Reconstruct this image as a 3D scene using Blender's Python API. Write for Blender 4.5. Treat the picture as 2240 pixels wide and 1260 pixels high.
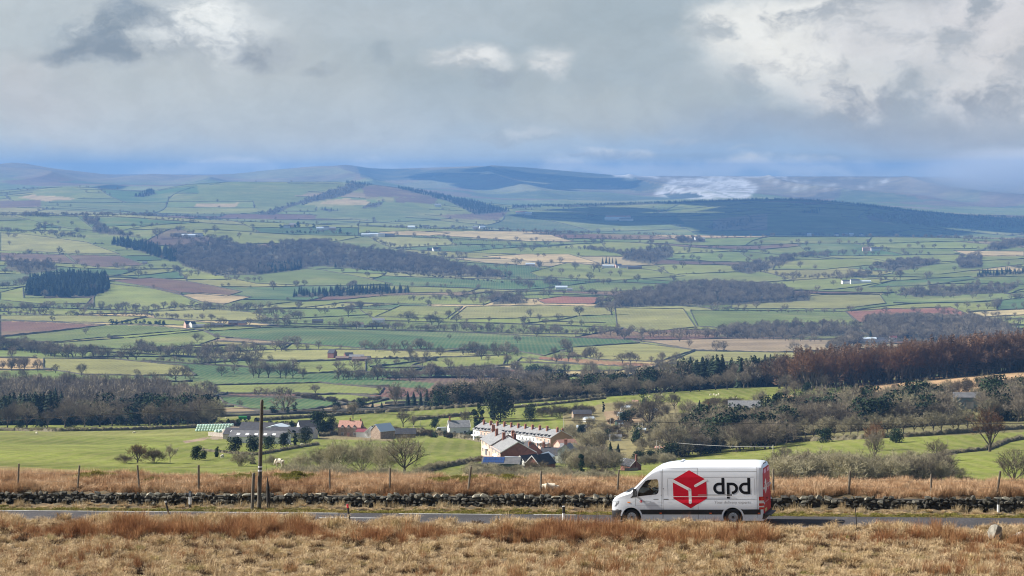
import bpy, bmesh, math, random
import numpy as np
from mathutils import Vector, Matrix, noise as mnoise
for o in list(bpy.data.objects): bpy.data.objects.remove(o)
C = bpy.context.scene.collection
PI = math.pi
# ---------------------------------------------------------------- camera, light, sky, exposure
F = 5000.0                      # focal length in pixels of the 2240 wide photograph
PITCH = math.atan(255/F)
ZC = 15.45
PSI = math.radians(16)          # the road crosses the view at this angle
cs, sn = math.cos(PSI), math.sin(PSI)
cam = bpy.data.cameras.new('camera'); camo = bpy.data.objects.new('camera', cam); C.objects.link(camo)
camo.location = (0, 0, ZC); camo.rotation_euler = (PI/2-PITCH, 0, 0)
cam.sensor_width = 36; cam.lens = F/2240*36; cam.clip_start = 1; cam.clip_end = 90000
S = bpy.context.scene; S.camera = camo
SUN_AZ = math.radians(-76.5)      # left of the view and a little beyond the side
SUN_EL = math.radians(36)
sd = Vector((math.sin(SUN_AZ)*math.cos(SUN_EL), math.cos(SUN_AZ)*math.cos(SUN_EL), math.sin(SUN_EL)))
sl = bpy.data.lights.new('sun', 'SUN'); sl.energy = 5.0; sl.angle = math.radians(.5); sl.color = (1, .95, .87)
so = bpy.data.objects.new('sun', sl); C.objects.link(so); so.rotation_euler = sd.to_track_quat('Z', 'Y').to_euler()
S.view_settings.view_transform = 'Standard'; S.view_settings.look = 'None'
S.view_settings.exposure = 1.1; S.view_settings.gamma = 1; S.view_settings.use_curve_mapping = False
S.cycles.use_denoising = True; S.cycles.denoising_input_passes = 'RGB_ALBEDO_NORMAL'; S.cycles.denoising_prefilter = 'ACCURATE'; S.cycles.filter_width = 1.1
S.cycles.max_bounces = 6; S.cycles.volume_bounces = 0; S.cycles.transparent_max_bounces = 12
S.cycles.use_adaptive_sampling = True; S.cycles.adaptive_threshold = 0.01

class NT:
    """small helper for node trees"""
    def __init__(s, t): s.t = t; s.t.nodes.clear()
    def n(s, typ, ins=None, **kw):
        x = s.t.nodes.new(typ)
        for k, v in kw.items(): setattr(x, k, v)
        for k, v in (ins or {}).items():
            if isinstance(v, bpy.types.NodeSocket): s.t.links.new(v, x.inputs[k])
            else: x.inputs[k].default_value = v
        return x
    def m(s, op, a, b=0.0, c=None, clamp=False):
        i = {0: a, 1: b}
        if c is not None: i[2] = c
        return s.n('ShaderNodeMath', i, operation=op, use_clamp=clamp).outputs[0]
    def mix(s, f, a, b, bt='MIX'):
        x = s.n('ShaderNodeMix', None, data_type='RGBA', blend_type=bt)
        for k, v in ((0, f), (6, a), (7, b)):
            if isinstance(v, bpy.types.NodeSocket): s.t.links.new(v, x.inputs[k])
            else: x.inputs[k].default_value = v if k == 0 else (tuple(v)+(1,))[:4]
        return x.outputs[2]
    def noise(s, vec, scale, detail=4, rough=.55, dist=0, out=0):
        i = {'Scale': scale, 'Detail': detail, 'Roughness': rough, 'Distortion': dist}
        if vec is not None: i['Vector'] = vec
        return s.n('ShaderNodeTexNoise', i).outputs[out]
    def ramp(s, f, stops, interp='LINEAR'):
        x = s.n('ShaderNodeValToRGB', {0: f}); cr = x.color_ramp; cr.interpolation = interp
        while len(cr.elements) < len(stops): cr.elements.new(.5)
        for e, (p, c) in zip(cr.elements, stops):
            e.position = p; e.color = (c, c, c, 1) if isinstance(c, (int, float)) else (tuple(c)+(1,))[:4]
        return x.outputs[0]
    def smooth(s, x, a, b, lo=0.0, hi=1.0):
        return s.n('ShaderNodeMapRange', {0: x, 1: a, 2: b, 3: lo, 4: hi}, interpolation_type='SMOOTHSTEP').outputs[0]

def build_world():
    W = bpy.data.worlds.new('World'); S.world = W; W.use_nodes = True
    t = NT(W.node_tree)
    d = t.n('ShaderNodeTexCoord').outputs['Generated']
    sp = t.n('ShaderNodeSeparateXYZ', {0: d}).outputs
    az = t.m('MULTIPLY', t.m('ARCTAN2', sp[0], sp[1]), 5.0)       # 1000 photo pixels per unit, all round
    el = t.m('MULTIPLY', t.m('ARCSINE', sp[2]), 5.0)
    P = t.n('ShaderNodeCombineXYZ', {0: az, 1: t.m('MULTIPLY', el, 1.5), 2: 0.0}).outputs[0]
    warp = t.noise(P, 3.2, 5, .6, 0, 1)
    Pw = t.n('ShaderNodeVectorMath', {0: warp, 1: (.5, .5, .5)}, operation='SUBTRACT').outputs[0]
    Pw = t.n('ShaderNodeVectorMath', {0: Pw, 'Scale': .26}, operation='SCALE').outputs[0]
    P2 = t.n('ShaderNodeVectorMath', {0: P, 1: Pw}, operation='ADD').outputs[0]
    w2 = t.n('ShaderNodeSeparateXYZ', {0: Pw}).outputs
    azw = t.m('ADD', az, w2[0]); elw = t.m('ADD', el, t.m('MULTIPLY', w2[1], .7))
    billow = t.noise(P2, 5.4, 8, .6)
    billow_off = t.noise(t.n('ShaderNodeVectorMath', {0: P2, 1: (-.05, .07, 0)}, operation='ADD').outputs[0], 5.4, 8, .6)
    relief = t.m('MULTIPLY', t.m('SUBTRACT', billow, billow_off), 1.0)
    soft = t.noise(P, 1.3, 3, .5)
    soft2 = t.noise(t.n('ShaderNodeVectorMath', {0: P, 1: (1, 2.2, 1)}, operation='MULTIPLY').outputs[0], 1.6, 4, .55, .3)
    nis = t.n('ShaderNodeTexSky', sky_type='NISHITA', sun_disc=False, sun_elevation=SUN_EL, sun_rotation=SUN_AZ,
              altitude=300, air_density=1, dust_density=2).outputs[0]
    def c(r, g, b, k=10.0):                                        # sRGB 0-255 as photographed -> radiance at strength .1 and this exposure
        f = lambda x: ((x/255+.055)/1.055)**2.4
        e = 1.07*k/2**S.view_settings.exposure
        return (f(r)*e, f(g)*e, f(b)*e)
    # thin high layer: grey aloft, bluer and clearer towards the horizon
    high = t.mix(t.smooth(soft, .35, .68), c(152, 168, 180), c(182, 188, 192))
    low = t.mix(t.smooth(soft2, .35, .7), c(180, 198, 214), c(204, 211, 214))
    base = t.mix(t.smooth(el, -.02, .22), low, high)
    def blob(u, v, ru, rv, soft0=.45, soft1=1.15):
        dx = t.m('MULTIPLY', t.m('SUBTRACT', azw, (u-1120)/1000), 1000/ru)
        dy = t.m('MULTIPLY', t.m('SUBTRACT', elw, (375-v)/1000), 1000/rv)
        r = t.m('SQRT', t.m('ADD', t.m('MULTIPLY', dx, dx), t.m('MULTIPLY', dy, dy)))
        return t.smooth(r, soft0, soft1, 1.0, 0.0), dy
    def paint(col, mask, colr, k=1.0):
        return t.mix(t.m('MULTIPLY', mask, k, clamp=True), col, colr)
    col = base
    for (u, v, ru, rv, cc, k) in [
        (180, 345, 420, 45, c(158, 182, 206), .8), (1500, 374, 1400, 26, c(255, 253, 244), 1), (300, 384, 700, 16, c(225, 230, 232), .8), (700, 40, 900, 110, c(178, 184, 190), .5), (60, 190, 150, 110, c(196, 194, 198), .5),
        (600, 260, 420, 120, c(176, 188, 196), .6), (1330, 30, 240, 130, c(146, 160, 170), .7), (1000, 160, 500, 60, c(158, 168, 174), .5),
        (1150, 340, 650, 45, c(178, 196, 212), .6), (1620, 310, 420, 80, c(150, 174, 200), .7), (1330, 240, 360, 60, c(176, 184, 186), .7),
        (2150, 330, 330, 130, c(172, 176, 180), .95), (1900, 20, 320, 60, c(130, 138, 152), .9), (1840, 270, 420, 50, c(150, 158, 170), .6)]:
        m, _ = blob(u, v, ru, rv, .1, 1.25); col = paint(col, m, cc, k)
    # cumulus: (centre u, v, radii, lit colour, shaded colour, base darkness, strength)
    wht, gry = c(234, 232, 228), c(150, 156, 166)
    dk = c(112, 128, 148)
    for (u, v, ru, rv, a, b, bias, k) in [
        (2230, 120, 300, 150, c(212, 208, 208), c(172, 174, 180), .4, .95), (1740, 100, 270, 125, wht, c(182, 184, 188), .7, 1), (1960, 90, 220, 110, c(212, 210, 212), c(168, 172, 180), .5, .9),
        (1560, 60, 110, 70, wht, c(170, 176, 182), .3, .9), (1850, 205, 175, 56, c(216, 215, 214), gry, .4, .95), (2130, 212, 150, 55, c(216, 214, 214), gry, .35, .9),
        (2160, 40, 170, 80, c(214, 210, 212), gry, .3, .9), (1720, 20, 190, 50, wht, gry, .5, .9),
        (290, 88, 150, 72, c(188, 194, 198), dk, -.25, 1), (210, 118, 130, 28, c(140, 150, 164), dk, -.5, 1), (470, 82, 150, 84, c(226, 228, 229), c(158, 166, 176), .3, 1), (575, 126, 80, 36, c(160, 168, 178), c(120, 132, 150), -.2, .85),
        (480, 48, 75, 42, c(236, 236, 234), c(180, 186, 190), .4, .9), (320, 48, 90, 40, c(150, 160, 172), dk, -.4, .9),
        (822, 128, 42, 34, c(150, 162, 173), c(140, 154, 167), -.3, .7), (700, 158, 50, 14, c(150, 160, 170), c(136, 148, 162), -.3, .6),
        (1030, 138, 105, 44, c(226, 226, 226), c(178, 184, 190), .5, 1), (1205, 145, 62, 52, c(216, 217, 218), c(174, 182, 188), .4, 1),
        (1080, 178, 70, 12, c(150, 162, 174), c(142, 154, 168), -.2, .6),
        (1130, 292, 120, 20, c(198, 205, 210), c(170, 182, 190), .2, .8), (1310, 335, 80, 19, c(222, 226, 228), c(172, 184, 196), .2, .85), (1390, 336, 38, 17, c(214, 219, 222), c(172, 184, 196), .2, .7), (1240, 345, 50, 8, c(190, 198, 206), c(172, 184, 196), .2, .7),
        (1790, 355, 28, 18, c(212, 217, 221), c(172, 184, 196), .2, .7), (1866, 359, 50, 20, c(212, 216, 220), c(172, 184, 196), .2, .8), (1500, 302, 90, 10, c(186, 194, 202), c(160, 176, 192), .2, .7), (1640, 332, 40, 7, c(180, 192, 204), c(160, 176, 192), .2, .6)]:
        m, dy = blob(u, v, ru, rv, .26, 1.22)
        sh = t.m('ADD', t.m('MULTIPLY', dy, .42), t.m('ADD', t.m('MULTIPLY', relief, 3.8), .5+bias*.5), clamp=True)
        sh = t.smooth(sh, .05, .95)
        col = paint(col, m, t.mix(sh, b, a), k)
    fine = t.smooth(t.noise(P2, 14, 5, .6), .3, .7, .95, 1.05)
    col = t.mix(1.0, col, t.n('ShaderNodeCombineXYZ', {0: fine, 1: fine, 2: fine}).outputs[0], 'MULTIPLY')
    col = t.mix(.12, col, nis)
    upper = t.smooth(el, .7, 2.6)
    col = t.mix(t.m('MULTIPLY', upper, .92), col, t.mix(t.smooth(soft, .42, .62), t.mix(.45, nis, (0, 0, 0)), c(128, 138, 152)))
    bg = t.n('ShaderNodeBackground', {0: col, 1: .1})
    t.n('ShaderNodeOutputWorld', {0: bg.outputs[0]})
build_world()

# ---------------------------------------------------------------- helpers
def tag(o, label=None, cat=None, group=None, kind=None):
    if label: o['label'] = label
    if cat: o['category'] = cat
    if group: o['group'] = group
    if kind: o['kind'] = kind
    return o
def empty(name, loc=(0, 0, 0), rz=0, **k):
    o = bpy.data.objects.new(name, None); C.objects.link(o); o.location = loc; o.rotation_euler = (0, 0, rz); o.empty_display_size = .2
    return tag(o, **k)
def mesh_np(name, V, faces=None, mats=(), quads=None, tris=None, smooth=False, mi=None):
    """fast mesh from arrays; faces may be a python list, or arrays quads (n,4) / tris (n,3)"""
    me = bpy.data.meshes.new(name)
    V = np.asarray(V, dtype=np.float32)
    if faces is not None:
        me.from_pydata(V.tolist(), [], faces)
    else:
        A = quads if quads is not None else tris
        A = np.asarray(A, dtype=np.int32); k = A.shape[1]
        me.vertices.add(len(V)); me.vertices.foreach_set('co', V.ravel())
        me.loops.add(A.size); me.loops.foreach_set('vertex_index', A.ravel())
        me.polygons.add(len(A)); me.polygons.foreach_set('loop_start', np.arange(0, A.size, k, dtype=np.int32))
        me.polygons.foreach_set('loop_total', np.full(len(A), k, dtype=np.int32))
        me.update(calc_edges=True)
    for m in mats: me.materials.append(m)
    if mi is not None: me.polygons.foreach_set('material_index', np.asarray(mi, dtype=np.int32))
    if smooth: me.polygons.foreach_set('use_smooth', np.ones(len(me.polygons), dtype=bool))
    me.update()
    return me
def obj(name, me, parent=None, loc=None, rot=None, scale=None, **k):
    if name != me.name and me.users == 0: me.name = name
    o = bpy.data.objects.new(name, me); C.objects.link(o)
    if parent: o.parent = parent
    if loc is not None: o.location = loc
    if rot is not None: o.rotation_euler = rot
    if scale is not None: o.scale = (scale,)*3 if isinstance(scale, (int, float)) else scale
    return tag(o, **k)

class MB:
    """collects verts and faces with a material index"""
    def __init__(s): s.v = []; s.f = []; s.m = []
    def add(s, vs, fs, mi=0):
        n = len(s.v); s.v += [tuple(v) for v in vs]; s.f += [tuple(i+n for i in f) for f in fs]; s.m += [mi]*len(fs); return s
    def box(s, x0, x1, y0, y1, z0, z1, mi=0):
        return s.add([(x0, y0, z0), (x1, y0, z0), (x1, y1, z0), (x0, y1, z0), (x0, y0, z1), (x1, y0, z1), (x1, y1, z1), (x0, y1, z1)],
                     [(0, 3, 2, 1), (4, 5, 6, 7), (0, 1, 5, 4), (1, 2, 6, 5), (2, 3, 7, 6), (3, 0, 4, 7)], mi)
    def tube(s, pts, rad, n=8, mi=0, cap=True):
        pts = [Vector(p) for p in pts]
        rad = rad if hasattr(rad, '__len__') else [rad]*len(pts)
        vs = []; fs = []
        for i, p in enumerate(pts):
            d = (pts[min(i+1, len(pts)-1)]-pts[max(i-1, 0)]).normalized()
            a = d.orthogonal().normalized() if abs(d.z) < .99 else Vector((1, 0, 0)); a = (a-d*a.dot(d)).normalized(); b = d.cross(a)
            for k in range(n):
                w = 2*PI*k/n; vs.append(p+(a*math.cos(w)+b*math.sin(w))*rad[i])
        for i in range(len(pts)-1):
            for k in range(n):
                fs.append((i*n+k, i*n+(k+1) % n, (i+1)*n+(k+1) % n, (i+1)*n+k))
        if cap: fs += [tuple(range(n))[::-1], tuple(range((len(pts)-1)*n, len(pts)*n))]
        return s.add(vs, fs, mi)
    def prism(s, poly, y0, y1, mi=0):
        """poly in x,z extruded along y"""
        n = len(poly); vs = [(x, y0, z) for x, z in poly]+[(x, y1, z) for x, z in poly]
        fs = [tuple(range(n)), tuple(range(2*n-1, n-1, -1))]+[(i, i+n, (i+1) % n+n, (i+1) % n) for i in range(n)]
        return s.add(vs, fs, mi)
    def mesh(s, name, mats, smooth=False, fix=True):
        me = mesh_np(name, s.v, s.f, mats, mi=s.m, smooth=smooth)
        if fix:
            b = bmesh.new(); b.from_mesh(me); bmesh.ops.recalc_face_normals(b, faces=b.faces); b.to_mesh(me); b.free()
        return me
    def build(s, name, mats, parent=None, smooth=False, fix=True, **k):
        mats = mats if isinstance(mats, (list, tuple)) else [mats]
        return obj(name, s.mesh(name, mats, smooth, fix), parent, **k)

MATS = {}
ALB = .76
def mat(name, col=(.5, .5, .5), rough=.8, metal=0, var=0, vscale=5, bump=0, bscale=30, col2=None, rand=0, spec=.5, coat=0, trans=0, obj_space=True):
    if name in MATS: return MATS[name]
    M = bpy.data.materials.new(name); M.use_nodes = True; t = NT(M.node_tree)
    P = t.n('ShaderNodeTexCoord').outputs['Object'] if obj_space else t.n('ShaderNodeNewGeometry').outputs['Position']
    col_s = t.n('ShaderNodeRGB'); col_s.outputs[0].default_value = tuple(col)+(1,); cc = col_s.outputs[0]
    if var or col2:
        n = t.noise(P, vscale, 5, .6)
        c2 = col2 or tuple(x*(1-var) for x in col)
        cc = t.mix(t.smooth(n, .35, .65), cc, c2)
    if rand:
        r = t.n('ShaderNodeObjectInfo').outputs['Random']
        k = t.smooth(r, 0, 1, 1-rand, 1+rand)
        cc = t.mix(1.0, cc, t.n('ShaderNodeCombineXYZ', {0: k, 1: k, 2: k}).outputs[0], 'MULTIPLY')
    ins = {'Base Color': cc, 'Roughness': rough, 'Metallic': metal, 'Specular IOR Level': spec, 'Coat Weight': coat, 'Transmission Weight': trans}
    if bump:
        b = t.n('ShaderNodeBump', {'Strength': bump, 'Distance': .02, 'Height': t.noise(P, bscale, 4)}); ins['Normal'] = b.outputs[0]
    p = t.n('ShaderNodeBsdfPrincipled', ins)
    t.n('ShaderNodeOutputMaterial', {0: p.outputs[0]})
    MATS[name] = M; return M

# ---------------------------------------------------------------- the lie of the land
def tanv(v): return np.tan(np.arctan((np.asarray(v, float)-630)/F)+PITCH)      # slope below horizontal seen at photo row v
def project(x, y, z):
    dz = np.asarray(z)-ZC; dep = y*math.cos(PITCH)-dz*math.sin(PITCH); ver = y*math.sin(PITCH)+dz*math.cos(PITCH)
    return 1120+F*x/dep, 630-F*ver/dep
def lay(x, y): return (x-8)*cs-(y-101)*sn, (x-8)*sn+(y-101)*cs        # world -> along / across the road
def unlay(s, t): return 8+s*cs+t*sn, 101-s*sn+t*cs
TH = np.array([-130, -110, -60, -30, -20, -12, -8, -5, -3.4, -2.9, .9, 1.3, 3.0, 3.9, 4.4, 6, 9, 12, 15, 18, 24, 38, 60, 100])
HH = np.array([15.7, 13.4, 5, 1.6, .87, .43, .25, .2, .06, 0, 0, .03, -.04, -.06, .42, .46, .27, -.25, -.95, -1.85, -4, -10.5, -17, -26.])
BUMPS = []                                                            # mossy hillocks on the moor: u, v, half width in px, height m
def smoothstep(a, b, x): q = np.clip((x-a)/(b-a), 0, 1); return q*q*(3-2*q)
def H_near(x, y):
    s, t = lay(x, y)
    z = .034*s*(1-.6*smoothstep(6, 20, t))+np.interp(t, TH, HH)
    rough = smoothstep(2.1, 3.2, np.abs(t+1))
    z = z+rough*(.11*np.sin(x*4.1+y*2.3)*np.sin(y*4.3-x*1.7)+.06*np.sin(x*6.1-y*3.3)*np.sin(y*5.3+x*2.7)+.05*np.sin(x*2.1+y*1.3)*np.sin(y*1.9-x*.7)+.06*np.sin(x*.9+1)*np.sin(y*.8))*(t < 40)
    for (bx, by, r, h) in BUMPS: z = z+h*np.exp(-(((x-bx)/r)**2+((y-by)/2.2)**2))
    return z
K = [  # distance, {column: photo row of the ground there}
 (150, {0: 1302, 2240: 1302}), (200, {0: 1200, 2240: 1235}), (300, {0: 1050, 560: 1075, 1120: 1085, 2240: 1092}),
 (450, {0: 1016, 560: 1038, 1120: 1052, 1680: 1062, 2240: 1062}), (600, {0: 989, 560: 1010, 880: 1018, 1120: 1028, 1450: 1030, 1680: 1018, 2240: 1012}),
 (800, {0: 962, 560: 985, 880: 990, 1120: 998, 1400: 1000, 1680: 982, 1900: 965, 2240: 945}),
 (1000, {0: 944, 560: 950, 880: 955, 1120: 952, 1400: 950, 1680: 925, 1900: 908, 2240: 880}),
 (1200, {0: 930, 560: 925, 880: 920, 1120: 905, 1400: 885, 1680: 865, 1900: 855, 2240: 828}),
 (1350, {0: 926, 300: 926, 560: 914, 760: 906, 900: 897, 1120: 880, 1400: 860, 1600: 846, 1750: 842, 1850: 838, 2000: 822, 2240: 803}),
 (1700, {0: 902, 560: 896, 760: 890, 900: 886, 1120: 878, 1680: 866, 2240: 850}),
 (2000, {0: 862, 560: 862, 1120: 850, 1680: 845, 2240: 830}), (2400, {0: 815, 560: 815, 1120: 806, 2240: 792}),
 (2900, {0: 770, 560: 770, 1120: 764, 2240: 757}), (3500, {0: 722, 2240: 724}), (4200, {0: 672, 560: 678, 1120: 680, 2240: 682}),
 (5000, {0: 620, 560: 625, 1120: 632, 2240: 632}), (5800, {0: 572, 560: 580, 1120: 584, 2240: 584}), (6600, {0: 518, 560: 528, 1120: 540, 2240: 544}),
 (7300, {0: 464, 280: 464, 450: 477, 700: 488, 900: 496, 1120: 502, 1400: 509, 1680: 513, 2240: 516}),
 (8200, {0: 490, 280: 486, 560: 500, 900: 506, 1120: 518, 1680: 540, 2240: 545}), (9000, {0: 470, 560: 478, 900: 492, 1120: 510, 1680: 524, 2240: 530}),
 (10000, {0: 446, 560: 446, 900: 465, 1120: 482, 1680: 480, 2240: 505}),
 (11500, {0: 414, 130: 405, 200: 407, 330: 418, 400: 400, 500: 393, 640: 394, 750: 393, 830: 402, 920: 414, 1000: 432, 1060: 442, 1120: 447, 1250: 446, 1400: 441, 1500: 437, 1600: 433, 1700: 431, 1780: 433, 1850: 440, 1920: 447, 2000: 457, 2100: 467, 2240: 472}),
 (13000, {0: 430, 560: 415, 830: 420, 1120: 462, 1700: 455, 2240: 480}),
 (15500, {0: 392, 230: 398, 400: 402, 560: 404, 850: 408, 1120: 428, 1680: 436, 2240: 452}),
 (17500, {0: 376, 230: 386, 400: 396, 560: 386, 760: 383, 850: 390, 1120: 398, 1350: 404, 1680: 408, 2000: 412, 2240: 424}),
 (19500, {0: 356, 60: 359, 130: 371, 200: 378, 330: 389, 450: 389, 500: 381, 600: 368, 700: 361, 850: 366, 950: 362, 1050: 358, 1130: 359, 1200: 366, 1280: 374, 1350: 381, 1450: 384, 1550: 383, 1700: 384, 1900: 383, 2050: 386, 2240: 392}),
 (22000, {0: 380, 1120: 395, 2240: 400}), (26000, {0: 380, 2240: 385})]
UC = np.concatenate([np.linspace(-900, -120, 24), np.linspace(-100, 2340, 700), np.linspace(2360, 3140, 24)])
DR = np.concatenate([np.geomspace(150, 300, 26)[:-1], np.geomspace(300, 1400, 170)[:-1], np.geomspace(1400, 2000, 36)[:-1],
                     np.geomspace(2000, 7400, 235)[:-1], np.geomspace(7400, 12000, 90)[:-1], np.geomspace(12000, 20000, 64)[:-1], np.geomspace(20000, 25500, 8)])
kd = np.array([k[0] for k in K], float)
kz = np.array([ZC-k[0]*tanv(np.interp(UC, sorted(k[1]), [k[1][c] for c in sorted(k[1])])) for k in K])     # knot x column
# smooth across columns a little
ker = np.hanning(31); ker /= ker.sum()
kz = np.array([np.convolve(np.pad(r, 15, mode='edge'), ker, mode='valid') for r in kz])
LD = np.linspace(math.log(150), math.log(26000), 2200)
def col_interp(zc):
    a = np.interp(LD, np.log(kd), zc); k = np.hanning(47); k /= k.sum()
    return np.convolve(np.pad(a, 23, mode='edge'), k, mode='valid')
ZL = np.array([col_interp(kz[:, i]) for i in range(len(UC))])          # column x logD
def und(x, y):
    a = smoothstep(1900, 2600, y)*(1-smoothstep(6600, 7200, y))
    b = smoothstep(8200, 9500, y)*(1-smoothstep(10800, 11400, y))
    c = smoothstep(14500, 16500, y)*(1-smoothstep(18600, 19500, y))
    n = np.sin(x/190+1.3*np.sin(y/520))*np.sin(y/330+.8*np.sin(x/410)+.5)+.6*np.sin(x/97+y/140)+.7*np.sin(y/700+x/900)
    m = np.sin(x/420+y/900)*np.sin(y/610-x/800)
    r = 1-np.abs(np.sin(x/380+.9*np.sin(y/900)+.4*np.sin(x/170)))*1.6
    near = smoothstep(320, 420, y)*(1-smoothstep(1150, 1300, y))*(1.1*np.sin(x/37+y/60)*np.sin(y/75)+.5*np.sin(x/19-y/33))
    return a*5.5*n*(y/4500)**.5+b*16*m+c*38*r+near
def H_far(x, y):
    y = np.asarray(y, float); x = np.asarray(x, float)
    yy = np.clip(y, 150, 25900)
    c = np.clip(1120+F*x/yy, UC[0], UC[-1]); ci = np.interp(c, UC, np.arange(len(UC)))
    li = (np.log(yy)-LD[0])/(LD[1]-LD[0]); li = np.clip(li, 0, len(LD)-1.001); ci = np.clip(ci, 0, len(UC)-1.001)
    i0 = ci.astype(int); j0 = li.astype(int); fi = ci-i0; fj = li-j0
    z = (ZL[i0, j0]*(1-fi)+ZL[i0+1, j0]*fi)*(1-fj)+(ZL[i0, j0+1]*(1-fi)+ZL[i0+1, j0+1]*fi)*fj
    return z+und(x, y)
def Hh(x, y):
    x = np.asarray(x, float); y = np.asarray(y, float)
    w = smoothstep(148, 175, y)
    return H_near(x, y)*(1-w)+H_far(x, y)*w
def H(x, y): return float(Hh(x, y))
CG, RG = np.meshgrid(UC, DR, indexing='ij'); XG = (CG-1120)/F*RG; ZG = Hh(XG, RG)
UP, VP = project(XG, RG, ZG)
VMIN = np.minimum.accumulate(VP, axis=1)
def G(u, v, dmin=0):
    """ground point first seen at photo pixel (u, v), beyond dmin"""
    c = np.interp(u, UP[:, 250], np.arange(len(UC))); i = int(np.clip(round(c), 0, len(UC)-1))
    col = VP[i]; k0 = np.searchsorted(DR, dmin)
    idx = np.nonzero(col[k0:] <= v)[0]
    j = (idx[0]+k0) if len(idx) else int(k0+np.argmin(col[k0:]))
    if j > k0 and col[j] != col[j-1]:
        f = min(max((col[j-1]-v)/(col[j-1]-col[j]), 0), 1); D = DR[j-1]+(DR[j]-DR[j-1])*f
    else: D = DR[j]
    x = (u-1120)/F*D
    for _ in range(3):
        z = H(x, D); x = (u-1120)/F*(D*math.cos(PITCH)-(z-ZC)*math.sin(PITCH))
    return Vector((x, D, H(x, D)))
def GD(u, D):
    x = (u-1120)/F*D
    return Vector((x, D, H(x, D)))
def in_poly(P, X, Y):
    ins = np.zeros(X.shape, bool); n = len(P)
    for i in range(n):
        x0, y0 = P[i]; x1, y1 = P[(i+1) % n]
        if y0 == y1: continue
        ins ^= ((y0 > Y) != (y1 > Y)) & (X < (x1-x0)*(Y-y0)/(y1-y0)+x0)
    return ins
# ---------------------------------------------------------------- fields, hedge lines and woods of the valley
R = np.random.RandomState(7); random.seed(7)
COLS = {'g': (.130, .172, .048), 'l': (.180, .212, .052), 'G': (.060, .122, .045), 'y': (.235, .232, .080), 's': (.42, .32, .17), 'd': (.085, .115, .045),
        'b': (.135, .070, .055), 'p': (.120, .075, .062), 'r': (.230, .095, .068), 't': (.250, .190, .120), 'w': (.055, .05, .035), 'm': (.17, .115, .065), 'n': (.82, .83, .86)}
NU, ND = XG.shape
COL = np.zeros((NU, ND, 3)); COL[:] = COLS['l']
def warp(x, y): return x+45*np.sin(y/330+.7)+22*np.sin(x/150+y/420), y+60*np.sin(x/290)+30*np.sin(y/270+x/500)
WX, WY = warp(XG, np.broadcast_to(RG, XG.shape))
sel = np.nonzero((RG >= 1380).ravel() & (RG <= 21000).ravel())[0]
fx, fy = WX.ravel(), WY.ravel(); flatC = COL.reshape(-1, 3)
CHORDS = []
def clip(poly, p, n):
    A, B, X = [], [], []
    for i in range(len(poly)):
        a, b = poly[i], poly[(i+1) % len(poly)]; da = (a-p) @ n; db = (b-p) @ n
        (A if da <= 0 else B).append(a)
        if (da < 0 < db) or (db < 0 < da):
            q = a+(b-a)*da/(da-db); A.append(q); B.append(q); X.append(q)
    return A, B, X
st = [([np.array(p, float) for p in ((-700, 1250), (700, 1250), (5600, 21500), (-5600, 21500))], sel)]
while st:
    P, ix = st.pop()
    Q = np.array(P); x, y = Q[:, 0], Q[:, 1]; area = abs(np.dot(x, np.roll(y, 1))-np.dot(y, np.roll(x, 1)))/2; c = Q.mean(0)
    L = 175+.026*c[1]
    if area < L*L*R.uniform(.6, 1.9) or len(ix) < 4:
        if len(ix):
            yy = c[1]; k = R.choice(list('glGydsbpt'), p=[.40, .24, .09, .11, .035, .045, .04, .02, .02])
            if yy > 14500: k = R.choice(list('gdmlw'), p=[.25, .25, .3, .1, .1])
            elif yy > 8000 and k in 's': k = 'g'
            flatC[ix] = np.array(COLS[k])*R.uniform(.88, 1.12)*np.array([R.uniform(.94, 1.07), 1, R.uniform(.9, 1.1)])
        continue
    w, V = np.linalg.eigh(np.cov((Q-c).T)); ax = V[:, 1] if w[1] > 1.3*w[0] else V[:, R.randint(2)]
    an = R.normal(0, .16); n = np.array([ax[0]*math.cos(an)-ax[1]*math.sin(an), ax[0]*math.sin(an)+ax[1]*math.cos(an)])
    p = c+ax*math.sqrt(max(w[1], 1))*R.uniform(-.45, .45)
    A, B, X = clip(P, p, n)
    if len(A) < 3 or len(B) < 3: continue
    if len(X) == 2: CHORDS.append((X[0], X[1]))
    s = (fx[ix]-p[0])*n[0]+(fy[ix]-p[1])*n[1] <= 0
    st += [(A, ix[s]), (B, ix[~s])]
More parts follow.
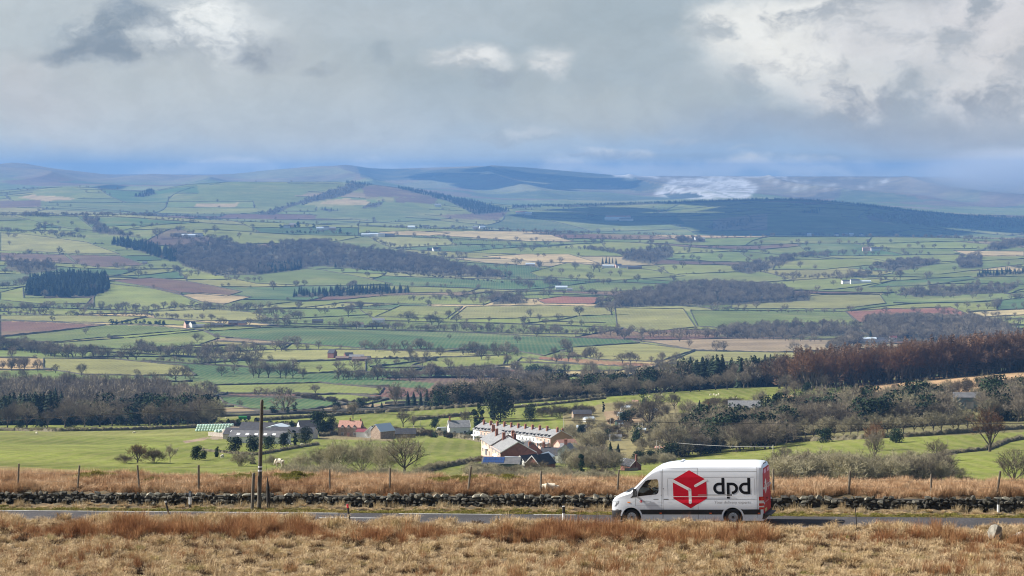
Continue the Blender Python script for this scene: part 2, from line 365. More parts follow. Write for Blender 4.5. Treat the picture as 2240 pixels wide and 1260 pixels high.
# fields the photograph shows, outlined where they lie: corners, crop, hedged
FIELDS = [
 ([(0, 702), (110, 705), (232, 711), (120, 724), (0, 736)], 'b', 1), ([(450, 725), (600, 716), (1000, 727), (1185, 736), (1380, 743), (1400, 750), (1250, 760), (1190, 779), (1130, 768), (980, 764), (850, 766), (690, 755), (560, 744), (480, 737)], 'G', 1),
 ([(0, 743), (110, 749), (240, 737), (425, 722), (330, 712), (245, 710), (120, 726), (0, 738)], 'g', 1), ([(110, 751), (300, 738), (445, 724), (480, 740), (430, 756), (310, 766), (115, 760)], 'g', 1),
 ([(240, 613), (330, 608), (400, 614), (460, 624), (530, 638), (495, 648), (400, 640), (330, 628)], 'b', 1), ([(395, 645), (440, 641), (500, 645), (550, 650), (490, 666), (440, 660)], 's', 1),
 ([(0, 640), (50, 628), (52, 652), (200, 652), (190, 664), (100, 666), (0, 656)], 'l', 1), ([(205, 652), (225, 620), (330, 630), (395, 645), (440, 666), (300, 682), (205, 672)], 'l', 1),
 ([(0, 553), (140, 557), (168, 578), (90, 573), (0, 571)], 'p', 1), ([(150, 558), (260, 559), (318, 580), (215, 585), (170, 577)], 'p', 1),
 ([(0, 510), (60, 513), (190, 530), (262, 556), (150, 555), (70, 550), (0, 549)], 'y', 1), ([(20, 470), (170, 474), (210, 505), (150, 500), (60, 480)], 'g', 1),
 ([(470, 600), (520, 590), (600, 583), (700, 590), (790, 606), (860, 622), (700, 626), (560, 620)], 'g', 1),
 ([(565, 670), (640, 661), (760, 655), (850, 646), (960, 645), (1090, 655), (1060, 667), (850, 665), (760, 661), (680, 672), (570, 676)], 'l', 1),
 ([(330, 682), (470, 676), (560, 684), (600, 702), (440, 702), (340, 696)], 'y', 1), ([(0, 690), (170, 690), (320, 693), (250, 707), (110, 704), (0, 700)], 'y', 1), ([(250, 708), (320, 695), (440, 705), (520, 711), (400, 712)], 'l', 1),
 ([(985, 699), (1020, 671), (1180, 668), (1330, 671), (1340, 689), (1120, 697)], 'y', 1), ([(820, 693), (875, 669), (1012, 671), (975, 698)], 'l', 1), ([(1345, 674), (1495, 676), (1522, 716), (1400, 728), (1350, 714)], 'y', 1),
 ([(1510, 679), (1690, 680), (1850, 682), (1882, 714), (1740, 706), (1640, 722), (1526, 714)], 'g', 1), ([(1850, 681), (1935, 676), (2080, 672), (2132, 693), (2090, 701), (1960, 696), (1880, 706)], 'r', 1),
 ([(1600, 662), (1800, 645), (1925, 645), (1938, 664), (1840, 676), (1600, 675)], 'y', 1), ([(1175, 656), (1230, 648), (1310, 650), (1300, 665), (1190, 664)], 'r', 1),
 ([(1385, 745), (1640, 740), (1840, 745), (1855, 765), (1690, 771), (1520, 766), (1440, 752)], 't', 1), ([(1250, 760), (1400, 751), (1520, 766), (1440, 792), (1300, 787), (1250, 775)], 'y', 1),
 ([(1520, 768), (1700, 771), (1860, 770), (1700, 790), (1450, 797)], 'y', 1), ([(1180, 780), (1300, 787), (1440, 797), (1400, 803), (1250, 793), (1180, 787)], 'r', 0),
 ([(1130, 793), (1260, 797), (1400, 803), (1350, 812), (1130, 812)], 'g', 1), ([(1140, 783), (1180, 787), (1260, 796), (1130, 792)], 'l', 1),
 ([(95, 784), (250, 786), (400, 800), (430, 822), (300, 822), (180, 820), (95, 806)], 'y', 1), ([(430, 829), (560, 822), (800, 826), (950, 838), (940, 850), (700, 838), (470, 843)], 'G', 0), ([(480, 867), (700, 872), (762, 885), (640, 902), (560, 898), (490, 882)], 'G', 1),
 ([(470, 843), (700, 838), (840, 850), (830, 864), (650, 862), (470, 861)], 'l', 1), ([(660, 866), (760, 862), (850, 874), (800, 886), (720, 876)], 'l', 1),
 ([(430, 772), (600, 765), (780, 765), (1040, 772), (1050, 780), (850, 785), (640, 790), (470, 783)], 'y', 1), ([(640, 792), (800, 787), (800, 812), (660, 818), (640, 806)], 'l', 1), ([(960, 782), (1110, 777), (1100, 800), (960, 806), (900, 800)], 'l', 1),
 ([(1055, 561), (1150, 556), (1245, 556), (1312, 576), (1180, 574)], 's', 1), ([(830, 507), (900, 505), (985, 510), (940, 516), (830, 514)], 's', 1), ([(1160, 596), (1240, 575), (1420, 590), (1500, 604), (1340, 614), (1180, 606)], 'l', 1),
 ([(2085, 548), (2240, 550), (2240, 560), (2120, 560)], 's', 1), ([(1700, 570), (1900, 565), (1960, 575), (1800, 590), (1690, 590)], 'l', 1), ([(1960, 585), (2120, 572), (2240, 566), (2240, 578), (2060, 600), (1950, 600)], 'g', 1),
 ([(1950, 615), (2120, 605), (2140, 610), (2020, 625), (1900, 628)], 'G', 1), ([(1320, 487), (1440, 515), (1300, 512), (1200, 512)], 'g', 0),
 ([(705, 441), (755, 434), (810, 440), (800, 448), (700, 447)], 's', 1), ([(790, 408), (860, 402), (925, 410), (965, 426), (940, 431), (800, 431)], 'p', 1), ([(800, 431), (862, 432), (860, 442), (830, 440)], 'y', 1),
 ([(862, 432), (960, 431), (950, 446), (865, 442)], 'p', 1), ([(430, 446), (522, 444), (515, 453), (425, 452)], 's', 1), ([(430, 408), (520, 398), (660, 402), (670, 425), (540, 440), (440, 430)], 'g', 1), ([(560, 448), (690, 450), (700, 462), (560, 462)], 'g', 1),
 ([(700, 452), (900, 444), (950, 465), (840, 480), (690, 478)], 'g', 1), ([(960, 470), (1110, 464), (1090, 482), (980, 478)], 'p', 1), ([(40, 432), (90, 422), (170, 436), (100, 440)], 's', 1), ([(70, 418), (150, 408), (190, 420), (150, 430), (80, 428)], 'g', 1), ([(0, 440), (90, 437), (90, 452), (0, 455)], 'p', 1),
 ([(1750, 484), (1830, 484), (1835, 500), (1755, 502)], 't', 1), ([(1680, 470), (1760, 464), (1900, 480), (1990, 500), (1850, 512), (1680, 508)], 'g', 0)]
FPOLY = []
def shade_poly(P, c, dr=(1380, 7350), f=1.0, jit=.08):
    k = in_poly(P, UP, VP) & (RG >= dr[0]) & (RG <= dr[1]); COL[k] = np.array(COLS[c] if isinstance(c, str) else c)*R.uniform(1-jit, 1+jit)*f; return k
HEDGE = []         # lists of world points to be hedged: (points, height, halfwidth)
def img_line(P, step=7, dr=1380):
    out = []
    for (u0, v0), (u1, v1) in zip(P, P[1:]):
        n = max(2, int(math.hypot(u1-u0, (v1-v0)*4)/step)); out += [G(u0+(u1-u0)*i/n, v0+(v1-v0)*i/n, dr) for i in range(n)]
    return out+[G(*P[-1], dr)]
for P, c, h in FIELDS:
    far = min(v for u, v in P) < 470 and max(v for u, v in P) < 515
    dr = (8000, 11600) if far else (1380, 7350)
    shade_poly(P, c, dr)
    if c == 'l' or c == 'y' or c == 'g' or 1: FPOLY.append((P, dr))
    if h and not far:
        HEDGE.append((img_line(P+[P[0]], 9, dr[0]), 1.6, .85))
# woods: outline on the ground, distance range, kind, tree height, spacing
WOODS = [
 ([(50, 647), (150, 650), (200, 649), (238, 636), (238, 612), (150, 606), (70, 614)], (1400, 7300), 'conifer', 21, 11), ([(240, 534), (290, 545), (375, 572), (388, 572), (385, 556), (330, 540), (270, 528)], (1400, 7300), 'conifer', 20, 13),
 ([(365, 545), (480, 530), (560, 543), (640, 532), (700, 532), (780, 548), (900, 560), (1000, 580), (1120, 606), (1100, 609), (1000, 606), (850, 594), (700, 582), (560, 602), (470, 602), (400, 582)], (1400, 7300), 'bare', 14, 17),
 ([(555, 590), (600, 583), (665, 578), (660, 590), (570, 600)], (1400, 7300), 'conifer', 17, 15), ([(640, 650), (780, 647), (895, 641), (890, 632), (660, 640)], (1400, 7300), 'conifer', 15, 13),
 ([(1300, 666), (1380, 648), (1450, 632), (1560, 622), (1700, 632), (1772, 650), (1770, 658), (1600, 667), (1300, 673)], (1400, 7300), 'bare', 14, 16),
 ([(1885, 716), (1900, 702), (2050, 702), (2150, 707), (2250, 737), (2250, 756), (1900, 744)], (1400, 7300), 'bare', 14, 15), ([(1560, 738), (1600, 722), (1690, 712), (1880, 716), (1900, 735), (1700, 738)], (1400, 7300), 'bare', 13, 17),
 ([(200, 487), (240, 500), (310, 520), (260, 516), (200, 508), (205, 495)], (1400, 7300), 'bare', 13, 19), ([(20, 572), (110, 578), (130, 590), (60, 600), (10, 588)], (1400, 7300), 'bare', 12, 18), ([(175, 470), (215, 478), (220, 492), (190, 490)], (1400, 7300), 'bare', 13, 18),
 ([(1600, 590), (1650, 575), (1720, 562), (1740, 570), (1690, 585), (1640, 600)], (1400, 7300), 'bare', 13, 20), ([(1370, 550), (1460, 538), (1475, 560), (1420, 578), (1360, 568)], (1400, 7300), 'bare', 12, 26), ([(1470, 524), (1530, 520), (1545, 530), (1490, 532)], (1400, 7300), 'bare', 13, 16),
 ([(1900, 582), (2010, 568), (2060, 575), (1960, 595)], (1400, 7300), 'bare', 12, 20), ([(2090, 565), (2150, 558), (2150, 585), (2100, 588)], (1400, 7300), 'bare', 13, 18), ([(2140, 545), (2240, 525), (2250, 536), (2180, 548)], (1400, 7300), 'bare', 13, 15),
 ([(2135, 607), (2240, 600), (2240, 592), (2140, 598)], (1400, 7300), 'conifer', 12, 14), ([(2000, 650), (2200, 642), (2230, 625), (2060, 632), (1980, 640)], (1400, 7300), 'bare', 12, 19), ([(1960, 645), (2050, 648), (2060, 640), (1980, 636)], (1400, 7300), 'bare', 12, 18),
 ([(1140, 510), (1230, 508), (1300, 513), (1200, 514)], (6500, 7400), 'bare', 11, 34), ([(1060, 645), (1130, 650), (1160, 664), (1080, 667)], (1400, 7300), 'bare', 12, 18),
 # hills beyond
 ([(600, 470), (640, 450), (740, 432), (800, 408), (770, 400), (700, 425), (620, 452), (560, 470)], (8000, 11600), 'bare', 13, 26), ([(390, 405), (470, 398), (490, 394), (400, 399)], (8000, 11600), 'conifer', 15, 18), ([(830, 401), (930, 412), (1010, 432), (1060, 448), (1120, 462), (1040, 470), (980, 440), (900, 420)], (8000, 11600), 'conifer', 15, 22),
 ([(290, 430), (330, 416), (345, 424), (310, 432)], (8000, 11600), 'conifer', 15, 20), ([(800, 448), (840, 440), (830, 452), (790, 456)], (8000, 11600), 'bare', 12, 24), ([(690, 455), (745, 460), (720, 463)], (8000, 11600), 'conifer', 12, 22), ([(740, 395), (830, 402), (790, 408)], (8000, 11600), 'conifer', 14, 22),
 ([(1120, 449), (1300, 447), (1500, 440), (1700, 433), (1790, 436), (1900, 448), (2000, 460), (2100, 470), (2240, 475), (2240, 482), (2080, 474), (1960, 462), (1840, 444), (1700, 437), (1500, 444), (1300, 451), (1120, 455)], (8000, 11600), 'conifer', 10, 22),
 ([(1900, 470), (2000, 466), (2120, 478), (2240, 486), (2240, 500), (2100, 500), (1960, 490)], (8000, 11600), 'bare', 14, 28), ([(1540, 495), (1640, 480), (1660, 490), (1580, 505)], (8000, 11600), 'bare', 12, 28), ([(1740, 464), (1800, 458), (1790, 468)], (8000, 11600), 'conifer', 14, 24)]
TREES = {}         # kind -> list of (x, y, z, height, widthfactor)
def put(kind, x, y, h, w=1.0, z=None):
    if kind == 'bare' and y < 7000: h *= 1.18
    TREES.setdefault(kind, []).append((x, y, (H(x, y) if z is None else z)-.2, h, w))
cellA = np.gradient(XG, axis=0)*np.gradient(RG, axis=1)
WMASK = np.zeros(XG.shape, bool)
for P, dr, kind, h, sp in WOODS:
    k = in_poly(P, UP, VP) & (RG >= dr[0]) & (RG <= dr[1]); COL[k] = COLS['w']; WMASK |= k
    ix = np.nonzero(k.ravel())[0]
    if not len(ix): continue
    A = cellA.ravel()[ix]; n = min(int(A.sum()/sp**2), 2600)
    ch = ix[R.choice(len(ix), n, p=A/A.sum())]
    for i in ch:
        D = RG.ravel()[i]; x = XG.ravel()[i]+R.uniform(-.5, .5)*3.5*D/F; y = D+R.uniform(-.5, .5)*sp
        kk = kind
        if kind == 'bare' and R.rand() < .03: kk = 'conifer'
        put(kk, x, y, h*R.uniform(.55, 1.2), R.uniform(.9, 1.3))
# trees in the folds of the land: bands of distance and column
def band(u0, u1, d0, d1, kind, h, sp, hv=.2, f=None, w=1.0):
    A = (u1-u0)/F*(d1-d0)*(d0+d1)/2; n = int(A/sp**2)
    for _ in range(n):
        D = math.sqrt(R.uniform(d0**2, d1**2)); u = R.uniform(u0, u1)
        if f and not f(u, D): continue
        put(kind if isinstance(kind, str) else kind[R.randint(len(kind))], (u-1120)/F*D, D, h*R.uniform(1-hv, 1+hv), w*R.uniform(.85, 1.25))
# belts along hedges: image line, spacing m, kind, height, scatter m
BELTS = [
 ([(0, 472), (60, 473), (150, 471), (260, 471), (400, 474), (480, 482)], 10, 'bare', 12, 30), ([(50, 472), (110, 473)], 7, 'bare', 15, 30), ([(215, 472), (250, 473)], 8, 'bare', 14, 20), ([(480, 482), (600, 488)], 30, 'bare', 9, 30), ([(840, 498), (1000, 503)], 14, 'bare', 10, 30), ([(1000, 503), (1120, 506)], 25, 'bare', 10, 30),
 ([(1140, 508), (1320, 512)], 22, 'bare', 11, 30), ([(1390, 512), (1480, 514)], 14, 'bare', 9, 20), ([(1730, 514), (1800, 515)], 9, 'bare', 13, 20), ([(1800, 516), (1900, 517)], 16, 'bare', 10, 20), ([(1960, 518), (2060, 520), (2160, 524)], 12, 'bare', 12, 30),
 ([(0, 505), (80, 510), (190, 522)], 13, 'bare', 12, 16), ([(0, 560), (60, 556), (125, 557)], 16, 'bare', 6, 6), ([(0, 628), (40, 624), (60, 615)], 11, 'bare', 12, 20), ([(0, 682), (120, 676), (260, 678), (440, 675), (550, 680)], 11, 'bare', 13, 24), ([(0, 690), (150, 690), (330, 693), (480, 700)], 14, 'bare', 8, 10),
 ([(245, 710), (300, 708), (360, 712)], 9, 'evergreen', 8, 8), ([(560, 690), (640, 686)], 10, 'bare', 12, 20), ([(540, 705), (640, 712)], 10, 'bare', 13, 16), ([(740, 718), (900, 722), (1000, 726)], 11, 'bare', 11, 18), ([(1010, 722), (1120, 726), (1230, 730), (1400, 735), (1560, 737)], 9, 'bare', 12, 22),
 ([(0, 765), (60, 768), (120, 779), (200, 783), (300, 787)], 7, 'bare', 14, 16), ([(300, 768), (380, 778), (440, 780)], 7, 'bare', 13, 16), ([(320, 790), (470, 796)], 9, 'bare', 6, 10), ([(440, 779), (560, 774)], 7, 'bare', 14, 18), ([(560, 772), (700, 762)], 14, 'bare', 12, 14), ([(790, 764), (940, 768)], 9, 'bare', 13, 14), ([(840, 785), (960, 790)], 7, 'bush', 5, 6),
 ([(0, 806), (60, 803)], 7, 'bare', 9, 12), ([(1010, 773), (1130, 778)], 10, 'bare', 13, 18), ([(760, 830), (860, 832), (960, 826), (1080, 830), (1200, 835)], 7, 'bare', 11, 14), ([(740, 830), (820, 830)], 8, 'bare', 9, 10), ([(560, 866), (650, 868)], 8, 'bare', 7, 8), ([(650, 870), (760, 882), (830, 876)], 9, 'bush', 5, 6),
 ([(1255, 786), (1300, 780)], 8, 'bare', 11, 10), ([(1560, 738), (1800, 748)], 15, 'bare', 11, 16), ([(1820, 770), (1880, 745)], 8, 'bare', 13, 14), ([(900, 658), (1000, 654), (1130, 660)], 12, 'bare', 11, 20), ([(830, 672), (760, 674)], 14, 'bare', 8, 10),
 ([(1560, 680), (1700, 684), (1850, 686)], 24, 'bare', 9, 12), ([(1700, 605), (1850, 610), (1900, 600)], 12, 'bare', 12, 24), ([(1680, 572), (1780, 560), (1880, 552)], 18, 'bare', 12, 30), ([(1120, 540), (1280, 545), (1400, 555)], 20, 'bare', 10, 20), ([(1280, 545), (1340, 553), (1430, 570)], 11, 'bare', 11, 26),
 ([(1190, 620), (1230, 626)], 7, 'bare', 13, 20), ([(1120, 618), (1170, 628)], 12, 'bare', 12, 20), ([(900, 520), (1000, 526), (1110, 530)], 22, 'bare', 5, 14), ([(880, 590), (1000, 600)], 15, 'bush', 4, 10), ([(790, 590), (960, 606), (1100, 618)], 12, 'bush', 5, 10), ([(560, 590), (470, 604)], 16, 'bush', 4, 6),
 ([(380, 520), (440, 525), (470, 520)], 12, 'bare', 13, 20), ([(455, 525), (500, 525)], 9, 'bare', 13, 24), ([(680, 507), (800, 517)], 18, 'bare', 9, 20), ([(610, 508), (700, 510)], 14, 'evergreen', 8, 16), ([(2060, 690), (2240, 694)], 40, 'bare', 11, 10), ([(1940, 650), (2240, 655)], 40, 'bare', 11, 20)]
for P, sp, kind, h, sc in BELTS:
    L = img_line(P, 6, 1380); d = 0.0; nx = 0.0
    for a, b in zip(L, L[1:]):
        seg = min((b-a).length, 120)
        while nx < d+seg:
            f = (nx-d)/max(seg, 1e-6); q = a.lerp(b, f)
            put(kind, q.x+R.normal(0, sc*.12), q.y+R.normal(0, sc*.8), h*R.uniform(.4, 1.2), R.uniform(.85, 1.5)); nx += sp*.62*R.uniform(.3, 1.7)
        d += seg
# hedge lines of the patchwork
def unwarp(wx, wy):
    x, y = wx.copy(), wy.copy()
    for _ in range(12):
        a, b = warp(x, y); x += wx-a; y += wy-b
    return x, y
segs = []
for a, b in CHORDS:
    ym = (a[1]+b[1])/2; step = 11 if ym < 3200 else 16 if ym < 7600 else 32
    n = max(2, int(np.hypot(*(b-a))/step)); tt = np.linspace(0, 1, n+1)
    wx, wy = a[0]+(b[0]-a[0])*tt, a[1]+(b[1]-a[1])*tt; x, y = unwarp(wx, wy)
    if y.min() > 16000 or y.max() < 1400: continue
    u, v = project(x, y, Hh(x, y)); bad = (u < -250) | (u > 2500) | (y < 1400) | ((y > 7450) & (y < 8300)) | ((y > 11700))
    for P, dr in FPOLY:
        bx = np.array(P); 
        if u.max() < bx[:, 0].min() or u.min() > bx[:, 0].max(): continue
        bad |= in_poly(P, u, v) & (y > dr[0]) & (y < dr[1])
    for P, dr, *_ in WOODS: bad |= in_poly(P, u, v) & (y > dr[0]) & (y < dr[1])
    cur = []
    for i in range(n+1):
        if bad[i]:
            if len(cur) > 1: segs.append(cur)
            cur = []
        else: cur.append((x[i], y[i]))
        if not bad[i] and R.rand() < (.26 if ym < 7500 else .2)*(.3+1.4*(math.sin(x[i]/140+y[i]/210)*math.sin(y[i]/330-x[i]/90) > 0)): put('bare', x[i]+R.normal(0, 3), y[i]+R.normal(0, 6), R.uniform(4, 15), R.uniform(.85, 1.3))
    if len(cur) > 1: segs.append(cur)
def hedge_arrays(lines):
    """lines: (list of xyz or xy, height, halfwidth) -> verts, quads"""
    V = []; Q = []; n = 0
    for L, h, w in lines:
        A = np.array([(p[0], p[1]) for p in L], float)
        if len(A) < 2: continue
        T = np.gradient(A, axis=0); T /= np.maximum(np.hypot(T[:, 0], T[:, 1]), 1e-6)[:, None]; N = np.stack([-T[:, 1], T[:, 0]], 1)
        z = Hh(A[:, 0], A[:, 1])-.3; k = len(A); hh = h*R.uniform(.65, 1.25, k); ww = w*R.uniform(.75, 1.25, k)
        row = []
        for off, zz in ((-1, 0), (-.85, .75), (-.2, 1.08), (.6, .85), (1, 0)):
            j = R.uniform(-.12, .12, k)
            row.append(np.stack([A[:, 0]+N[:, 0]*ww*(off+j), A[:, 1]+N[:, 1]*ww*(off+j), z+(hh*(zz+j*.7) if zz else 0)], 1))
        row = np.stack(row, 1); V.append(row.reshape(-1, 3))
        i = np.arange(k-1)[:, None]*5+np.arange(4)[None]; i = i.ravel()+n
        Q.append(np.stack([i, i+1, i+6, i+5], 1)); n += k*5
    return np.concatenate(V), np.concatenate(Q)
# ---------------------------------------------------------------- colours of the hills and of the near slopes
D2 = np.broadcast_to(RG, XG.shape)
nz = np.sin(XG/310+D2/700)*np.sin(D2/430-XG/520)+.6*np.sin(XG/130+D2/260)+.5*np.sin(XG/61-D2/190)
k = (D2 > 8200) & (D2 < 11700) & (UP > 1060); COL[k] = COL[k]*1.0
for P, c in [([(1120, 458), (1400, 452), (1500, 450), (1490, 470), (1300, 478), (1120, 476)], 'g'), ([(1500, 446), (1700, 441), (1880, 455), (1900, 480), (1750, 460), (1600, 482), (1480, 478)], 'l'), ([(1250, 470), (1480, 474), (1500, 490), (1300, 486)], 'G'), ([(1880, 456), (2100, 476), (2240, 484), (2240, 510), (1980, 500)], 'g'),
             ([(1560, 480), (1680, 466), (1680, 500), (1560, 504)], 't'), ([(1180, 449), (1260, 455), (1190, 466), (1130, 462)], 'g')]: shade_poly(P, c, (8000, 11600))
far = D2 > 15000; nf = 1.3*np.sin(XG/31+D2/55)*np.sin(D2/83-XG/47)+.9*np.sin(XG/17+D2/33+2*np.sin(XG/90))
hi = smoothstep(15600, 17500, D2)[..., None]
moorc = np.array([.20, .16, .095])*(1+.18*nz[..., None])
COL[:] = COL*(1-hi)+moorc*hi
forest = far & in_poly([(780, 362), (830, 368), (950, 372), (1060, 364), (1140, 364), (1260, 372), (1400, 380), (1390, 392), (1460, 408), (1400, 420), (1330, 404), (1200, 398), (1100, 384), (1000, 380), (900, 392), (830, 396), (790, 388)], UP, VP)
COL[forest] = (.05, .065, .05)
g2 = far & (in_poly([(880, 404), (960, 386), (1050, 388), (1070, 400), (1000, 410), (900, 412)], UP, VP) | in_poly([(1060, 410), (1180, 388), (1300, 400), (1310, 414), (1100, 420)], UP, VP) | in_poly([(480, 384), (600, 370), (740, 367), (780, 378), (640, 388), (540, 392)], UP, VP))
COL[g2] = np.array([.20, .20, .10])
sa = np.zeros(XG.shape)
for P_, lo_ in (([(1440, 408), (1480, 388), (1560, 384), (1620, 388), (1660, 408), (1640, 434), (1520, 436), (1430, 428)], -2.2), ([(1640, 384), (1800, 384), (1930, 388), (1960, 400), (1860, 416), (1740, 420), (1690, 404)], .4),
                ([(1330, 372), (1420, 372), (1440, 388), (1345, 387)], -2.0), ([(1610, 376), (1730, 376), (1720, 388), (1620, 388)], -2.0), ([(1400, 380), (1480, 378), (1500, 394), (1440, 396)], .4)):
    sa = np.maximum(sa, (far & in_poly(P_, UP, VP))*smoothstep(lo_, lo_+2.2, nz+nf))
for _ in range(2): sa = (sa+np.roll(sa, 1, 0)+np.roll(sa, -1, 0)+np.roll(sa, 1, 1)+np.roll(sa, -1, 1))/5
sa *= 1-.6*((np.mod(D2/310+XG/1300, 1) < .12) | (np.mod(XG/240+D2/2600, 1) < .07)); COL[:] = COL*(1-sa[..., None])+.85*np.array(COLS['n'])*sa[..., None]
COL[far & in_poly([(1450, 424), (1520, 422), (1545, 432), (1470, 436)], UP, VP)] = (.05, .065, .05)
# near slopes (under 1400 m)
near = D2 < 1390
COL[near] = (.165, .190, .036)
def nshade(P, c, d0=280, d1=1395):
    k = in_poly(P, UP, VP) & (D2 > d0) & (D2 < d1); COL[k] = c
nshade([(1560, 905), (1700, 868), (1840, 842), (1990, 822), (2260, 798), (2260, 905), (1900, 905), (1700, 925)], (.42, .27, .15))        # bracken slope under the larches
nshade([(1720, 862), (1860, 842), (1870, 850), (1780, 875)], (.15, .2, .05))
nshade([(1230, 905), (1330, 880), (1480, 880), (1500, 950), (1420, 1000), (1300, 1010), (1240, 960)], (.20, .17, .08))
nshade([(1320, 900), (1400, 895), (1420, 925), (1330, 930)], (.30, .21, .13))
nshade([(1500, 880), (1800, 870), (2240, 880), (2240, 945), (1900, 960), (1500, 975)], (.15, .14, .06))
nshade([(520, 926), (600, 930), (600, 950), (520, 955), (470, 962), (455, 958)], (.30, .24, .19)); nshade([(400, 965), (460, 955), (450, 962), (405, 970)], (.30, .22, .16))
nshade([(700, 940), (850, 945), (860, 965), (700, 960)], (.22, .18, .1))
nshade([(1100, 930), (1250, 975), (1250, 1000), (1090, 985), (1050, 960)], (.26, .22, .17)); nshade([(1036, 940), (1100, 950), (1096, 968), (1040, 958)], (.11, .2, .04))
nshade([(0, 1060), (2240, 1110), (2240, 1060), (2000, 1052), (1500, 1052), (1120, 1050), (560, 1036), (0, 1010)], (.26, .2, .08), 150, 400)
COL[near] *= (1+.10*np.sin(XG/9+D2/31)*np.sin(D2/17-XG/13)+.05*np.sin(XG/3.1+D2/7))[near][:, None]

def ground_material():
    M = bpy.data.materials.new('grassland'); M.use_nodes = True; t = NT(M.node_tree)
    P = t.n('ShaderNodeNewGeometry').outputs['Position']
    c = t.mix(1.0, t.n('ShaderNodeAttribute', attribute_name='field').outputs['Color'], (ALB, ALB, ALB), 'MULTIPLY')
    a = t.smooth(t.noise(P, 1/90, 7, .7), .3, .7, .74, 1.28); c = t.mix(t.m('MULTIPLY', t.smooth(t.noise(P, 1/260, 5, .65), .45, .72), .35), c, (.27, .235, .10)); b = t.smooth(t.noise(P, 1/2.2, 6, .72), .3, .7, .72, 1.28)
    k = t.m('MULTIPLY', a, b); c = t.mix(1.0, c, t.n('ShaderNodeCombineXYZ', {0: k, 1: k, 2: k}).outputs[0], 'MULTIPLY')
    st = t.n('ShaderNodeTexWave', {'Vector': P, 'Scale': .055, 'Distortion': 3.0, 'Detail': 2, 'Detail Scale': .6}).outputs[1]
    c = t.mix(t.m('MULTIPLY', t.smooth(st, .3, .9), .14), c, (.30, .25, .13))
    bmp = t.n('ShaderNodeBump', {'Strength': .5, 'Distance': 1.0, 'Height': t.noise(P, 1/3, 6, .7)})
    p = t.n('ShaderNodeBsdfPrincipled', {'Base Color': c, 'Roughness': .95, 'Specular IOR Level': .1, 'Normal': bmp.outputs[0]})
    t.n('ShaderNodeOutputMaterial', {0: p.outputs[0]}); return M
def grid_quads(nu, nd):
    i = (np.arange(nu-1)[:, None]*nd+np.arange(nd-1)[None]).ravel()
    return np.stack([i, i+nd, i+nd+1, i+1], 1)
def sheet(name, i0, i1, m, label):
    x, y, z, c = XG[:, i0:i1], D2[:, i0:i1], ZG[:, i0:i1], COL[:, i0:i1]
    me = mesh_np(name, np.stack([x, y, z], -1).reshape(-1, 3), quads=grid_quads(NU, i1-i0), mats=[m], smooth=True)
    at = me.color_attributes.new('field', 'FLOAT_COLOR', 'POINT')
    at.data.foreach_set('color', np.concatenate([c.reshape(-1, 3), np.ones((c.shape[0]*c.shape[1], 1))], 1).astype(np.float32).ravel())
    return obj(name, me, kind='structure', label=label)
gm = ground_material()
i1 = int(np.searchsorted(DR, 1405)); i2 = int(np.searchsorted(DR, 7800)); i3 = int(np.searchsorted(DR, 13200))
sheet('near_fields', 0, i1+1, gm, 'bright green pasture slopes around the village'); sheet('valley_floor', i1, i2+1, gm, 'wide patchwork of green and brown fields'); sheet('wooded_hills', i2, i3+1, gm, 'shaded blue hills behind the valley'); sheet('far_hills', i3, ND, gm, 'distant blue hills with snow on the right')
hm = mat('hedge_twigs', (.05, .044, .03), .95, var=.45, vscale=.4, obj_space=False)
HV, HQ = hedge_arrays([(L, 2.0, .9 if L[0][1] < 7600 else 2.6) for L in segs]+HEDGE)
obj('hedgerows', mesh_np('hedgerows', HV, quads=HQ, mats=[hm]), kind='stuff', label='thin dark hedges dividing the valley fields')
print('chords', len(CHORDS), 'hedge quads', len(HQ), {k: len(v) for k, v in TREES.items()}, 'terrain', XG.size)
# ---------------------------------------------------------------- air
def build_haze():
    zt = max(ZG[:, DR < 25600].max(), ZC)+6; zb = ZG.min()-1.5
    me = MB().box(-11500, 11500, -60, 25800, zb, zt).mesh('haze', [])
    M = bpy.data.materials.new('valley_haze'); M.use_nodes = True; t = NT(M.node_tree)
    v = t.n('ShaderNodeVolumePrincipled', {'Color': (.17, .38, .78, 1), 'Density': 6.2e-5, 'Anisotropy': .0})
    t.n('ShaderNodeOutputMaterial', {1: v.outputs[0]}); me.materials.append(M)
    obj('haze', me, kind='stuff', label='thin blue haze lying over the whole valley')
build_haze()
# ---------------------------------------------------------------- trees
def tw(name, c, c2, r=.95, rand=.32, vs=.6):
    return mat(name, [x*.80 for x in c], r, col2=[x*.66 for x in c2], vscale=vs, rand=rand, spec=.15)
M_bark = tw('bark', (.15, .125, .095), (.085, .07, .055)); M_twig = tw('bare_twigs', (.31, .26, .19), (.20, .17, .115)); M_twigy = tw('lichened_twigs', (.46, .41, .27), (.28, .25, .15))
M_con = tw('dark_needles', (.030, .048, .022), (.016, .028, .018), rand=.35); M_ever = tw('evergreen_leaves', (.032, .058, .022), (.018, .032, .014), rand=.3)
M_lar = tw('larch_twigs', (.25, .155, .10), (.16, .105, .072), rand=.25); M_bushm = tw('bush_twigs', (.17, .13, .085), (.11, .10, .05)); M_rust = tw('rusty_twigs', (.26, .13, .06), (.15, .085, .045)); M_dead = tw('brown_needles', (.17, .08, .03), (.08, .045, .02))
def tri_prism(V, Fc, a, b, ra, rb, n=3):
    d = (b-a); L = np.linalg.norm(d)
    if L < 1e-6: return
    d = d/L; o = np.cross(d, (0, 0, 1) if abs(d[2]) < .9 else (1, 0, 0)); o /= np.linalg.norm(o); p = np.cross(d, o); k = len(V)
    for q, r in ((a, ra), (b, rb)):
        for i in range(n):
            w = 2*PI*i/n; V.append(q+(o*math.cos(w)+p*math.sin(w))*r)
    for i in range(n): Fc.append((k+i, k+(i+1) % n, k+n+(i+1) % n, k+n+i))
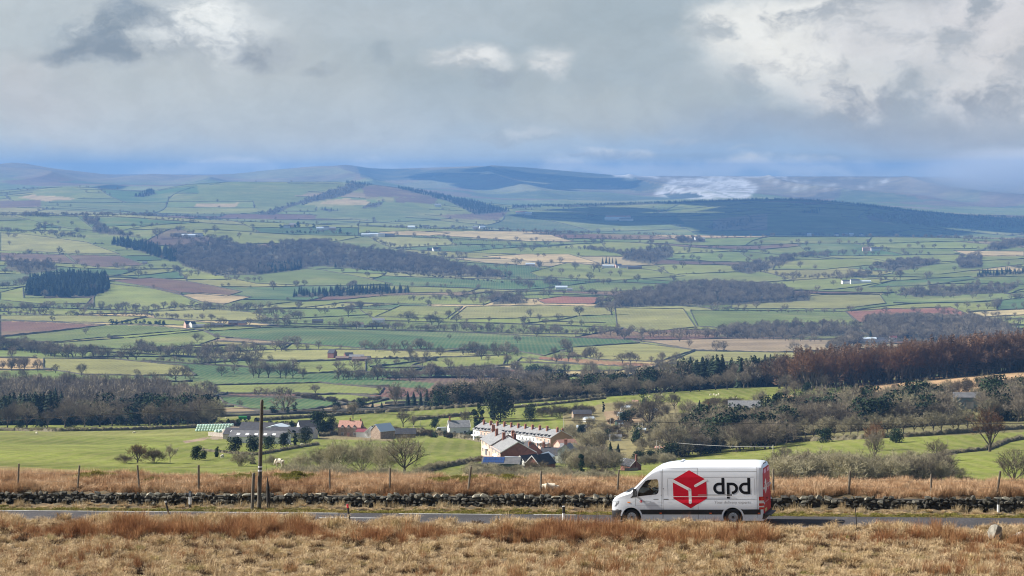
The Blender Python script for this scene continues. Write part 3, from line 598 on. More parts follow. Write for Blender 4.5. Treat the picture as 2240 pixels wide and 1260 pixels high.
def bare_tree(seed, lv=(5, 4, 4), tw_n=5, twl=.09, tww=.006, trunk=.22, spread=.95, stems=1, up=.35, rad=.022, sub=2, dome=0, dw=.36):
    """height 1, returns (trunk verts, faces), (twig verts, faces)"""
    r = np.random.RandomState(seed); V = []; Fc = []; T = []; TF = []
    def rdir(d, ang):
        o = r.normal(size=3); o -= d*np.dot(o, d); o /= np.linalg.norm(o)+1e-9
        q = d*math.cos(ang)+o*math.sin(ang); return q/np.linalg.norm(q)
    def twig(p, d, L):
        q = p+d*L; o = np.cross(d, r.normal(size=3)); o = o/(np.linalg.norm(o)+1e-9)*tww
        k = len(T); T.extend([p-o, p+o, q]); TF.append((k, k+1, k+2))
        for _ in range(sub):
            m = p+d*L*r.uniform(.25, .8); e = rdir(d, r.uniform(.4, .9)); e[2] += .15; k = len(T); o2 = np.cross(e, r.normal(size=3)); o2 = o2/(np.linalg.norm(o2)+1e-9)*tww*.8
            T.extend([m-o2, m+o2, m+e*L*r.uniform(.4, .7)]); TF.append((k, k+1, k+2))
    def branch(p, d, L, ra, lev):
        seg = 3 if lev == 0 else 2; pts = [p]; dd = d
        for i in range(seg):
            dd = rdir(dd, r.uniform(.05, .28)); dd = dd+np.array([0, 0, .10]); dd /= np.linalg.norm(dd); pts.append(pts[-1]+dd*L/seg)
        for i in range(seg): tri_prism(V, Fc, pts[i], pts[i+1], ra*(1-.45*i/seg), ra*(1-.45*(i+1)/seg), 4 if lev < 1 else 3)
        if lev >= len(lv)-1 or ra < .0012:
            for i in range(tw_n*2):
                f = r.uniform(.15, 1)*seg; j = min(int(f), seg-1); q = pts[j]+(pts[j+1]-pts[j])*(f-j); twig(q, rdir(dd, r.uniform(.3, 1.0)), twl*r.uniform(.6, 1.3))
            return
        n = lv[lev+1]
        for i in range(n):
            f = (.35+.65*(i+r.uniform(.3, 1))/n)*seg; j = min(int(f), seg-1); f = min(f, seg); q = pts[j]+(pts[j+1]-pts[j])*(f-j)
            branch(q, rdir(dd, r.uniform(.35, .85)*spread), L*r.uniform(.5, .72), ra*.5, lev+1)
    for s in range(stems):
        b = np.array([0, 0, -.01]) if stems == 1 else np.array([r.uniform(-.09, .09), r.uniform(-.09, .09), -.01])
        if trunk > 0:
            top = b+np.array([r.uniform(-.03, .03), r.uniform(-.03, .03), trunk]); tri_prism(V, Fc, b, top, rad*1.35, rad, 6)
        else: top = b
        for i in range(lv[0]):
            w = 2*PI*(i+r.uniform(-.3, .3))/lv[0]; el = r.uniform(.35, 1.25) if i else 1.5
            d = np.array([math.cos(w)*math.cos(el), math.sin(w)*math.cos(el), math.sin(el)+up*.3]); d /= np.linalg.norm(d)
            branch(top-np.array([0, 0, r.uniform(0, .05)]), d, (.42 if trunk > .1 else .5)*r.uniform(.8, 1.1)*(1 if el < 1 else 1.05), rad*.62, 0)
    if dome:
        for _ in range(dome):
            d = r.normal(size=3); d /= np.linalg.norm(d); d[2] = abs(d[2])*1.1-.35; q = r.uniform(.55, 1.0)**.5; c = np.array([0, 0, (.56 if trunk > .1 else .42)])
            p = c+d*np.array([dw, dw, .40])*q; e = d+np.array([0, 0, .5])+r.normal(size=3)*.35; e /= np.linalg.norm(e); twig(p-e*twl*.5, e, twl*r.uniform(.7, 1.3))
    A = np.array(V); B = np.array(T); zm = max(A[:, 2].max(), B[:, 2].max() if len(B) else 0)
    return (A/zm, Fc), (B/zm, TF)
def conifer(seed, tiers=13, fans=8, wid=.19, droop=.35, start=.06, thin=1.0):
    r = np.random.RandomState(seed); V = []; Fc = []; T = []; TF = []
    tri_prism(V, Fc, np.array([0, 0, -.02]), np.array([0, 0, .97]), .014, .003, 5)
    for i in range(tiers):
        z = start+(1-start)*(i/tiers)**.9; w = wid*(1-i/tiers)**.8+.02
        for j in range(fans):
            a = 2*PI*(j+r.uniform(-.5, .5))/fans; L = w*r.uniform(.7, 1.2); zz = z+r.uniform(-.02, .03)
            c, s = math.cos(a), math.sin(a); k = len(T); wd = L*.42*thin
            T.extend([np.array([0, 0, zz+.03]), np.array([c*L*.6-s*wd, s*L*.6+c*wd, zz-droop*L*.5]), np.array([c*L, s*L, zz-droop*L]), np.array([c*L*.6+s*wd, s*L*.6-c*wd, zz-droop*L*.5])])
            TF.append((k, k+1, k+2)); TF.append((k, k+2, k+3))
    k = len(T); T.extend([np.array([-.012, 0, .93]), np.array([.012, 0, .93]), np.array([0, 0, 1.0])]); TF.append((k, k+1, k+2))
    return (np.array(V), Fc), (np.array(T), TF)
def leafy(seed, n=420, lobes=9, w=.34, base=.12, leaf=.035, top=1.0, pointy=0.0):
    r = np.random.RandomState(seed); V = []; Fc = []; T = []; TF = []
    tri_prism(V, Fc, np.array([0, 0, -.02]), np.array([0, 0, .6]), .025, .01, 5)
    cs_ = []
    for i in range(lobes):
        z = base+(top-base)*r.uniform(.1, .85); ww = w*(1-pointy*(z-base)/(top-base)); a = r.uniform(0, 2*PI); q = ww*r.uniform(0, .7)
        cs_.append((np.array([math.cos(a)*q, math.sin(a)*q, z]), ww*r.uniform(.35, .6)*(1-.3*pointy)))
    for i in range(n):
        c, rr = cs_[r.randint(lobes)]; d = r.normal(size=3); d /= np.linalg.norm(d); p = c+d*rr*np.array([1, 1, .8])*r.uniform(.75, 1.08)
        if p[2] < .02: continue
        a = r.normal(size=3); a /= np.linalg.norm(a); b = np.cross(a, d+r.normal(size=3)*.5); b /= np.linalg.norm(b)+1e-9; s = leaf*r.uniform(.6, 1.4); k = len(T)
        T.extend([p-a*s, p+b*s*.7, p+a*s, p-b*s*.7]); TF.append((k, k+1, k+2, k+3))
    B = np.array(T); B[:, 2] *= 1/max(B[:, 2].max(), 1e-3)
    return (np.array(V), Fc), (B, TF)
def two(name, g, mt, mc):
    """one mesh with trunk and crown"""
    (a, fa), (b, fb) = g; n = len(a); V = np.concatenate([a, b]); Fs = fa+[tuple(i+n for i in f) for f in fb]
    return mesh_np(name, V, Fs, [mt, mc], mi=[0]*len(fa)+[1]*len(fb))
def parts(g, mt, mc, tn='trunk', cn='crown'):
    (a, fa), (b, fb) = g; return mesh_np(tn, a, fa, [mt]), mesh_np(cn, b, fb, [mc])
FARKW = dict(lv=(6, 4), tw_n=6, twl=.14, tww=.008, sub=1, dome=110)
G_far = [bare_tree(i, trunk=.2 if i % 3 else .12, spread=1.0+.1*(i % 2), **FARKW) for i in range(7)]
G_con = [conifer(20+i, wid=.2+.03*i) for i in range(3)]
G_lar = [conifer(30+i, tiers=20, fans=8, wid=.16+.02*i, droop=-.25, start=.12, thin=.34) for i in range(3)]
G_evr = [leafy(40+i, 320, 10, .42, .0, .06) for i in range(3)]
G_bsh = [bare_tree(50+i, lv=(6, 4), tw_n=6, twl=.22, tww=.012, trunk=0, stems=3, rad=.012, sub=1) for i in range(3)]
PROTO = {}
def proto(kind, gs, mt, mc):
    col = bpy.data.collections.new('prototypes_'+kind)
    for i, g in enumerate(gs):
        o = bpy.data.objects.new('%s_form_%s' % (kind, 'abcdefghij'[i]), two(kind, g, mt, mc)); col.objects.link(o)
    PROTO[kind] = (col, [o.data for o in col.objects])
proto('bare', G_far, M_bark, M_twig); proto('conifer', G_con, M_bark, M_con); proto('larch', G_lar, M_bark, M_lar); proto('evergreen', G_evr, M_bark, M_ever); proto('bush', G_bsh, M_bushm, M_bushm)
def scatter(name, col, P, rot, scl, idx, label, parent=None):
    """a mass nobody could count: points that carry a shape each"""
    me = bpy.data.meshes.new(name); P = np.asarray(P, np.float32); me.vertices.add(len(P)); me.vertices.foreach_set('co', P.ravel())
    for nm, typ, arr, key in (('turn', 'FLOAT_VECTOR', rot, 'vector'), ('size', 'FLOAT_VECTOR', scl, 'vector'), ('form', 'INT', idx, 'value')):
        a = me.attributes.new(nm, typ, 'POINT'); a.data.foreach_set(key, np.asarray(arr, np.float32 if key == 'vector' else np.int32).ravel())
    o = obj(name, me, parent, kind='stuff', label=label)
    ng = bpy.data.node_groups.new(name+'_spread', 'GeometryNodeTree')
    ng.interface.new_socket('Geometry', in_out='INPUT', socket_type='NodeSocketGeometry'); ng.interface.new_socket('Geometry', in_out='OUTPUT', socket_type='NodeSocketGeometry')
    N = ng.nodes; gi = N.new('NodeGroupInput'); go = N.new('NodeGroupOutput'); ci = N.new('GeometryNodeCollectionInfo'); ci.inputs[0].default_value = col; ci.inputs['Separate Children'].default_value = True; ci.inputs['Reset Children'].default_value = True
    ip = N.new('GeometryNodeInstanceOnPoints'); ip.inputs['Pick Instance'].default_value = True; mp = N.new('GeometryNodeMeshToPoints')
    L = ng.links; L.new(gi.outputs[0], ip.inputs['Points']); L.new(ci.outputs[0], ip.inputs['Instance'])
    def attr(nm, dt):
        a = N.new('GeometryNodeInputNamedAttribute'); a.data_type = dt; a.inputs[0].default_value = nm
        return [s for s in a.outputs if s.enabled and s.name == 'Attribute'][0]
    L.new(attr('form', 'INT'), ip.inputs['Instance Index']); L.new(attr('size', 'FLOAT_VECTOR'), ip.inputs['Scale'])
    e = N.new('FunctionNodeEulerToRotation'); L.new(attr('turn', 'FLOAT_VECTOR'), e.inputs[0]); L.new(e.outputs[0], ip.inputs['Rotation'])
    L.new(ip.outputs[0], go.inputs[0]); N.remove(mp)
    md = o.modifiers.new('spread', 'NODES'); md.node_group = ng
    return o
# ---------------------------------------------------------------- trees one can tell apart
NEARK = dict(lv=(7, 5, 4), tw_n=4, twl=.085, tww=.0032, sub=2, dome=420)
def near_protos():
    P = {}
    P['spreading'] = [parts(bare_tree(100+i, trunk=.2, spread=1.05, rad=.024, **NEARK), M_bark, M_twig) for i in range(4)]
    P['slender'] = [parts(bare_tree(110+i, trunk=.3, spread=.75, rad=.016, **NEARK), M_bark, M_twigy) for i in range(3)]
    P['thicket'] = [parts(bare_tree(120+i, lv=(5, 4, 3), tw_n=5, twl=.12, tww=.0030, trunk=0, stems=4, spread=.75, rad=.010, sub=2, dome=350, dw=.42), M_bark, M_twigy, 'stems', 'twigs') for i in range(3)]
    P['rusty'] = [parts(bare_tree(130+i, trunk=.16, spread=1.0, rad=.028, **NEARK), M_bark, M_rust) for i in range(2)]
    P['fir'] = [parts(conifer(140+i, tiers=22, fans=12, wid=.2+.04*i, start=.03), M_bark, M_con) for i in range(3)]
    P['yew'] = [parts(leafy(150+i, 1900, 18, .30-.04*i, -.04, .026, pointy=.35), M_bark, M_ever) for i in range(3)]
    P['holly'] = [parts(leafy(160+i, 2200, 18, .50, -.08, .032), M_bark, M_ever) for i in range(3)]
    P['cedar'] = [parts(leafy(170+i, 3000, 26, .52, .12, .026), M_bark, M_con) for i in range(2)]
    P['brown_fir'] = [parts(conifer(180, tiers=20, fans=12, wid=.24, start=.02), M_bark, M_dead)]
    P['shrub'] = [parts(bare_tree(190+i, lv=(6, 4, 3), tw_n=4, twl=.14, tww=.0045, trunk=0, stems=3, spread=.85, rad=.010, sub=2, dome=350, dw=.5), M_bushm, M_bushm, 'stems', 'twigs') for i in range(3)]
    P['larch'] = [parts(conifer(195+i, tiers=26, fans=9, wid=.18, droop=-.25, start=.12, thin=.3), M_bark, M_lar) for i in range(2)]
    return P
NP = near_protos()
KINDNAME = {'spreading': ('bare_tree', 'bare spreading tree'), 'slender': ('bare_tree', 'bare slender pale tree'), 'thicket': ('shrub', 'tall bare many-stemmed shrub'), 'rusty': ('bare_tree', 'bare tree with rust-brown twigs'), 'fir': ('conifer_tree', 'dark green fir'),
            'yew': ('evergreen_tree', 'dark upright evergreen'), 'holly': ('evergreen_bush', 'dark rounded evergreen bush'), 'cedar': ('pine_tree', 'broad dark pine'), 'brown_fir': ('conifer_tree', 'brown-needled conical tree'), 'shrub': ('shrub', 'low brown leafless bush'), 'larch': ('larch_tree', 'rust-coloured larch')}
CATN = {'bare_tree': 'tree', 'conifer_tree': 'tree', 'evergreen_tree': 'tree', 'pine_tree': 'tree', 'larch_tree': 'tree', 'shrub': 'shrub', 'evergreen_bush': 'bush'}
ORD = 'first second third fourth fifth sixth seventh eighth ninth tenth eleventh twelfth thirteenth fourteenth fifteenth sixteenth seventeenth eighteenth nineteenth twentieth'.split()
def ordw(i):
    if i < 20: return ORD[i]
    T = ['twenty', 'thirty', 'forty', 'fifty', 'sixty', 'seventy', 'eighty', 'ninety']; n = i+1
    return T[n//10-2]+('-'+ORD[n % 10-1] if n % 10 else 'th')
NTREE = [0]
def near_tree(kind, u, v, hpx, label, w=1.0, dmin=0, dmax=None, group=None):
    """a tree whose foot shows at photo pixel (u, v), standing hpx photo pixels tall"""
    p = G(u, v, dmin)
    if dmax and p.y > dmax: p = GD(u, dmax)
    h = hpx*p.y/F; vs = NP[kind]; a, b = vs[NTREE[0] % len(vs)]; NTREE[0] += 1
    e = empty(KINDNAME[kind][0], p-Vector((0, 0, .15)), R.uniform(0, 6.28), label=label, cat=CATN[KINDNAME[kind][0]], group=group)
    e.scale = (h*w, h*w, h)
    obj(a.name, a, e); obj(b.name, b, e)
    return e
# (kind, u, v, height px, label)
NEAR = [
 ('spreading', 885, 1038, 98, 'large twiggy bare tree growing just beyond the moor, right of the shrub row', 1.0), ('thicket', 840, 1034, 80, 'bare thicket stem touching the left of the large twiggy tree', .9), ('thicket', 790, 1030, 88, 'tall bare shrub in the middle of the roadside shrub row', 1.1), ('thicket', 740, 1030, 80, 'bare shrub below the white farmhouse outbuildings', 1.1),
 ('thicket', 700, 1028, 62, 'bare shrub right of the grazing sheep', 1.2), ('thicket', 655, 1024, 42, 'small bare shrub just right of the grazing sheep', 1.4), ('thicket', 528, 1020, 40, 'low bare shrub left of the telegraph pole', 1.5), ('yew', 553, 1016, 26, 'small dark bush beside the telegraph pole', 1.3), ('thicket', 600, 1018, 30, 'low shrub behind the grazing sheep', 1.5),
 ('rusty', 300, 1012, 48, 'rust-brown bush above the left moss hillock', 1.3), ('shrub', 335, 1012, 40, 'brown bush right of the rust-brown bush', 1.3), ('slender', 372, 1012, 48, 'pale rounded bare tree left of the two dark bushes', .95), ('shrub', 270, 1013, 26, 'low brown bush on the left edge of the rust bush', 1.5),
 ('holly', 428, 1006, 34, 'dark bushy thorn, left of the two in the near field', .95), ('holly', 446, 1004, 22, 'dark bush touching the bushy thorn in the near field', .9), ('yew', 474, 1000, 25, 'small dark tree alone in the near field', 1.0), ('holly', 515, 990, 36, 'dark round bush below the left end of the barns', 1.1), ('holly', 554, 990, 42, 'dark round bush hiding the end of the big barn, left of the pole', .9),
 ('holly', 588, 982, 32, 'dark round bush right of the pole under the barns', 1.1), ('holly', 620, 978, 34, 'brown-green round tree under the barns', .9), ('yew', 645, 975, 36, 'dark tree left of the pale evergreen by the barns', 1.0), ('cedar', 668, 974, 44, 'dark evergreen at the right end of the barns', .7), 
 ('holly', 702, 950, 56, 'big ivy-clad tree left of the farmhouse', .85), ('holly', 725, 942, 36, 'ivy-clad tree touching the left wall of the farmhouse', .8), ('yew', 645, 906, 27, 'dark upright tree on the far hedge above the barns', 1.0), ('yew', 630, 907, 18, 'small dark tree beside the upright tree above the barns', 1.2), ('holly', 598, 908, 22, 'round bare-brown bush above the barn roof', 1.0),
 ('yew', 706, 904, 14, 'little pointed evergreen above the ivy-clad tree', .9), ('cedar', 735, 901, 28, 'dark rounded evergreen at the left end of the far belt', .8), ('spreading', 772, 916, 50, 'bare tree standing behind the farmhouse roof', .9), ('cedar', 790, 898, 28, 'broad dark evergreen over the farmhouse roof', 1.0), ('fir', 815, 897, 20, 'small dark fir right of the broad evergreen', 1.2), ('fir', 835, 897, 18, 'small dark fir in the far belt left of the tall bare tree', 1.2),
 ('spreading', 865, 893, 62, 'tall bare tree left of the row of dark firs', .75), ('fir', 892, 891, 36, 'first dark fir of the short row in the far belt', 1.0), ('fir', 905, 890, 34, 'second dark fir of the short row in the far belt', 1.0), ('fir', 920, 889, 34, 'third dark fir of the short row in the far belt', 1.0), ('fir', 934, 889, 39, 'last and tallest dark fir of the short row in the far belt', 1.0), ('spreading', 882, 934, 42, 'bare tree in the field right of the farmhouse', 1.0), ('spreading', 905, 934, 28, 'smaller bare tree in the field right of the farmhouse', 1.0), ('holly', 950, 936, 24, 'dark round bush left of the white cottage', 1.1),
 ('slender', 1018, 948, 62, 'tall pale bare tree in front of the white cottage', .6), ('yew', 1043, 948, 68, 'tall narrow dark yew at the left end of the terrace', .65), ('yew', 1054, 942, 48, 'second narrow dark yew at the left end of the terrace', .7), ('cedar', 1095, 922, 84, 'great dark pine towering behind the terrace', .85), ('yew', 1078, 918, 46, 'dark evergreen under the left of the great pine', .9), ('cedar', 1160, 922, 42, 'leaning dark pine behind the middle of the terrace', .75),
 ('spreading', 960, 880, 50, 'bare tree at the left of the large central belt', .9), ('spreading', 1000, 879, 52, 'round bare tree left of the great pine', 1.0), ('spreading', 1035, 876, 50, 'bare tree rising above the yews by the terrace', 1.0), ('spreading', 1140, 878, 58, 'bare tree behind the leaning pine', 1.0), ('spreading', 1190, 866, 52, 'bare tree with a forked trunk behind the terrace', .9), ('spreading', 1292, 850, 66, 'tall bare tree in the central belt with open crown', .85), ('spreading', 1345, 858, 64, 'wide bare tree in the central belt', 1.0),
 ('spreading', 1457, 852, 72, 'tallest bare tree in the central belt with a pale trunk', .85), ('slender', 1240, 868, 46, 'slim bare tree in the central belt', .9), ('holly', 1392, 858, 28, 'dark evergreen mound at the foot of the central belt', 1.2), ('yew', 1218, 868, 32, 'narrow dark evergreen in the central belt', .9), ('holly', 1600, 848, 26, 'dark evergreen mound under the spruces', 1.1), ('cedar', 1170, 830, 34, 'blue-green pine clump beyond the belt, left', 1.3), ('cedar', 1195, 832, 32, 'blue-green pine clump beyond the belt, right', 1.3), ('cedar', 1226, 830, 24, 'small blue-green pine beyond the belt', 1.1),
 ('yew', 1320, 901, 24, 'small lone dark tree in the green field', .85), ('spreading', 1420, 938, 78, 'big bare tree over the allotment sheds', .95), ('spreading', 1505, 920, 52, 'round bare tree left of the white bungalow', 1.0), ('fir', 1530, 915, 40, 'dark green cypress behind the white bungalow', .9), ('brown_fir', 1550, 915, 38, 'rusty brown cypress behind the white bungalow', 1.0), ('brown_fir', 1460, 905, 20, 'little rusty cypress among the bare trees', .9), ('slender', 1668, 895, 50, 'pale birch clump right of the slate roofed house', .9), ('slender', 1655, 898, 52, 'pale birch left of the slate roofed house edge', .7),
 ('shrub', 1190, 912, 30, 'bare thicket on the green field above the terrace', 1.4), ('shrub', 1225, 915, 34, 'bare thicket right of the leaning pine', 1.4), ('shrub', 1262, 912, 36, 'bare thicket beside the dark shed', 1.3), ('shrub', 1290, 905, 24, 'small bare thicket at the field corner', 1.2), ('spreading', 1440, 890, 36, 'bare tree at the top of the allotments', 1.1), ('spreading', 1475, 895, 40, 'bare round tree above the allotments', 1.1), ('shrub', 1560, 892, 30, 'bare brown thicket under the sheep pasture', 1.6), ('shrub', 1600, 895, 32, 'wide bare brown thicket under the sheep pasture', 1.6),
 ('slender', 1290, 985, 60, 'grey bare tree right of the terrace gable', 1.0), ('slender', 1320, 985, 46, 'grey bare tree behind the dark spruce', 1.2), ('fir', 1335, 1022, 56, 'dense dark green spruce left of the red cottage', .95), ('yew', 1318, 1020, 34, 'narrow dark evergreen beside the dense spruce', .8), ('yew', 1272, 1035, 44, 'dark evergreen among the bare bushes above the moor', .8), ('slender', 1255, 1020, 50, 'bare bush left of the dark evergreen above the moor', 1.3), ('shrub', 1310, 1048, 34, 'rounded grey bush directly above the moor grass', 1.6), ('holly', 1270, 950, 24, 'dark shrub behind the terrace gable', 1.0),
 ('slender', 1245, 1000, 36, 'bare tree over the small white cottage', 1.2), ('shrub', 1165, 1035, 38, 'reddish bare bush in front of the green barn', 1.5), ('shrub', 1195, 1040, 30, 'low brown bush above the sheep fleece', 1.6), ('shrub', 1100, 1040, 26, 'bramble bush under the green barn', 1.8), ('shrub', 1065, 1038, 26, 'bramble bush left of the green barn corner', 1.5), ('shrub', 1135, 1044, 24, 'bramble bush at the moor edge below the barn', 1.6), ('fir', 1352, 990, 22, 'small fir behind the red cottage', 1.0), ('holly', 1395, 1015, 32, 'dark shrub right of the red cottage', 1.0), ('holly', 1425, 1010, 26, 'dark bush beside the red cottage garden', 1.2), ('slender', 1405, 985, 34, 'small bare garden tree behind the red cottage', 1.0),
 ('yew', 1390, 965, 26, 'pointed dark bush in the allotment', .9), ('yew', 1398, 955, 16, 'little green bush in the allotment', 1.1), ('holly', 1465, 1005, 40, 'dark laurel where the lane meets the field', 1.4), ('holly', 1492, 1000, 28, 'dark laurel right of the first by the field corner', 1.3), ('shrub', 1360, 960, 20, 'brown bush in the gardens', 1.5), ('shrub', 1345, 945, 20, 'brown garden bush by the white van', 1.5),
 ('spreading', 1718, 1003, 30, 'leaning dark bare tree just above the van roof', 1.3), ('spreading', 1912, 1010, 78, 'bare tree with a dark leaning trunk in the gully', .8), ('rusty', 2165, 988, 110, 'large red-brown bare tree on the field bank', .95), ('thicket', 1780, 1056, 66, 'bare grey thicket nearest the back of the van', 1.5), ('thicket', 1830, 1056, 84, 'tall pale thicket left of the middle post', 1.1), ('thicket', 1885, 1058, 70, 'grey thicket under the leaning trunk', 1.3), ('thicket', 1950, 1058, 72, 'wide grey thicket right of the leaning trunk', 1.3),
 ('spreading', 2045, 1058, 66, 'dark spreading thorn tree behind the fence', 1.3), ('spreading', 2050, 1010, 56, 'pale bare tree below the field bank', 1.0), ('thicket', 2000, 1058, 50, 'low grey thicket left of the thorn tree', 1.5), ('spreading', 2218, 1064, 92, 'bare tree with many upright limbs at the right edge', 1.0), ('shrub', 2115, 1060, 24, 'low brown bush at the moor edge, right', 1.8), ('shrub', 1720, 1058, 40, 'bare bush right behind the van', 1.4), ('thicket', 1990, 1000, 22, 'short bare shrub on the green slope', 1.2),
 ('rusty', 1915, 985, 70, 'red-brown bare tree above the gully trunk', .9), ('spreading', 1960, 870, 42, 'bare tree on the bracken slope, right of the pair', 1.0), ('spreading', 1900, 880, 44, 'bare tree standing on the bracken slope', .9), ('spreading', 1945, 885, 46, 'bare tree beside the blue-green bush', .9), ('cedar', 1970, 895, 34, 'blue-green evergreen bush in the middle wood', .8), ('brown_fir', 1996, 895, 24, 'small orange cypress in the middle wood', .8), ('holly', 1890, 905, 36, 'dark bush in the middle wood under the slope', 1.0), ('holly', 1915, 905, 22, 'green laurel by the white post', 1.6),
 ('cedar', 2115, 858, 34, 'dark green tree behind the tin barn', .9), ('holly', 2140, 845, 22, 'bright green bush behind the tin barn', 1.2), ('spreading', 2060, 915, 62, 'pale bare tree left of the tin barn', .9), ('spreading', 2205, 910, 72, 'large bare tree right of the tin barn', 1.1), ('spreading', 1720, 855, 40, 'bare tree at the left foot of the larches', 1.2), ('spreading', 1715, 882, 44, 'bare tree with a fork by the green clearing', 1.2), ('holly', 1702, 884, 28, 'dark bush at the corner of the green clearing', 1.0), ('spreading', 1738, 868, 40, 'dark bare tree in the green clearing', 1.0), ('holly', 1765, 860, 26, 'dark bush right of the bare tree in the clearing', .9), ('spreading', 1802, 855, 46, 'pale tree before the larches', .9),
 ('holly', 1960, 968, 34, 'black-green holly at the lower edge of the middle wood', 1.2), ('holly', 1805, 968, 34, 'dark holly by the hedge line above the van', 1.2)]
for kind, u, v, h, lab, w in NEAR: near_tree(kind, u, v, h, lab, w)
# the belt of larches and spruces and the woods around, row by row; the front ones are trees of their own
def row(kind, u0, v0, u1, v1, n, hpx, label, w=1.0, back=0, jit=.15):
    out = []
    for i in range(n):
        f = (i+.5)/n; u = u0+(u1-u0)*f+R.uniform(-.25, .25)*(u1-u0)/n; v = v0+(v1-v0)*f
        out.append(near_tree(kind if isinstance(kind, str) else kind[R.randint(len(kind))], u, v+R.uniform(-1, 1), hpx*R.uniform(1-jit, 1+jit), label % ordw(i), w))
    return out
row(['rusty', 'rusty', 'larch'], 1750, 856, 2245, 810, 48, 86, '%s rust-coloured tree from the left along the front of the plantation', .85, jit=.16)
row('fir', 1490, 853, 1760, 842, 20, 62, '%s spruce from the left in the dark row behind the central belt', .9)
row('spreading', 1100, 884, 1700, 844, 20, 44, '%s smaller bare tree from the left filling the central belt', 1.15)
row('slender', 1690, 968, 2130, 944, 22, 52, '%s bare tree from the left along the long field hedge on the right', 1.15)
row(['spreading', 'slender'], 1500, 985, 1700, 975, 9, 56, '%s bare tree from the left in the clump above the van', 1.2)
row('spreading', 0, 938, 470, 928, 12, 58, '%s bare tree from the left at the front of the left wood', 1.0)
row('holly', 20, 938, 500, 924, 9, 24, '%s dark undergrowth bush from the left at the front of the left wood', 1.4)
row('fir', 0, 925, 150, 915, 8, 60, '%s dark fir from the left in the corner of the left wood', 1.0)
for i, (u, v, h) in enumerate([(205, 905, 46), (225, 900, 50), (265, 903, 54), (282, 905, 48), (120, 915, 58), (135, 915, 60)]): near_tree('fir', u, v, h, 'dark fir standing up among the bare crowns of the left wood, %s from the left' % ORD[[2, 3, 4, 5, 0, 1][i]], 1.0)
# woods behind the front rows, one mass
proto('tall', [bare_tree(200+i, trunk=.2, spread=1.0, rad=.022, **NEARK) for i in range(4)], M_bark, M_twig); proto('laurel', [leafy(230+i, 1300, 14, .5, -.06, .035) for i in range(3)], M_bark, M_ever); proto('brush', [bare_tree(210+i, lv=(5, 4, 3), tw_n=5, twl=.12, tww=.0034, trunk=0, stems=4, spread=.75, rad=.010, sub=2, dome=350, dw=.42) for i in range(4)], M_bark, M_twigy)
band(-80, 470, 1180, 1340, ['tall', 'tall', 'brush', 'laurel'], 13, 9.5, .4); band(-80, 450, 1500, 2000, ['tall', 'bare'], 15, 11, .35, f=lambda u, D: 30 < u+(D-1500)*.12 and u < 470-(D-1500)*.25)
band(0, 130, 1180, 1330, 'conifer', 16, 11)
proto('russet', [bare_tree(220+i, trunk=.3, spread=.6, rad=.014, dw=.24, **{**NEARK, 'dome': 420, 'tww': .0045}) for i in range(4)], M_bark, M_lar); band(1700, 2420, 1285, 1420, ['larch', 'russet', 'russet'], 22, 6.0, .14, f=lambda u, D: D < 1295+(u-1700)*.8); band(1480, 1780, 1365, 1450, 'conifer', 19, 7, .15, f=lambda u, D: True)
band(960, 1740, 1352, 1410, ['tall', 'tall', 'laurel', 'bare'], 13, 8, .35); band(1470, 2260, 880, 1000, 'laurel', 2.4, 12, .3); band(1710, 2080, 460, 480, 'laurel', 1.8, 6, .3); band(1240, 1345, 640, 780, 'laurel', 2.5, 12, .3); band(1470, 1730, 800, 960, ['tall', 'brush', 'tall', 'tall', 'tall', 'brush', 'laurel'], 10, 6.8, .35)  # low laurel bands are added as a dark base, painting shade under the trees
band(1700, 2260, 870, 1010, ['tall', 'tall', 'tall', 'tall', 'tall', 'brush', 'brush', 'laurel'], 11.0, 6.6, .35, f=lambda u, D: not (2080 < u < 2160 and 850 < D < 1010)); band(1245, 1470, 860, 1180, ['tall', 'brush', 'brush', 'laurel'], 6.0, 16, .35); band(690, 760, 1000, 1080, ['brush', 'laurel'], 5, 9); band(1850, 2260, 1010, 1120, ['tall', 'brush'], 9, 9, f=lambda u, D: not (2060 < u < 2150 and D < 1100) and u > 1850+(D-1010)*1.5)
band(1700, 2090, 455, 505, ['brush', 'brush', 'tall'], 5.6, 4.6, .35, w=1.25); band(1030, 1340, 470, 540, 'brush', 2.4, 3.6, .3, f=lambda u, D: D > 470+abs(u-1180)*.1, w=1.4)
band(1240, 1350, 620, 800, ['brush', 'tall'], 6, 7); band(620, 930, 405, 450, 'brush', 3.2, 4.5, .35, w=1.2); band(1390, 1480, 720, 900, 'brush', 3.5, 8); band(480, 690, 1110, 1135, ['evergreen', 'bush'], 3.5, 4.5)
band(940, 1040, 960, 1020, ['bush', 'evergreen'], 3, 6.5); band(850, 960, 1000, 1080, 'bush', 3.5, 9); band(1330, 1460, 1000, 1100, 'bush', 2.2, 9)
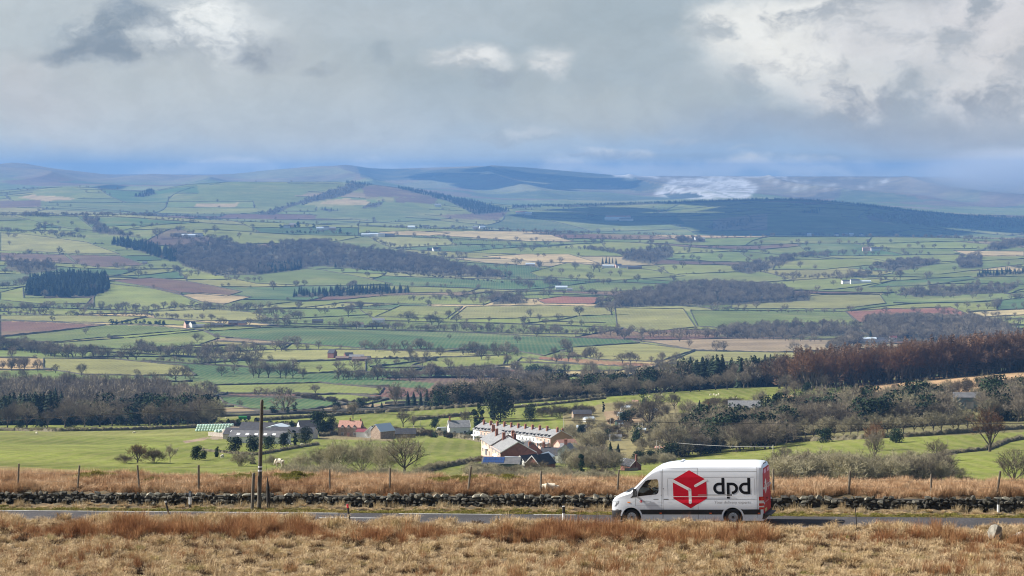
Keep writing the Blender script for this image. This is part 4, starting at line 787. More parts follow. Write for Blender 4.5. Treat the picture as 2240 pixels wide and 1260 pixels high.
# lone trees of the valley, as the photograph shows them: u, foot v, height px
LONE = {
 'in pale fields behind the left wood': [(188, 731, 16), (305, 766, 28), (431, 750, 22), (476, 745, 17), (26, 811, 34), (53, 808, 28), (83, 813, 27), (122, 816, 20), (178, 822, 28), (12, 833, 22), (48, 829, 22), (405, 828, 30), (416, 833, 18), (485, 823, 24), (491, 791, 20), (505, 791, 22), (546, 808, 40), (453, 857, 26), (513, 817, 20), (555, 826, 25), (300, 824, 18), (445, 681, 14)],
 'in fields around the red farm': [(566, 826, 40), (587, 827, 38), (613, 827, 36), (625, 828, 38), (641, 827, 30), (663, 829, 28), (690, 862, 22), (863, 777, 18), (897, 783, 28), (963, 781, 24), (976, 797, 14), (827, 831, 28), (897, 838, 26), (699, 812, 14), (1053, 786, 24), (1068, 791, 16), (1090, 781, 20), (1110, 797, 26), (924, 803, 20), (745, 764, 11), (830, 862, 18), (740, 812, 24)],
 'above the long dark green field': [(650, 702, 24), (658, 700, 20), (711, 687, 16), (762, 694, 28), (809, 694, 14), (846, 680, 5), (894, 707, 28), (875, 697, 12), (981, 697, 22), (604, 682, 15), (983, 741, 10), (630, 700, 14), (700, 686, 13), (945, 712, 26), (960, 712, 20), (1020, 724, 18)],
 'in the fields of the valley centre': [(1160, 695, 20), (1267, 691, 22), (1337, 688, 28), (1174, 737, 22), (1132, 750, 18), (1126, 777, 18), (1234, 767, 28), (1212, 778, 22), (1228, 788, 18), (1241, 770, 18), (1264, 795, 14), (1160, 797, 18), (1310, 790, 20), (1362, 795, 24), (1379, 796, 28), (1392, 792, 18), (1448, 793, 24), (1425, 793, 14), (1487, 747, 20), (1507, 760, 18), (1403, 748, 18), (1480, 797, 26), (1510, 796, 18), (1550, 795, 20), (1350, 735, 24), (1616, 674, 12), (1632, 676, 12), (1655, 674, 16)],
 'around the red ploughed field': [(1718, 681, 16), (1863, 683, 15), (1937, 684, 14), (2009, 687, 14), (1997, 683, 13), (2052, 681, 16), (2067, 683, 14), (2094, 675, 14), (2115, 673, 14), (2140, 676, 11), (2160, 675, 14), (2218, 674, 12), (2184, 708, 20), (2203, 708, 20), (2233, 709, 16), (1765, 766, 14), (1938, 700, 16)],
 'on the upper left pastures': [(127, 491, 9), (157, 492, 9), (85, 498, 12), (291, 500, 12), (331, 497, 9), (389, 508, 14), (345, 522, 24), (450, 512, 12), (413, 512, 10), (423, 512, 10), (470, 508, 16), (523, 522, 14), (549, 515, 7), (21, 536, 10), (130, 557, 18), (169, 557, 11), (394, 534, 12), (421, 532, 10), (18, 518, 12), (33, 520, 10)],
 'below the brown ploughed strip': [(496, 614, 14), (518, 614, 14), (541, 617, 12), (556, 617, 12), (303, 607, 18), (418, 604, 14), (433, 604, 14), (395, 606, 10), (202, 641, 24), (183, 638, 16), (598, 634, 16), (650, 625, 12), (568, 616, 12)],
 'on slopes under the long wood': [(702, 657, 14), (832, 649, 12), (982, 648, 16), (1058, 669, 20), (987, 622, 6), (1087, 587, 12), (1108, 586, 12), (898, 606, 10), (953, 690, 10), (1007, 664, 12), (1035, 662, 12)],
 'on the green slope above the long wood': [(853, 543, 14), (818, 543, 10), (996, 539, 8), (1025, 541, 9), (1056, 543, 10), (1079, 545, 11), (976, 562, 10), (1000, 560, 12), (1009, 560, 10), (1020, 560, 9), (868, 515, 9), (805, 515, 12)],
 'around the dark pine farm': [(1129, 583, 20), (1141, 575, 10), (1179, 588, 22), (1176, 562, 9), (1190, 563, 10), (1206, 577, 10), (1225, 577, 16), (1258, 591, 22), (1228, 601, 16), (1207, 595, 8), (1166, 550, 14), (1139, 551, 14), (1298, 594, 18), (1311, 595, 20), (1290, 613, 18), (1266, 608, 8), (1320, 622, 12), (1332, 622, 14), (1367, 622, 12), (1395, 617, 18), (1335, 603, 12), (1357, 605, 16), (1447, 599, 16), (1476, 591, 12), (1493, 586, 18), (1366, 526, 12), (1424, 533, 12), (1280, 534, 10), (1294, 530, 12), (1334, 524, 10), (1498, 549, 10), (1508, 549, 10), (1558, 556, 8), (1577, 568, 14), (1308, 509, 10), (1295, 646, 16), (1130, 645, 14), (1152, 644, 14), (1188, 648, 16), (1200, 648, 16), (1128, 666, 20), (1170, 665, 12)],
 'on the right-hand pastures': [(1704, 588, 20), (1750, 587, 16), (1783, 590, 12), (1765, 538, 12), (1793, 536, 10), (1836, 534, 12), (1857, 535, 10), (1969, 612, 24), (2000, 595, 16), (2027, 612, 18), (2088, 592, 10), (2110, 544, 10), (1824, 624, 12), (1742, 608, 16), (1715, 616, 12), (1736, 618, 14), (1830, 609, 20), (1860, 605, 18), (1888, 611, 18), (1906, 594, 14), (2035, 606, 14), (2140, 560, 14), (1975, 552, 10), (2008, 538, 10), (2135, 650, 18)]}
lone_far = []
for ph, L in LONE.items():
    L = sorted(L)
    for i, (u, v, h) in enumerate(L):
        p = G(u, v, 1380); hh = 1.12*h*p.y/F
        kd_ = 'spreading bare tree' if h > 19 else 'small bare tree' if h < 12 else 'bare tree'
        lab = '%s, %s from left %s' % (kd_, ordw(i), ph)
        if h >= 22:
            a, b = NP['spreading'][i % 4]; e = empty('bare_tree', p-Vector((0, 0, .2)), R.uniform(0, 6.28), label=lab, cat='tree', group='lone trees '+ph); w = R.uniform(.9, 1.2); e.scale = (hh*w, hh*w, hh)
            obj('trunk', a, e); obj('crown', b, e)
        else:
            w = R.uniform(1.0, 1.3); obj('bare_tree', PROTO['bare'][1][i % 7], None, p-Vector((0, 0, .2)), (0, 0, R.uniform(0, 6.28)), (hh*w, hh*w, hh), label=lab, cat='tree', group='lone trees '+ph)
for (u, v, h) in [(1318, 577, 16), (1326, 576, 17), (1333, 577, 17), (1340, 576, 15), (1348, 577, 15)]: put('conifer', *G(u, v, 1400)[:2], h*5300/F)
for (u, v, h) in [(645, 498, 8), (652, 497, 14), (744, 510, 12), (615, 500, 10), (686, 498, 10), (760, 515, 8), (920, 500, 10), (1064, 502, 8), (1070, 502, 8), (1076, 502, 7)]: put('evergreen', *G(u, v, 1400)[:2], h*6900/F)
LBL = {'bare': ('bare_woodland', 'bare grey-brown woods and hedgerow trees spread through the valley'), 'conifer': ('conifer_plantations', 'dark blue-green conifer blocks on the far slopes'), 'larch': ('larch_plantation', 'rust-coloured larches crowding behind the front row'), 'evergreen': ('evergreen_undergrowth', 'dark evergreen bushes scattered through woods and hedges'), 'bush': ('scrub', 'brown leafless scrub along the gullies and gardens'), 'russet': ('russet_trees', 'russet bare trees mixed through the plantation'), 'laurel': ('evergreen_understorey', 'dark evergreen bushes low among the bare trees'), 'tall': ('bare_copse', 'bare trees massed in the wood on the right slope'), 'brush': ('brushwood', 'grey leafless brush filling the gully and gardens')}
for k, L in TREES.items():
    A = np.array(L); n = len(A); s = np.stack([A[:, 3]*A[:, 4], A[:, 3]*A[:, 4], A[:, 3]], 1); rt = np.stack([R.normal(0, .03, n), R.normal(0, .03, n), R.uniform(0, 6.28, n)], 1)
    scatter(LBL[k][0], PROTO[k][0], A[:, :3], rt, s, R.randint(0, len(PROTO[k][1]), n), LBL[k][1])
print('trees', {k: len(v) for k, v in TREES.items()})
# ---------------------------------------------------------------- the moor, the road
def at_t(u, t):
    """point on the line t (metres across the road) that shows in photo column u"""
    a = (u-1120)/F; s = 0.0
    lo, hi = -90.0, 90.0
    for _ in range(40):
        m = (lo+hi)/2; x, y = unlay(m, t)
        if x/y*1.0 < a*.9945: lo = m
        else: hi = m
    return m
def ST(s, t, dz=0): x, y = unlay(s, t); return Vector((x, y, H(x, y)+dz))
for (u, t, r, h) in [(192, 11, 3.0, .42), (330, 10, 1.6, .2), (520, 10.5, 3.2, .42), (640, 10.8, 3.0, .38), (1010, 11, 4.2, .35), (1120, 11, 2.0, .22), (1350, 11.5, 3.5, .2), (760, 12, 2.5, .15)]:
    t -= 2; x, y = unlay(at_t(u, t), t); BUMPS.append((x, y, r*.55, h))
def clover(name, stops, rough=.95, scale=.35):
    M = bpy.data.materials.new(name); M.use_nodes = True; t = NT(M.node_tree)
    P = t.n('ShaderNodeNewGeometry').outputs['Position']
    r = t.n('ShaderNodeObjectInfo').outputs['Random']; n = t.noise(P, scale, 4, .6)
    f = t.m('ADD', t.m('MULTIPLY', r, .5), t.m('MULTIPLY', t.m('SUBTRACT', n, .5), 1.7)); f = t.m('ADD', f, .25, clamp=True)
    c = t.mix(1.0, t.ramp(f, stops), (ALB, ALB, ALB), 'MULTIPLY')
    fn = t.smooth(t.noise(P, 9, 2, .6), .3, .7, .75, 1.2); c = t.mix(1.0, c, t.n('ShaderNodeCombineXYZ', {0: fn, 1: fn, 2: fn}).outputs[0], 'MULTIPLY')
    p = t.n('ShaderNodeBsdfPrincipled', {'Base Color': c, 'Roughness': rough, 'Specular IOR Level': .2})
    tr = t.n('ShaderNodeBsdfTranslucent', {'Color': c}); mx = t.n('ShaderNodeMixShader', {0: .10, 1: p.outputs[0], 2: tr.outputs[0]})
    t.n('ShaderNodeOutputMaterial', {0: mx.outputs[0]}); return M
M_moor = mat('moor_soil', (.11, .07, .035), .95, col2=(.07, .055, .025), vscale=1.5, bump=.6, bscale=8, obj_space=False)
M_straw = clover('straw_grass', [(0, (.20, .11, .05)), (.2, (.46, .31, .15)), (.45, (.74, .57, .36)), (.75, (.60, .44, .23)), (1, (.36, .32, .12))], scale=1.1)
M_rush = clover('rust_rushes', [(0, (.11, .045, .022)), (.3, (.34, .15, .065)), (.6, (.48, .26, .12)), (1, (.56, .38, .20))], scale=.6)
M_rusht = clover('moor_grass_far', [(0, (.34, .19, .10)), (.35, (.58, .37, .21)), (.7, (.72, .51, .32)), (1, (.78, .60, .40))], scale=.18)
M_pale = clover('pale_stalks', [(0, (.42, .30, .16)), (.5, (.62, .48, .28)), (1, (.70, .58, .36))])
M_moss = clover('mossy_turf', [(0, (.16, .15, .03)), (.4, (.24, .23, .05)), (.7, (.34, .29, .08)), (1, (.44, .34, .13))])
def near_ground():
    sv = np.concatenate([np.linspace(-110, -48, 32), np.arange(-47.6, 42, .3), np.linspace(43, 100, 30)]); tv = np.concatenate([np.linspace(-130, -30, 40), np.arange(-29.6, 15, .24), np.linspace(15.5, 62, 60)])
    Sg, Tg = np.meshgrid(sv, tv, indexing='ij'); X, Y = unlay(Sg, Tg); Z = Hh(X, Y)
    keep = Y < 168
    q = grid_quads(len(sv), len(tv)); kk = keep.ravel(); q = q[kk[q].all(1)]
    me = mesh_np('moorland', np.stack([X, Y, Z], -1).reshape(-1, 3), quads=q[:, ::-1], mats=[M_moor], smooth=True)
    obj('moorland', me, kind='structure', label='rough straw-coloured moorland either side of the road')
near_ground()
def road():
    M = bpy.data.materials.new('asphalt'); M.use_nodes = True; t = NT(M.node_tree); P = t.n('ShaderNodeNewGeometry').outputs['Position']
    sp = t.noise(P, 22, 3, .7); c = t.ramp(sp, [(.3, (.025, .024, .027)), (.55, (.052, .05, .054)), (.72, (.15, .145, .15))]); w = t.smooth(t.noise(P, .6, 3), .35, .7, .85, 1.2)
    c = t.mix(1.0, c, t.n('ShaderNodeCombineXYZ', {0: w, 1: w, 2: w}).outputs[0], 'MULTIPLY'); b = t.n('ShaderNodeBump', {'Strength': .5, 'Distance': .01, 'Height': sp})
    p = t.n('ShaderNodeBsdfPrincipled', {'Base Color': c, 'Roughness': .9, 'Specular IOR Level': .15, 'Normal': b.outputs[0]}); t.n('ShaderNodeOutputMaterial', {0: p.outputs[0]})
    sv = np.arange(-110, 100, 1.0); tv = np.array([-2.95, -2.4, -1.6, -1, -.4, .4, .93]); Sg, Tg = np.meshgrid(sv, tv, indexing='ij'); X, Y = unlay(Sg, Tg)
    Z = .034*Sg+.03+.05*(1-((Tg+1)/1.95)**2)
    obj('road', mesh_np('road', np.stack([X, Y, Z], -1).reshape(-1, 3), quads=grid_quads(len(sv), len(tv))[:, ::-1], mats=[M], smooth=True), kind='structure', label='narrow grey asphalt road crossing the moor')
    mw = mat('road_paint', (.72, .72, .70), .6, var=.35, vscale=3, obj_space=False)
    for name, tt, spans in (('edge_line', .72, [(-60, -17), (-14, -9), (-7.5, -5)]),):
        for a, b in spans:
            V = []; 
            for i in range(int((b-a)/1.0)+1):
                s = min(a+i*1.0, b)
                for w_ in (-.06, .06): x, y = unlay(s, tt+w_); V.append((x, y, .034*s+.034+.05*(1-((tt+w_+1)/1.95)**2)+.004))
            n = len(V)//2; obj(name, mesh_np(name, V, [(2*i+1, 2*i, 2*i+2, 2*i+3) for i in range(n-1)], [mw]), kind='structure')
    V = []; Fs = []
    for k, s in enumerate([-37, -17.3]):
        i = len(V)
        for ds, w_ in ((0, -1.05), (3, -1.05), (3, -.95), (0, -.95)): x, y = unlay(s+ds, w_); V.append((x, y, .034*(s+ds)+.084+.005))
        Fs.append((i, i+1, i+2, i+3))
    obj('centre_line', mesh_np('centre_line', V, Fs, [mw]), kind='structure')
road()
def tuft(seed, n, r0, h, lean, w, mtl, droop=.3, name='tuft'):
    r = np.random.RandomState(seed); V = []; Fs = []
    for i in range(n):
        a = r.uniform(0, 6.28); q = r0*math.sqrt(r.uniform()); b = np.array([math.cos(a)*q, math.sin(a)*q, -.02]); a2 = a+r.normal(0, .9); L = h*r.uniform(.5, 1.15); ln = lean*r.uniform(.2, 1.2)
        d = np.array([math.cos(a2), math.sin(a2), 0]); s = np.array([-d[1], d[0], 0]); an = r.uniform(0, 3.14); s = s*math.cos(an)+d*math.sin(an)*.6
        m = b+d*L*ln*.35+np.array([0, 0, L*.6]); e = b+d*L*ln+np.array([0, 0, L*(1-droop*ln)]); k = len(V)
        V += [b-s*w, b+s*w, m+s*w*.7, m-s*w*.7, e]; Fs += [(k, k+1, k+2, k+3), (k+3, k+2, k+4)]
    return mesh_np(name, V, Fs, [mtl])
def tcol(name, meshes):
    c = bpy.data.collections.new('prototypes_'+name)
    for i, m in enumerate(meshes): c.objects.link(bpy.data.objects.new('%s_form_%s' % (name, 'abcdefgh'[i]), m))
    return c
T_straw = tcol('straw_tussock', [tuft(i, 150, .19, .27+.04*i, .85, .008, M_straw, .55) for i in range(4)])
T_rush = tcol('rush_clump', [tuft(10+i, 90, .13, .72+.06*i, .42, .006, M_rush, .3) for i in range(4)])
T_moor = tcol('purple_moor_grass', [tuft(20+i, 70, .16, .40+.04*i, .55, .007, M_rusht, .35) for i in range(4)])
T_pale = tcol('verge_stalks', [tuft(30+i, 40, .14, .30+.04*i, .4, .005, M_pale, .3) for i in range(3)])
T_moss = tcol('moss_turf', [tuft(40+i, 60, .16, .07+.02*i, 1.2, .010, M_moss, .5) for i in range(3)])
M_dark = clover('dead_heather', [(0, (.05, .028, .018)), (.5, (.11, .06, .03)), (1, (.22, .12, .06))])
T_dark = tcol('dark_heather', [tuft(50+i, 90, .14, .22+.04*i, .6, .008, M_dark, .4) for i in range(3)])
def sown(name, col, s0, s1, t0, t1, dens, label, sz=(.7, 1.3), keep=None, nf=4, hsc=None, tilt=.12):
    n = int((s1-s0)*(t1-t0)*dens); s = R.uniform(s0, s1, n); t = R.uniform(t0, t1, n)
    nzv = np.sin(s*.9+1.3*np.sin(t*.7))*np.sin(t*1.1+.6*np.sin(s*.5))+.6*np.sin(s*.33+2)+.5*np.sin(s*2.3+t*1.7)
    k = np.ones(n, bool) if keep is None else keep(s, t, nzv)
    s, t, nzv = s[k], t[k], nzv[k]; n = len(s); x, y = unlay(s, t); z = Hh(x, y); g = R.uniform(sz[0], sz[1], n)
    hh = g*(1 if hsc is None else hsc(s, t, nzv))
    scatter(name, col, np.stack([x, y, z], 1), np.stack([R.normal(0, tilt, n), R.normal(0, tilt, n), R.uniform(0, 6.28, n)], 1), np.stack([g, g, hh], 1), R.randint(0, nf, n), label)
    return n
SL, SR = -40, 34
sown('straw_tussocks', T_straw, SL, SR, -30, -3.3, 15, 'matted straw-coloured grass filling the foreground', keep=lambda s, t, z: (R.uniform(size=len(s)) < .10+.90*((np.sin(s*5.3+2*np.sin(t*3.1))*np.sin(t*5.9+1.7*np.sin(s*2.7))+.4*np.sin(s*11+t*7)*np.sin(t*9-s*4)) > .0)), hsc=lambda s, t, z: .8+.2*np.clip(z, -1, 1)+.5*np.sin(s*5.3+2*np.sin(t*3.1))*np.sin(t*5.9+1.7*np.sin(s*2.7)))
rband = lambda s, t, z: np.exp(-((t+8.5+.6*np.sin(s*.4))/1.2)**2)*(1-.6*smoothstep(-6, 6, s))
sown('rush_band', T_rush, SL, SR, -12, -5.6, 26, 'band of tall rust-brown rushes along the near side of the road', keep=lambda s, t, z: R.uniform(size=len(s)) < rband(s, t, z)*1.5*((z+.7*np.sin(s*3.7+t)*np.sin(t*3.3-s)) > -.15), hsc=lambda s, t, z: .72+.32*np.clip(z, -1, 1))
sown('rush_clumps', T_rush, SL, SR, -30, -3.6, 4.5, 'scattered rust-brown rush clumps in the foreground', keep=lambda s, t, z: (z > .45) & ((s > -2) | (R.uniform(size=len(s)) < .35)), sz=(.45, .85))
sown('dark_clumps', T_dark, SL, SR, -30, -3.4, 6.0, 'small dark dead heather clumps dotted through the foreground grass', nf=3, sz=(.5, 1.5), keep=lambda s, t, z: (np.sin(s*2.9+t*1.3)*np.sin(t*3.7-s*.8) > .1))
sown('rush_shadow', T_dark, SL, SR, -10.6, -8.2, 7, 'dark dead growth at the foot of the rushes', nf=3, sz=(.8, 1.7), keep=lambda s, t, z: (z > -.1) & (s < 4))  # dark tufts sown to paint shade under the rush band
sown('foreground_moss', T_moss, SL, SR, -20, -3.2, 12, 'green moss patches near the road edge', keep=lambda s, t, z: ((t > -4.6) & (z > -.2)) | ((s > 4) & (z < -.75)), nf=3)
sown('near_verge_mounds', T_straw, SL, SR, -6.3, -3.3, 14, 'ragged grass mounds at the road edge', sz=(1.0, 1.7), keep=lambda s, t, z: (z > -.1) & ((t < -4.2) | (s < -5.5) | (s > 5)), hsc=lambda s, t, z: 1.0+.4*(s < -6))
sown('verge_turf', T_moss, SL, SR, 0.95, 2.0, 50, 'short green turf on the far verge', nf=3, hsc=lambda s, t, z: .7)
sown('verge_straw', T_straw, SL, SR, 1.5, 2.7, 12, 'pale straw grass on the far verge', sz=(.4, .7), hsc=lambda s, t, z: .6)
sown('verge_stalks', T_pale, SL, SR, 2.4, 3.35, 9, 'pale dry stalks standing against the stone wall', nf=3, keep=lambda s, t, z: z > -.5, sz=(.6, 1.2))
def onbump(s, t):
    x, y = unlay(s, t); k = np.zeros(len(s))
    for bx, by, r, h in BUMPS: k = np.maximum(k, np.exp(-(((x-bx)/r)**2+((y-by)/2.2)**2)))
    return k
sown('moor_grass', T_moor, -48, 40, 4.5, 17, 28, 'orange-brown moor grass behind the stone wall', keep=lambda s, t, z: onbump(s, t) < .45, hsc=lambda s, t, z: .9+.25*np.clip(z, -1, 1), tilt=.2)
sown('hillock_moss', T_moss, -48, 40, 6, 13, 70, 'yellow-green moss on the hillocks of the moor', keep=lambda s, t, z: onbump(s, t) >= .4, nf=3, hsc=lambda s, t, z: 1.3)
sown('wall_top_heather', T_rush, -40, 34, 4.0, 4.35, 30, 'dark heather tufts on top of the wall bank', keep=lambda s, t, z: z > .9, sz=(.25, .42))
# ---------------------------------------------------------------- dry stone wall
def stone_mesh(seed, n=13):
    r = np.random.RandomState(seed); b = bmesh.new()
    for i in range(n):
        d = r.normal(size=3); d /= np.abs(d).max()**.6*np.linalg.norm(d)**.4; b.verts.new(d*np.array([.5, .5, .5])*r.uniform(.85, 1.05))
    h = bmesh.ops.convex_hull(b, input=b.verts); bmesh.ops.delete(b, geom=[g for g in h['geom_interior'] if isinstance(g, bmesh.types.BMVert)], context='VERTS')
    me = bpy.data.meshes.new('stone'); b.to_mesh(me); b.free(); return me
M_stone = mat('wall_stone', (.11, .10, .078), .95, col2=(.028, .028, .021), vscale=5, rand=.45, bump=.5, bscale=25)
M_stonel = mat('lichened_stone', (.34, .32, .26), .95, col2=(.16, .15, .11), vscale=6, rand=.3, bump=.5, bscale=25)
STN = []
for i in range(10):
    m = stone_mesh(i); m.materials.append(M_stone if i < 7 else M_stonel); STN.append(m)
M_bld = mat('boulder_stone', (.27, .25, .21), .95, col2=(.13, .12, .095), vscale=4, bump=.6, bscale=12)
BST = []
for i in range(3):
    m = stone_mesh(60+i, 22); m.materials.append(M_bld); BST.append(m)
def stone_wall():
    w = empty('dry_stone_wall', ST(0, 3.7), -PSI, label='long dark dry stone wall running behind the road', cat='wall')
    S_ = []   # s, t, z offset, sx, sy, sz, idx
    for rowi in range(5):
        s = -52.0+R.uniform(0, .3)
        while s < 42:
            L = R.uniform(.15, .40) if rowi < 4 else R.uniform(.18, .46); hh = R.uniform(.15, .22) if rowi < 4 else R.uniform(.14, .30)
            if rowi == 4 and R.rand() < .18: s += L; continue
            S_.append((s+L/2, 3.62+.04*rowi*.6+R.uniform(-.07, .07), .06+rowi*.15+R.uniform(-.02, .02), L*1.12, R.uniform(.28, .42), hh*1.18, R.randint(7) if R.rand() < (.9 if rowi < 4 else .72) else 7+R.randint(3))); s += L
        if rowi < 4:   # the far face
            s = -52.0
            while s < 42:
                L = R.uniform(.3, .6); S_.append((s+L/2, 4.0, .06+rowi*.15, L*1.1, .3, .22, R.randint(7))); s += L
    base = ST(0, 3.7); Rm = Matrix.Rotation(-PSI, 4, 'Z')
    vis = [q for q in S_ if q[1] < 3.95 and -36 < q[0] < 27 and not (-2.6 < q[0] < 5.6)]; vis.sort(key=lambda q: -q[3]*q[5]*(1.6 if q[2] > .45 else 1)); top = set(map(id, vis[:298]))
    V = []; Fs = []; Mi = []
    for q in S_:
        s, t, dz, a, b, c, i = q; x, y = unlay(s, t); z = H(x, y) ; z = .034*s-.20
        loc = (s, t-3.7, z+dz-base.z); rot = (R.uniform(-.25, .25), R.uniform(-.22, .22), R.uniform(-.3, .3))
        if id(q) in top: obj('stone', STN[i], w, loc, rot, (a, b, c))
        else:
            M4 = Matrix.Translation(loc) @ Matrix.Rotation(rot[2], 4, 'Z') @ Matrix.Rotation(rot[1], 4, 'Y') @ Matrix.Rotation(rot[0], 4, 'X') @ Matrix.Diagonal((a, b, c, 1))
            k = len(V); V += [tuple(M4 @ v.co) for v in STN[i].vertices]; Fs += [tuple(j+k for j in p.vertices) for p in STN[i].polygons]; Mi += [0 if i < 7 else 1]*len(STN[i].polygons)
    obj('wall_stones', mesh_np('wall_stones', V, Fs, [M_stone, M_stonel], mi=Mi), w, kind='stuff')
    mb = MB(); sv = np.arange(-52, 42.1, 2)
    for a, b in zip(sv, sv[1:]): za, zb = .034*a-.20-base.z, .034*b-.20-base.z; mb.add([(a, -.04, za-.2), (b, -.04, zb-.2), (b, .3, zb-.2), (a, .3, za-.2), (a, -.02, za+.62), (b, -.02, zb+.62), (b, .26, zb+.62), (a, .26, za+.62)], [(0, 1, 5, 4), (4, 5, 6, 7), (3, 7, 6, 2)])
    mb.build('rubble_core', mat('rubble', (.035, .032, .026), .95), w, fix=False)
stone_wall()
M_wood = mat('weathered_wood', (.19, .16, .12), .9, col2=(.12, .10, .075), vscale=3, bump=.4, bscale=40, rand=.15)
def post_mesh(name, pts, r, n=8, m=None): return MB().tube(pts, r, n).mesh(name, [m or M_wood])
def fence():
    e = empty('wire_fence', ST(0, 4.75), -PSI, label='wire fence on weathered round posts behind the stone wall', cat='fence'); base = ST(0, 4.75); tops = []
    for (ub, ut, vt) in [(26, 30, 1018), (157, 163, 1022), (297, 291, 1022), (427, 428, 1021), (717, 717, 1030), (849, 850, 1028), (1021, 1029, 1024), (1183, 1184, 1035), (1352, 1357, 1031), (1535, 1535, 1040), (1698, 1698, 1030), (1864, 1868, 1034), (2047, 2047, 1041), (2191, 2200, 1034), (-110, -110, 1018), (2360, 2360, 1040)]:
        s = at_t(ub, 4.75); p = ST(s, 4.75); q = p.copy(); D = p.y; z = ZC-D*float(tanv(vt-4)); s2 = at_t(ut, 4.75)
        a = Vector((s, 0, p.z-base.z-.3)); b = Vector((s2, R.uniform(-.06, .06), z-base.z)); tops.append((a, b)); r = R.uniform(.042, .058)
        obj('post', post_mesh('post', [a, a.lerp(b, .5), b], [r*1.1, r, r*.95], 9), e)
    tops.sort(key=lambda q: q[0].x); mw = mat('fence_wire', (.25, .24, .23), .5, metal=.8)
    for f in (.93, .72, .5):
        mb = MB(); mb.tube([a.lerp(b, f)-Vector((0, .05, 0)) for a, b in tops], .0035, 4); mb.build('wire', mw, e)
fence()
# ---------------------------------------------------------------- telegraph pole and its cable
def at_uv(u, v, t):
    s = at_t(u, t); x, y = unlay(s, t)
    for _ in range(3):
        z = ZC-y*float(tanv(v)); dep = y*math.cos(PITCH)-(z-ZC)*math.sin(PITCH); a = (u-1120)/F*dep; x = a
        s = ((x-8)*cs-(y-101)*sn); 
        # stay on the line t
        k = t-((x-8)*sn+(y-101)*cs); y += k/cs
    return Vector((x, y, z))
def pole():
    m = mat('creosoted_pole', (.13, .11, .085), .85, col2=(.06, .05, .038), vscale=2, bump=.5, bscale=30)
    b = at_uv(566, 1112, 2.0); t = at_uv(573, 874, 2.0); b.z -= .4
    e = empty('telegraph_pole', b, label='tall wooden telegraph pole beside the road, left of centre', cat='pole'); T = t-b
    obj('shaft', post_mesh('shaft', [(0, 0, 0), T*.5, T*.985, T], [.11, .095, .08, .045], 14, m), e)
    mm = mat('pale_metal_plate', (.75, .76, .78), .4, metal=.3)
    for vv, hh in ((1016, .035), (1024, .04)):
        f = (1112-vv)/(1112-874)*.96+.04; p = T*f; MB().tube([p-Vector((0, 0, hh)), p+Vector((0, 0, hh))], .106-.01*f, 14).build('plate', mm, e)
    p = T*.93; MB().tube([p+Vector((-.02, 0, 0)), p+Vector((.16, -.05, 0))], .02, 6).box(p.x+.13, p.x+.19, p.y-.08, p.y-.02, p.z-.04, p.z+.06).build('cable_bracket', mat('dark_iron', (.05, .05, .055), .6), e)
    st = at_uv(555, 1034, 1.85); sb = at_uv(551, 1114, 1.7); sb.z -= .3
    e2 = empty('leaning_stub_post', sb, label='pale leaning wooden stub post just left of the telegraph pole', cat='post'); obj('shaft', post_mesh('shaft', [(0, 0, 0), (st-sb)*.98, st-sb], [.085, .075, .05], 9), e2)
    pb = at_uv(588, 1112, 2.6); pt = at_uv(585, 1044, 2.6); pb.z -= .3; mdk = mat('blackened_wood', (.035, .03, .025), .9, var=.3)
    e3 = empty('pointed_post', pb, label='dark pointed wooden post just right of the telegraph pole', cat='post'); d = pt-pb; obj('shaft', post_mesh('shaft', [(0, 0, 0), d*.72, d], [.09, .085, .012], 8, mdk), e3)
    MB().tube([pt-Vector((0, 0, .1)), b+T*.9], .008, 4).build('stay_wire', mat('dark_cable', (.03, .03, .032), .7), None, label='thin stay wire from the telegraph pole down to the pointed post', cat='cable')
    a = b+T*.93+Vector((.1, -.03, 0)); r1 = at_uv(2240, 926, 2.0); r2 = at_uv(1500, 924, 2.0); l1 = at_uv(0, 921, 2.0); l2 = at_uv(300, 905, 2.0)
    def span(p0, p1, p2, ext):
        # quadratic through three points, extended beyond the frame
        def q(f): return p0*((f-.5)*(f-1)/.5)+p1*(f*(f-1)/-.25)+p2*(f*(f-.5)/.5)
        return [q(i/24*ext) for i in range(25)]
    mid_r = (a+r1)/2; mid_r.z = at_uv(1400, 923, 2.0).z; mid_l = (a+l1)/2; mid_l.z = at_uv(285, 904, 2.0).z
    mc = mat('dark_cable')
    MB().tube(span(a, mid_r, r1, 1.35), .014, 5).build('overhead_cable', mc, None, label='thin black cable running right from the telegraph pole', cat='cable'); MB().tube(span(a, mid_l, l1, 1.3), .014, 5).build('overhead_cable', mc, None, label='thin black cable running left from the telegraph pole', cat='cable')
    for sgn, pts in ((1, span(a, mid_r, r1, 1.35)), (-1, span(a, mid_l, l1, 1.3))):
        q = pts[-1]; g = H(q.x, q.y); e4 = empty('telegraph_pole', (q.x, q.y, g-.4), label='next telegraph pole along the road to the '+('right' if sgn > 0 else 'left'), cat='pole'); obj('shaft', post_mesh('shaft', [(0, 0, 0), (0, 0, q.z-g+.9)], [.135, .1], 12, m), e4)
pole()
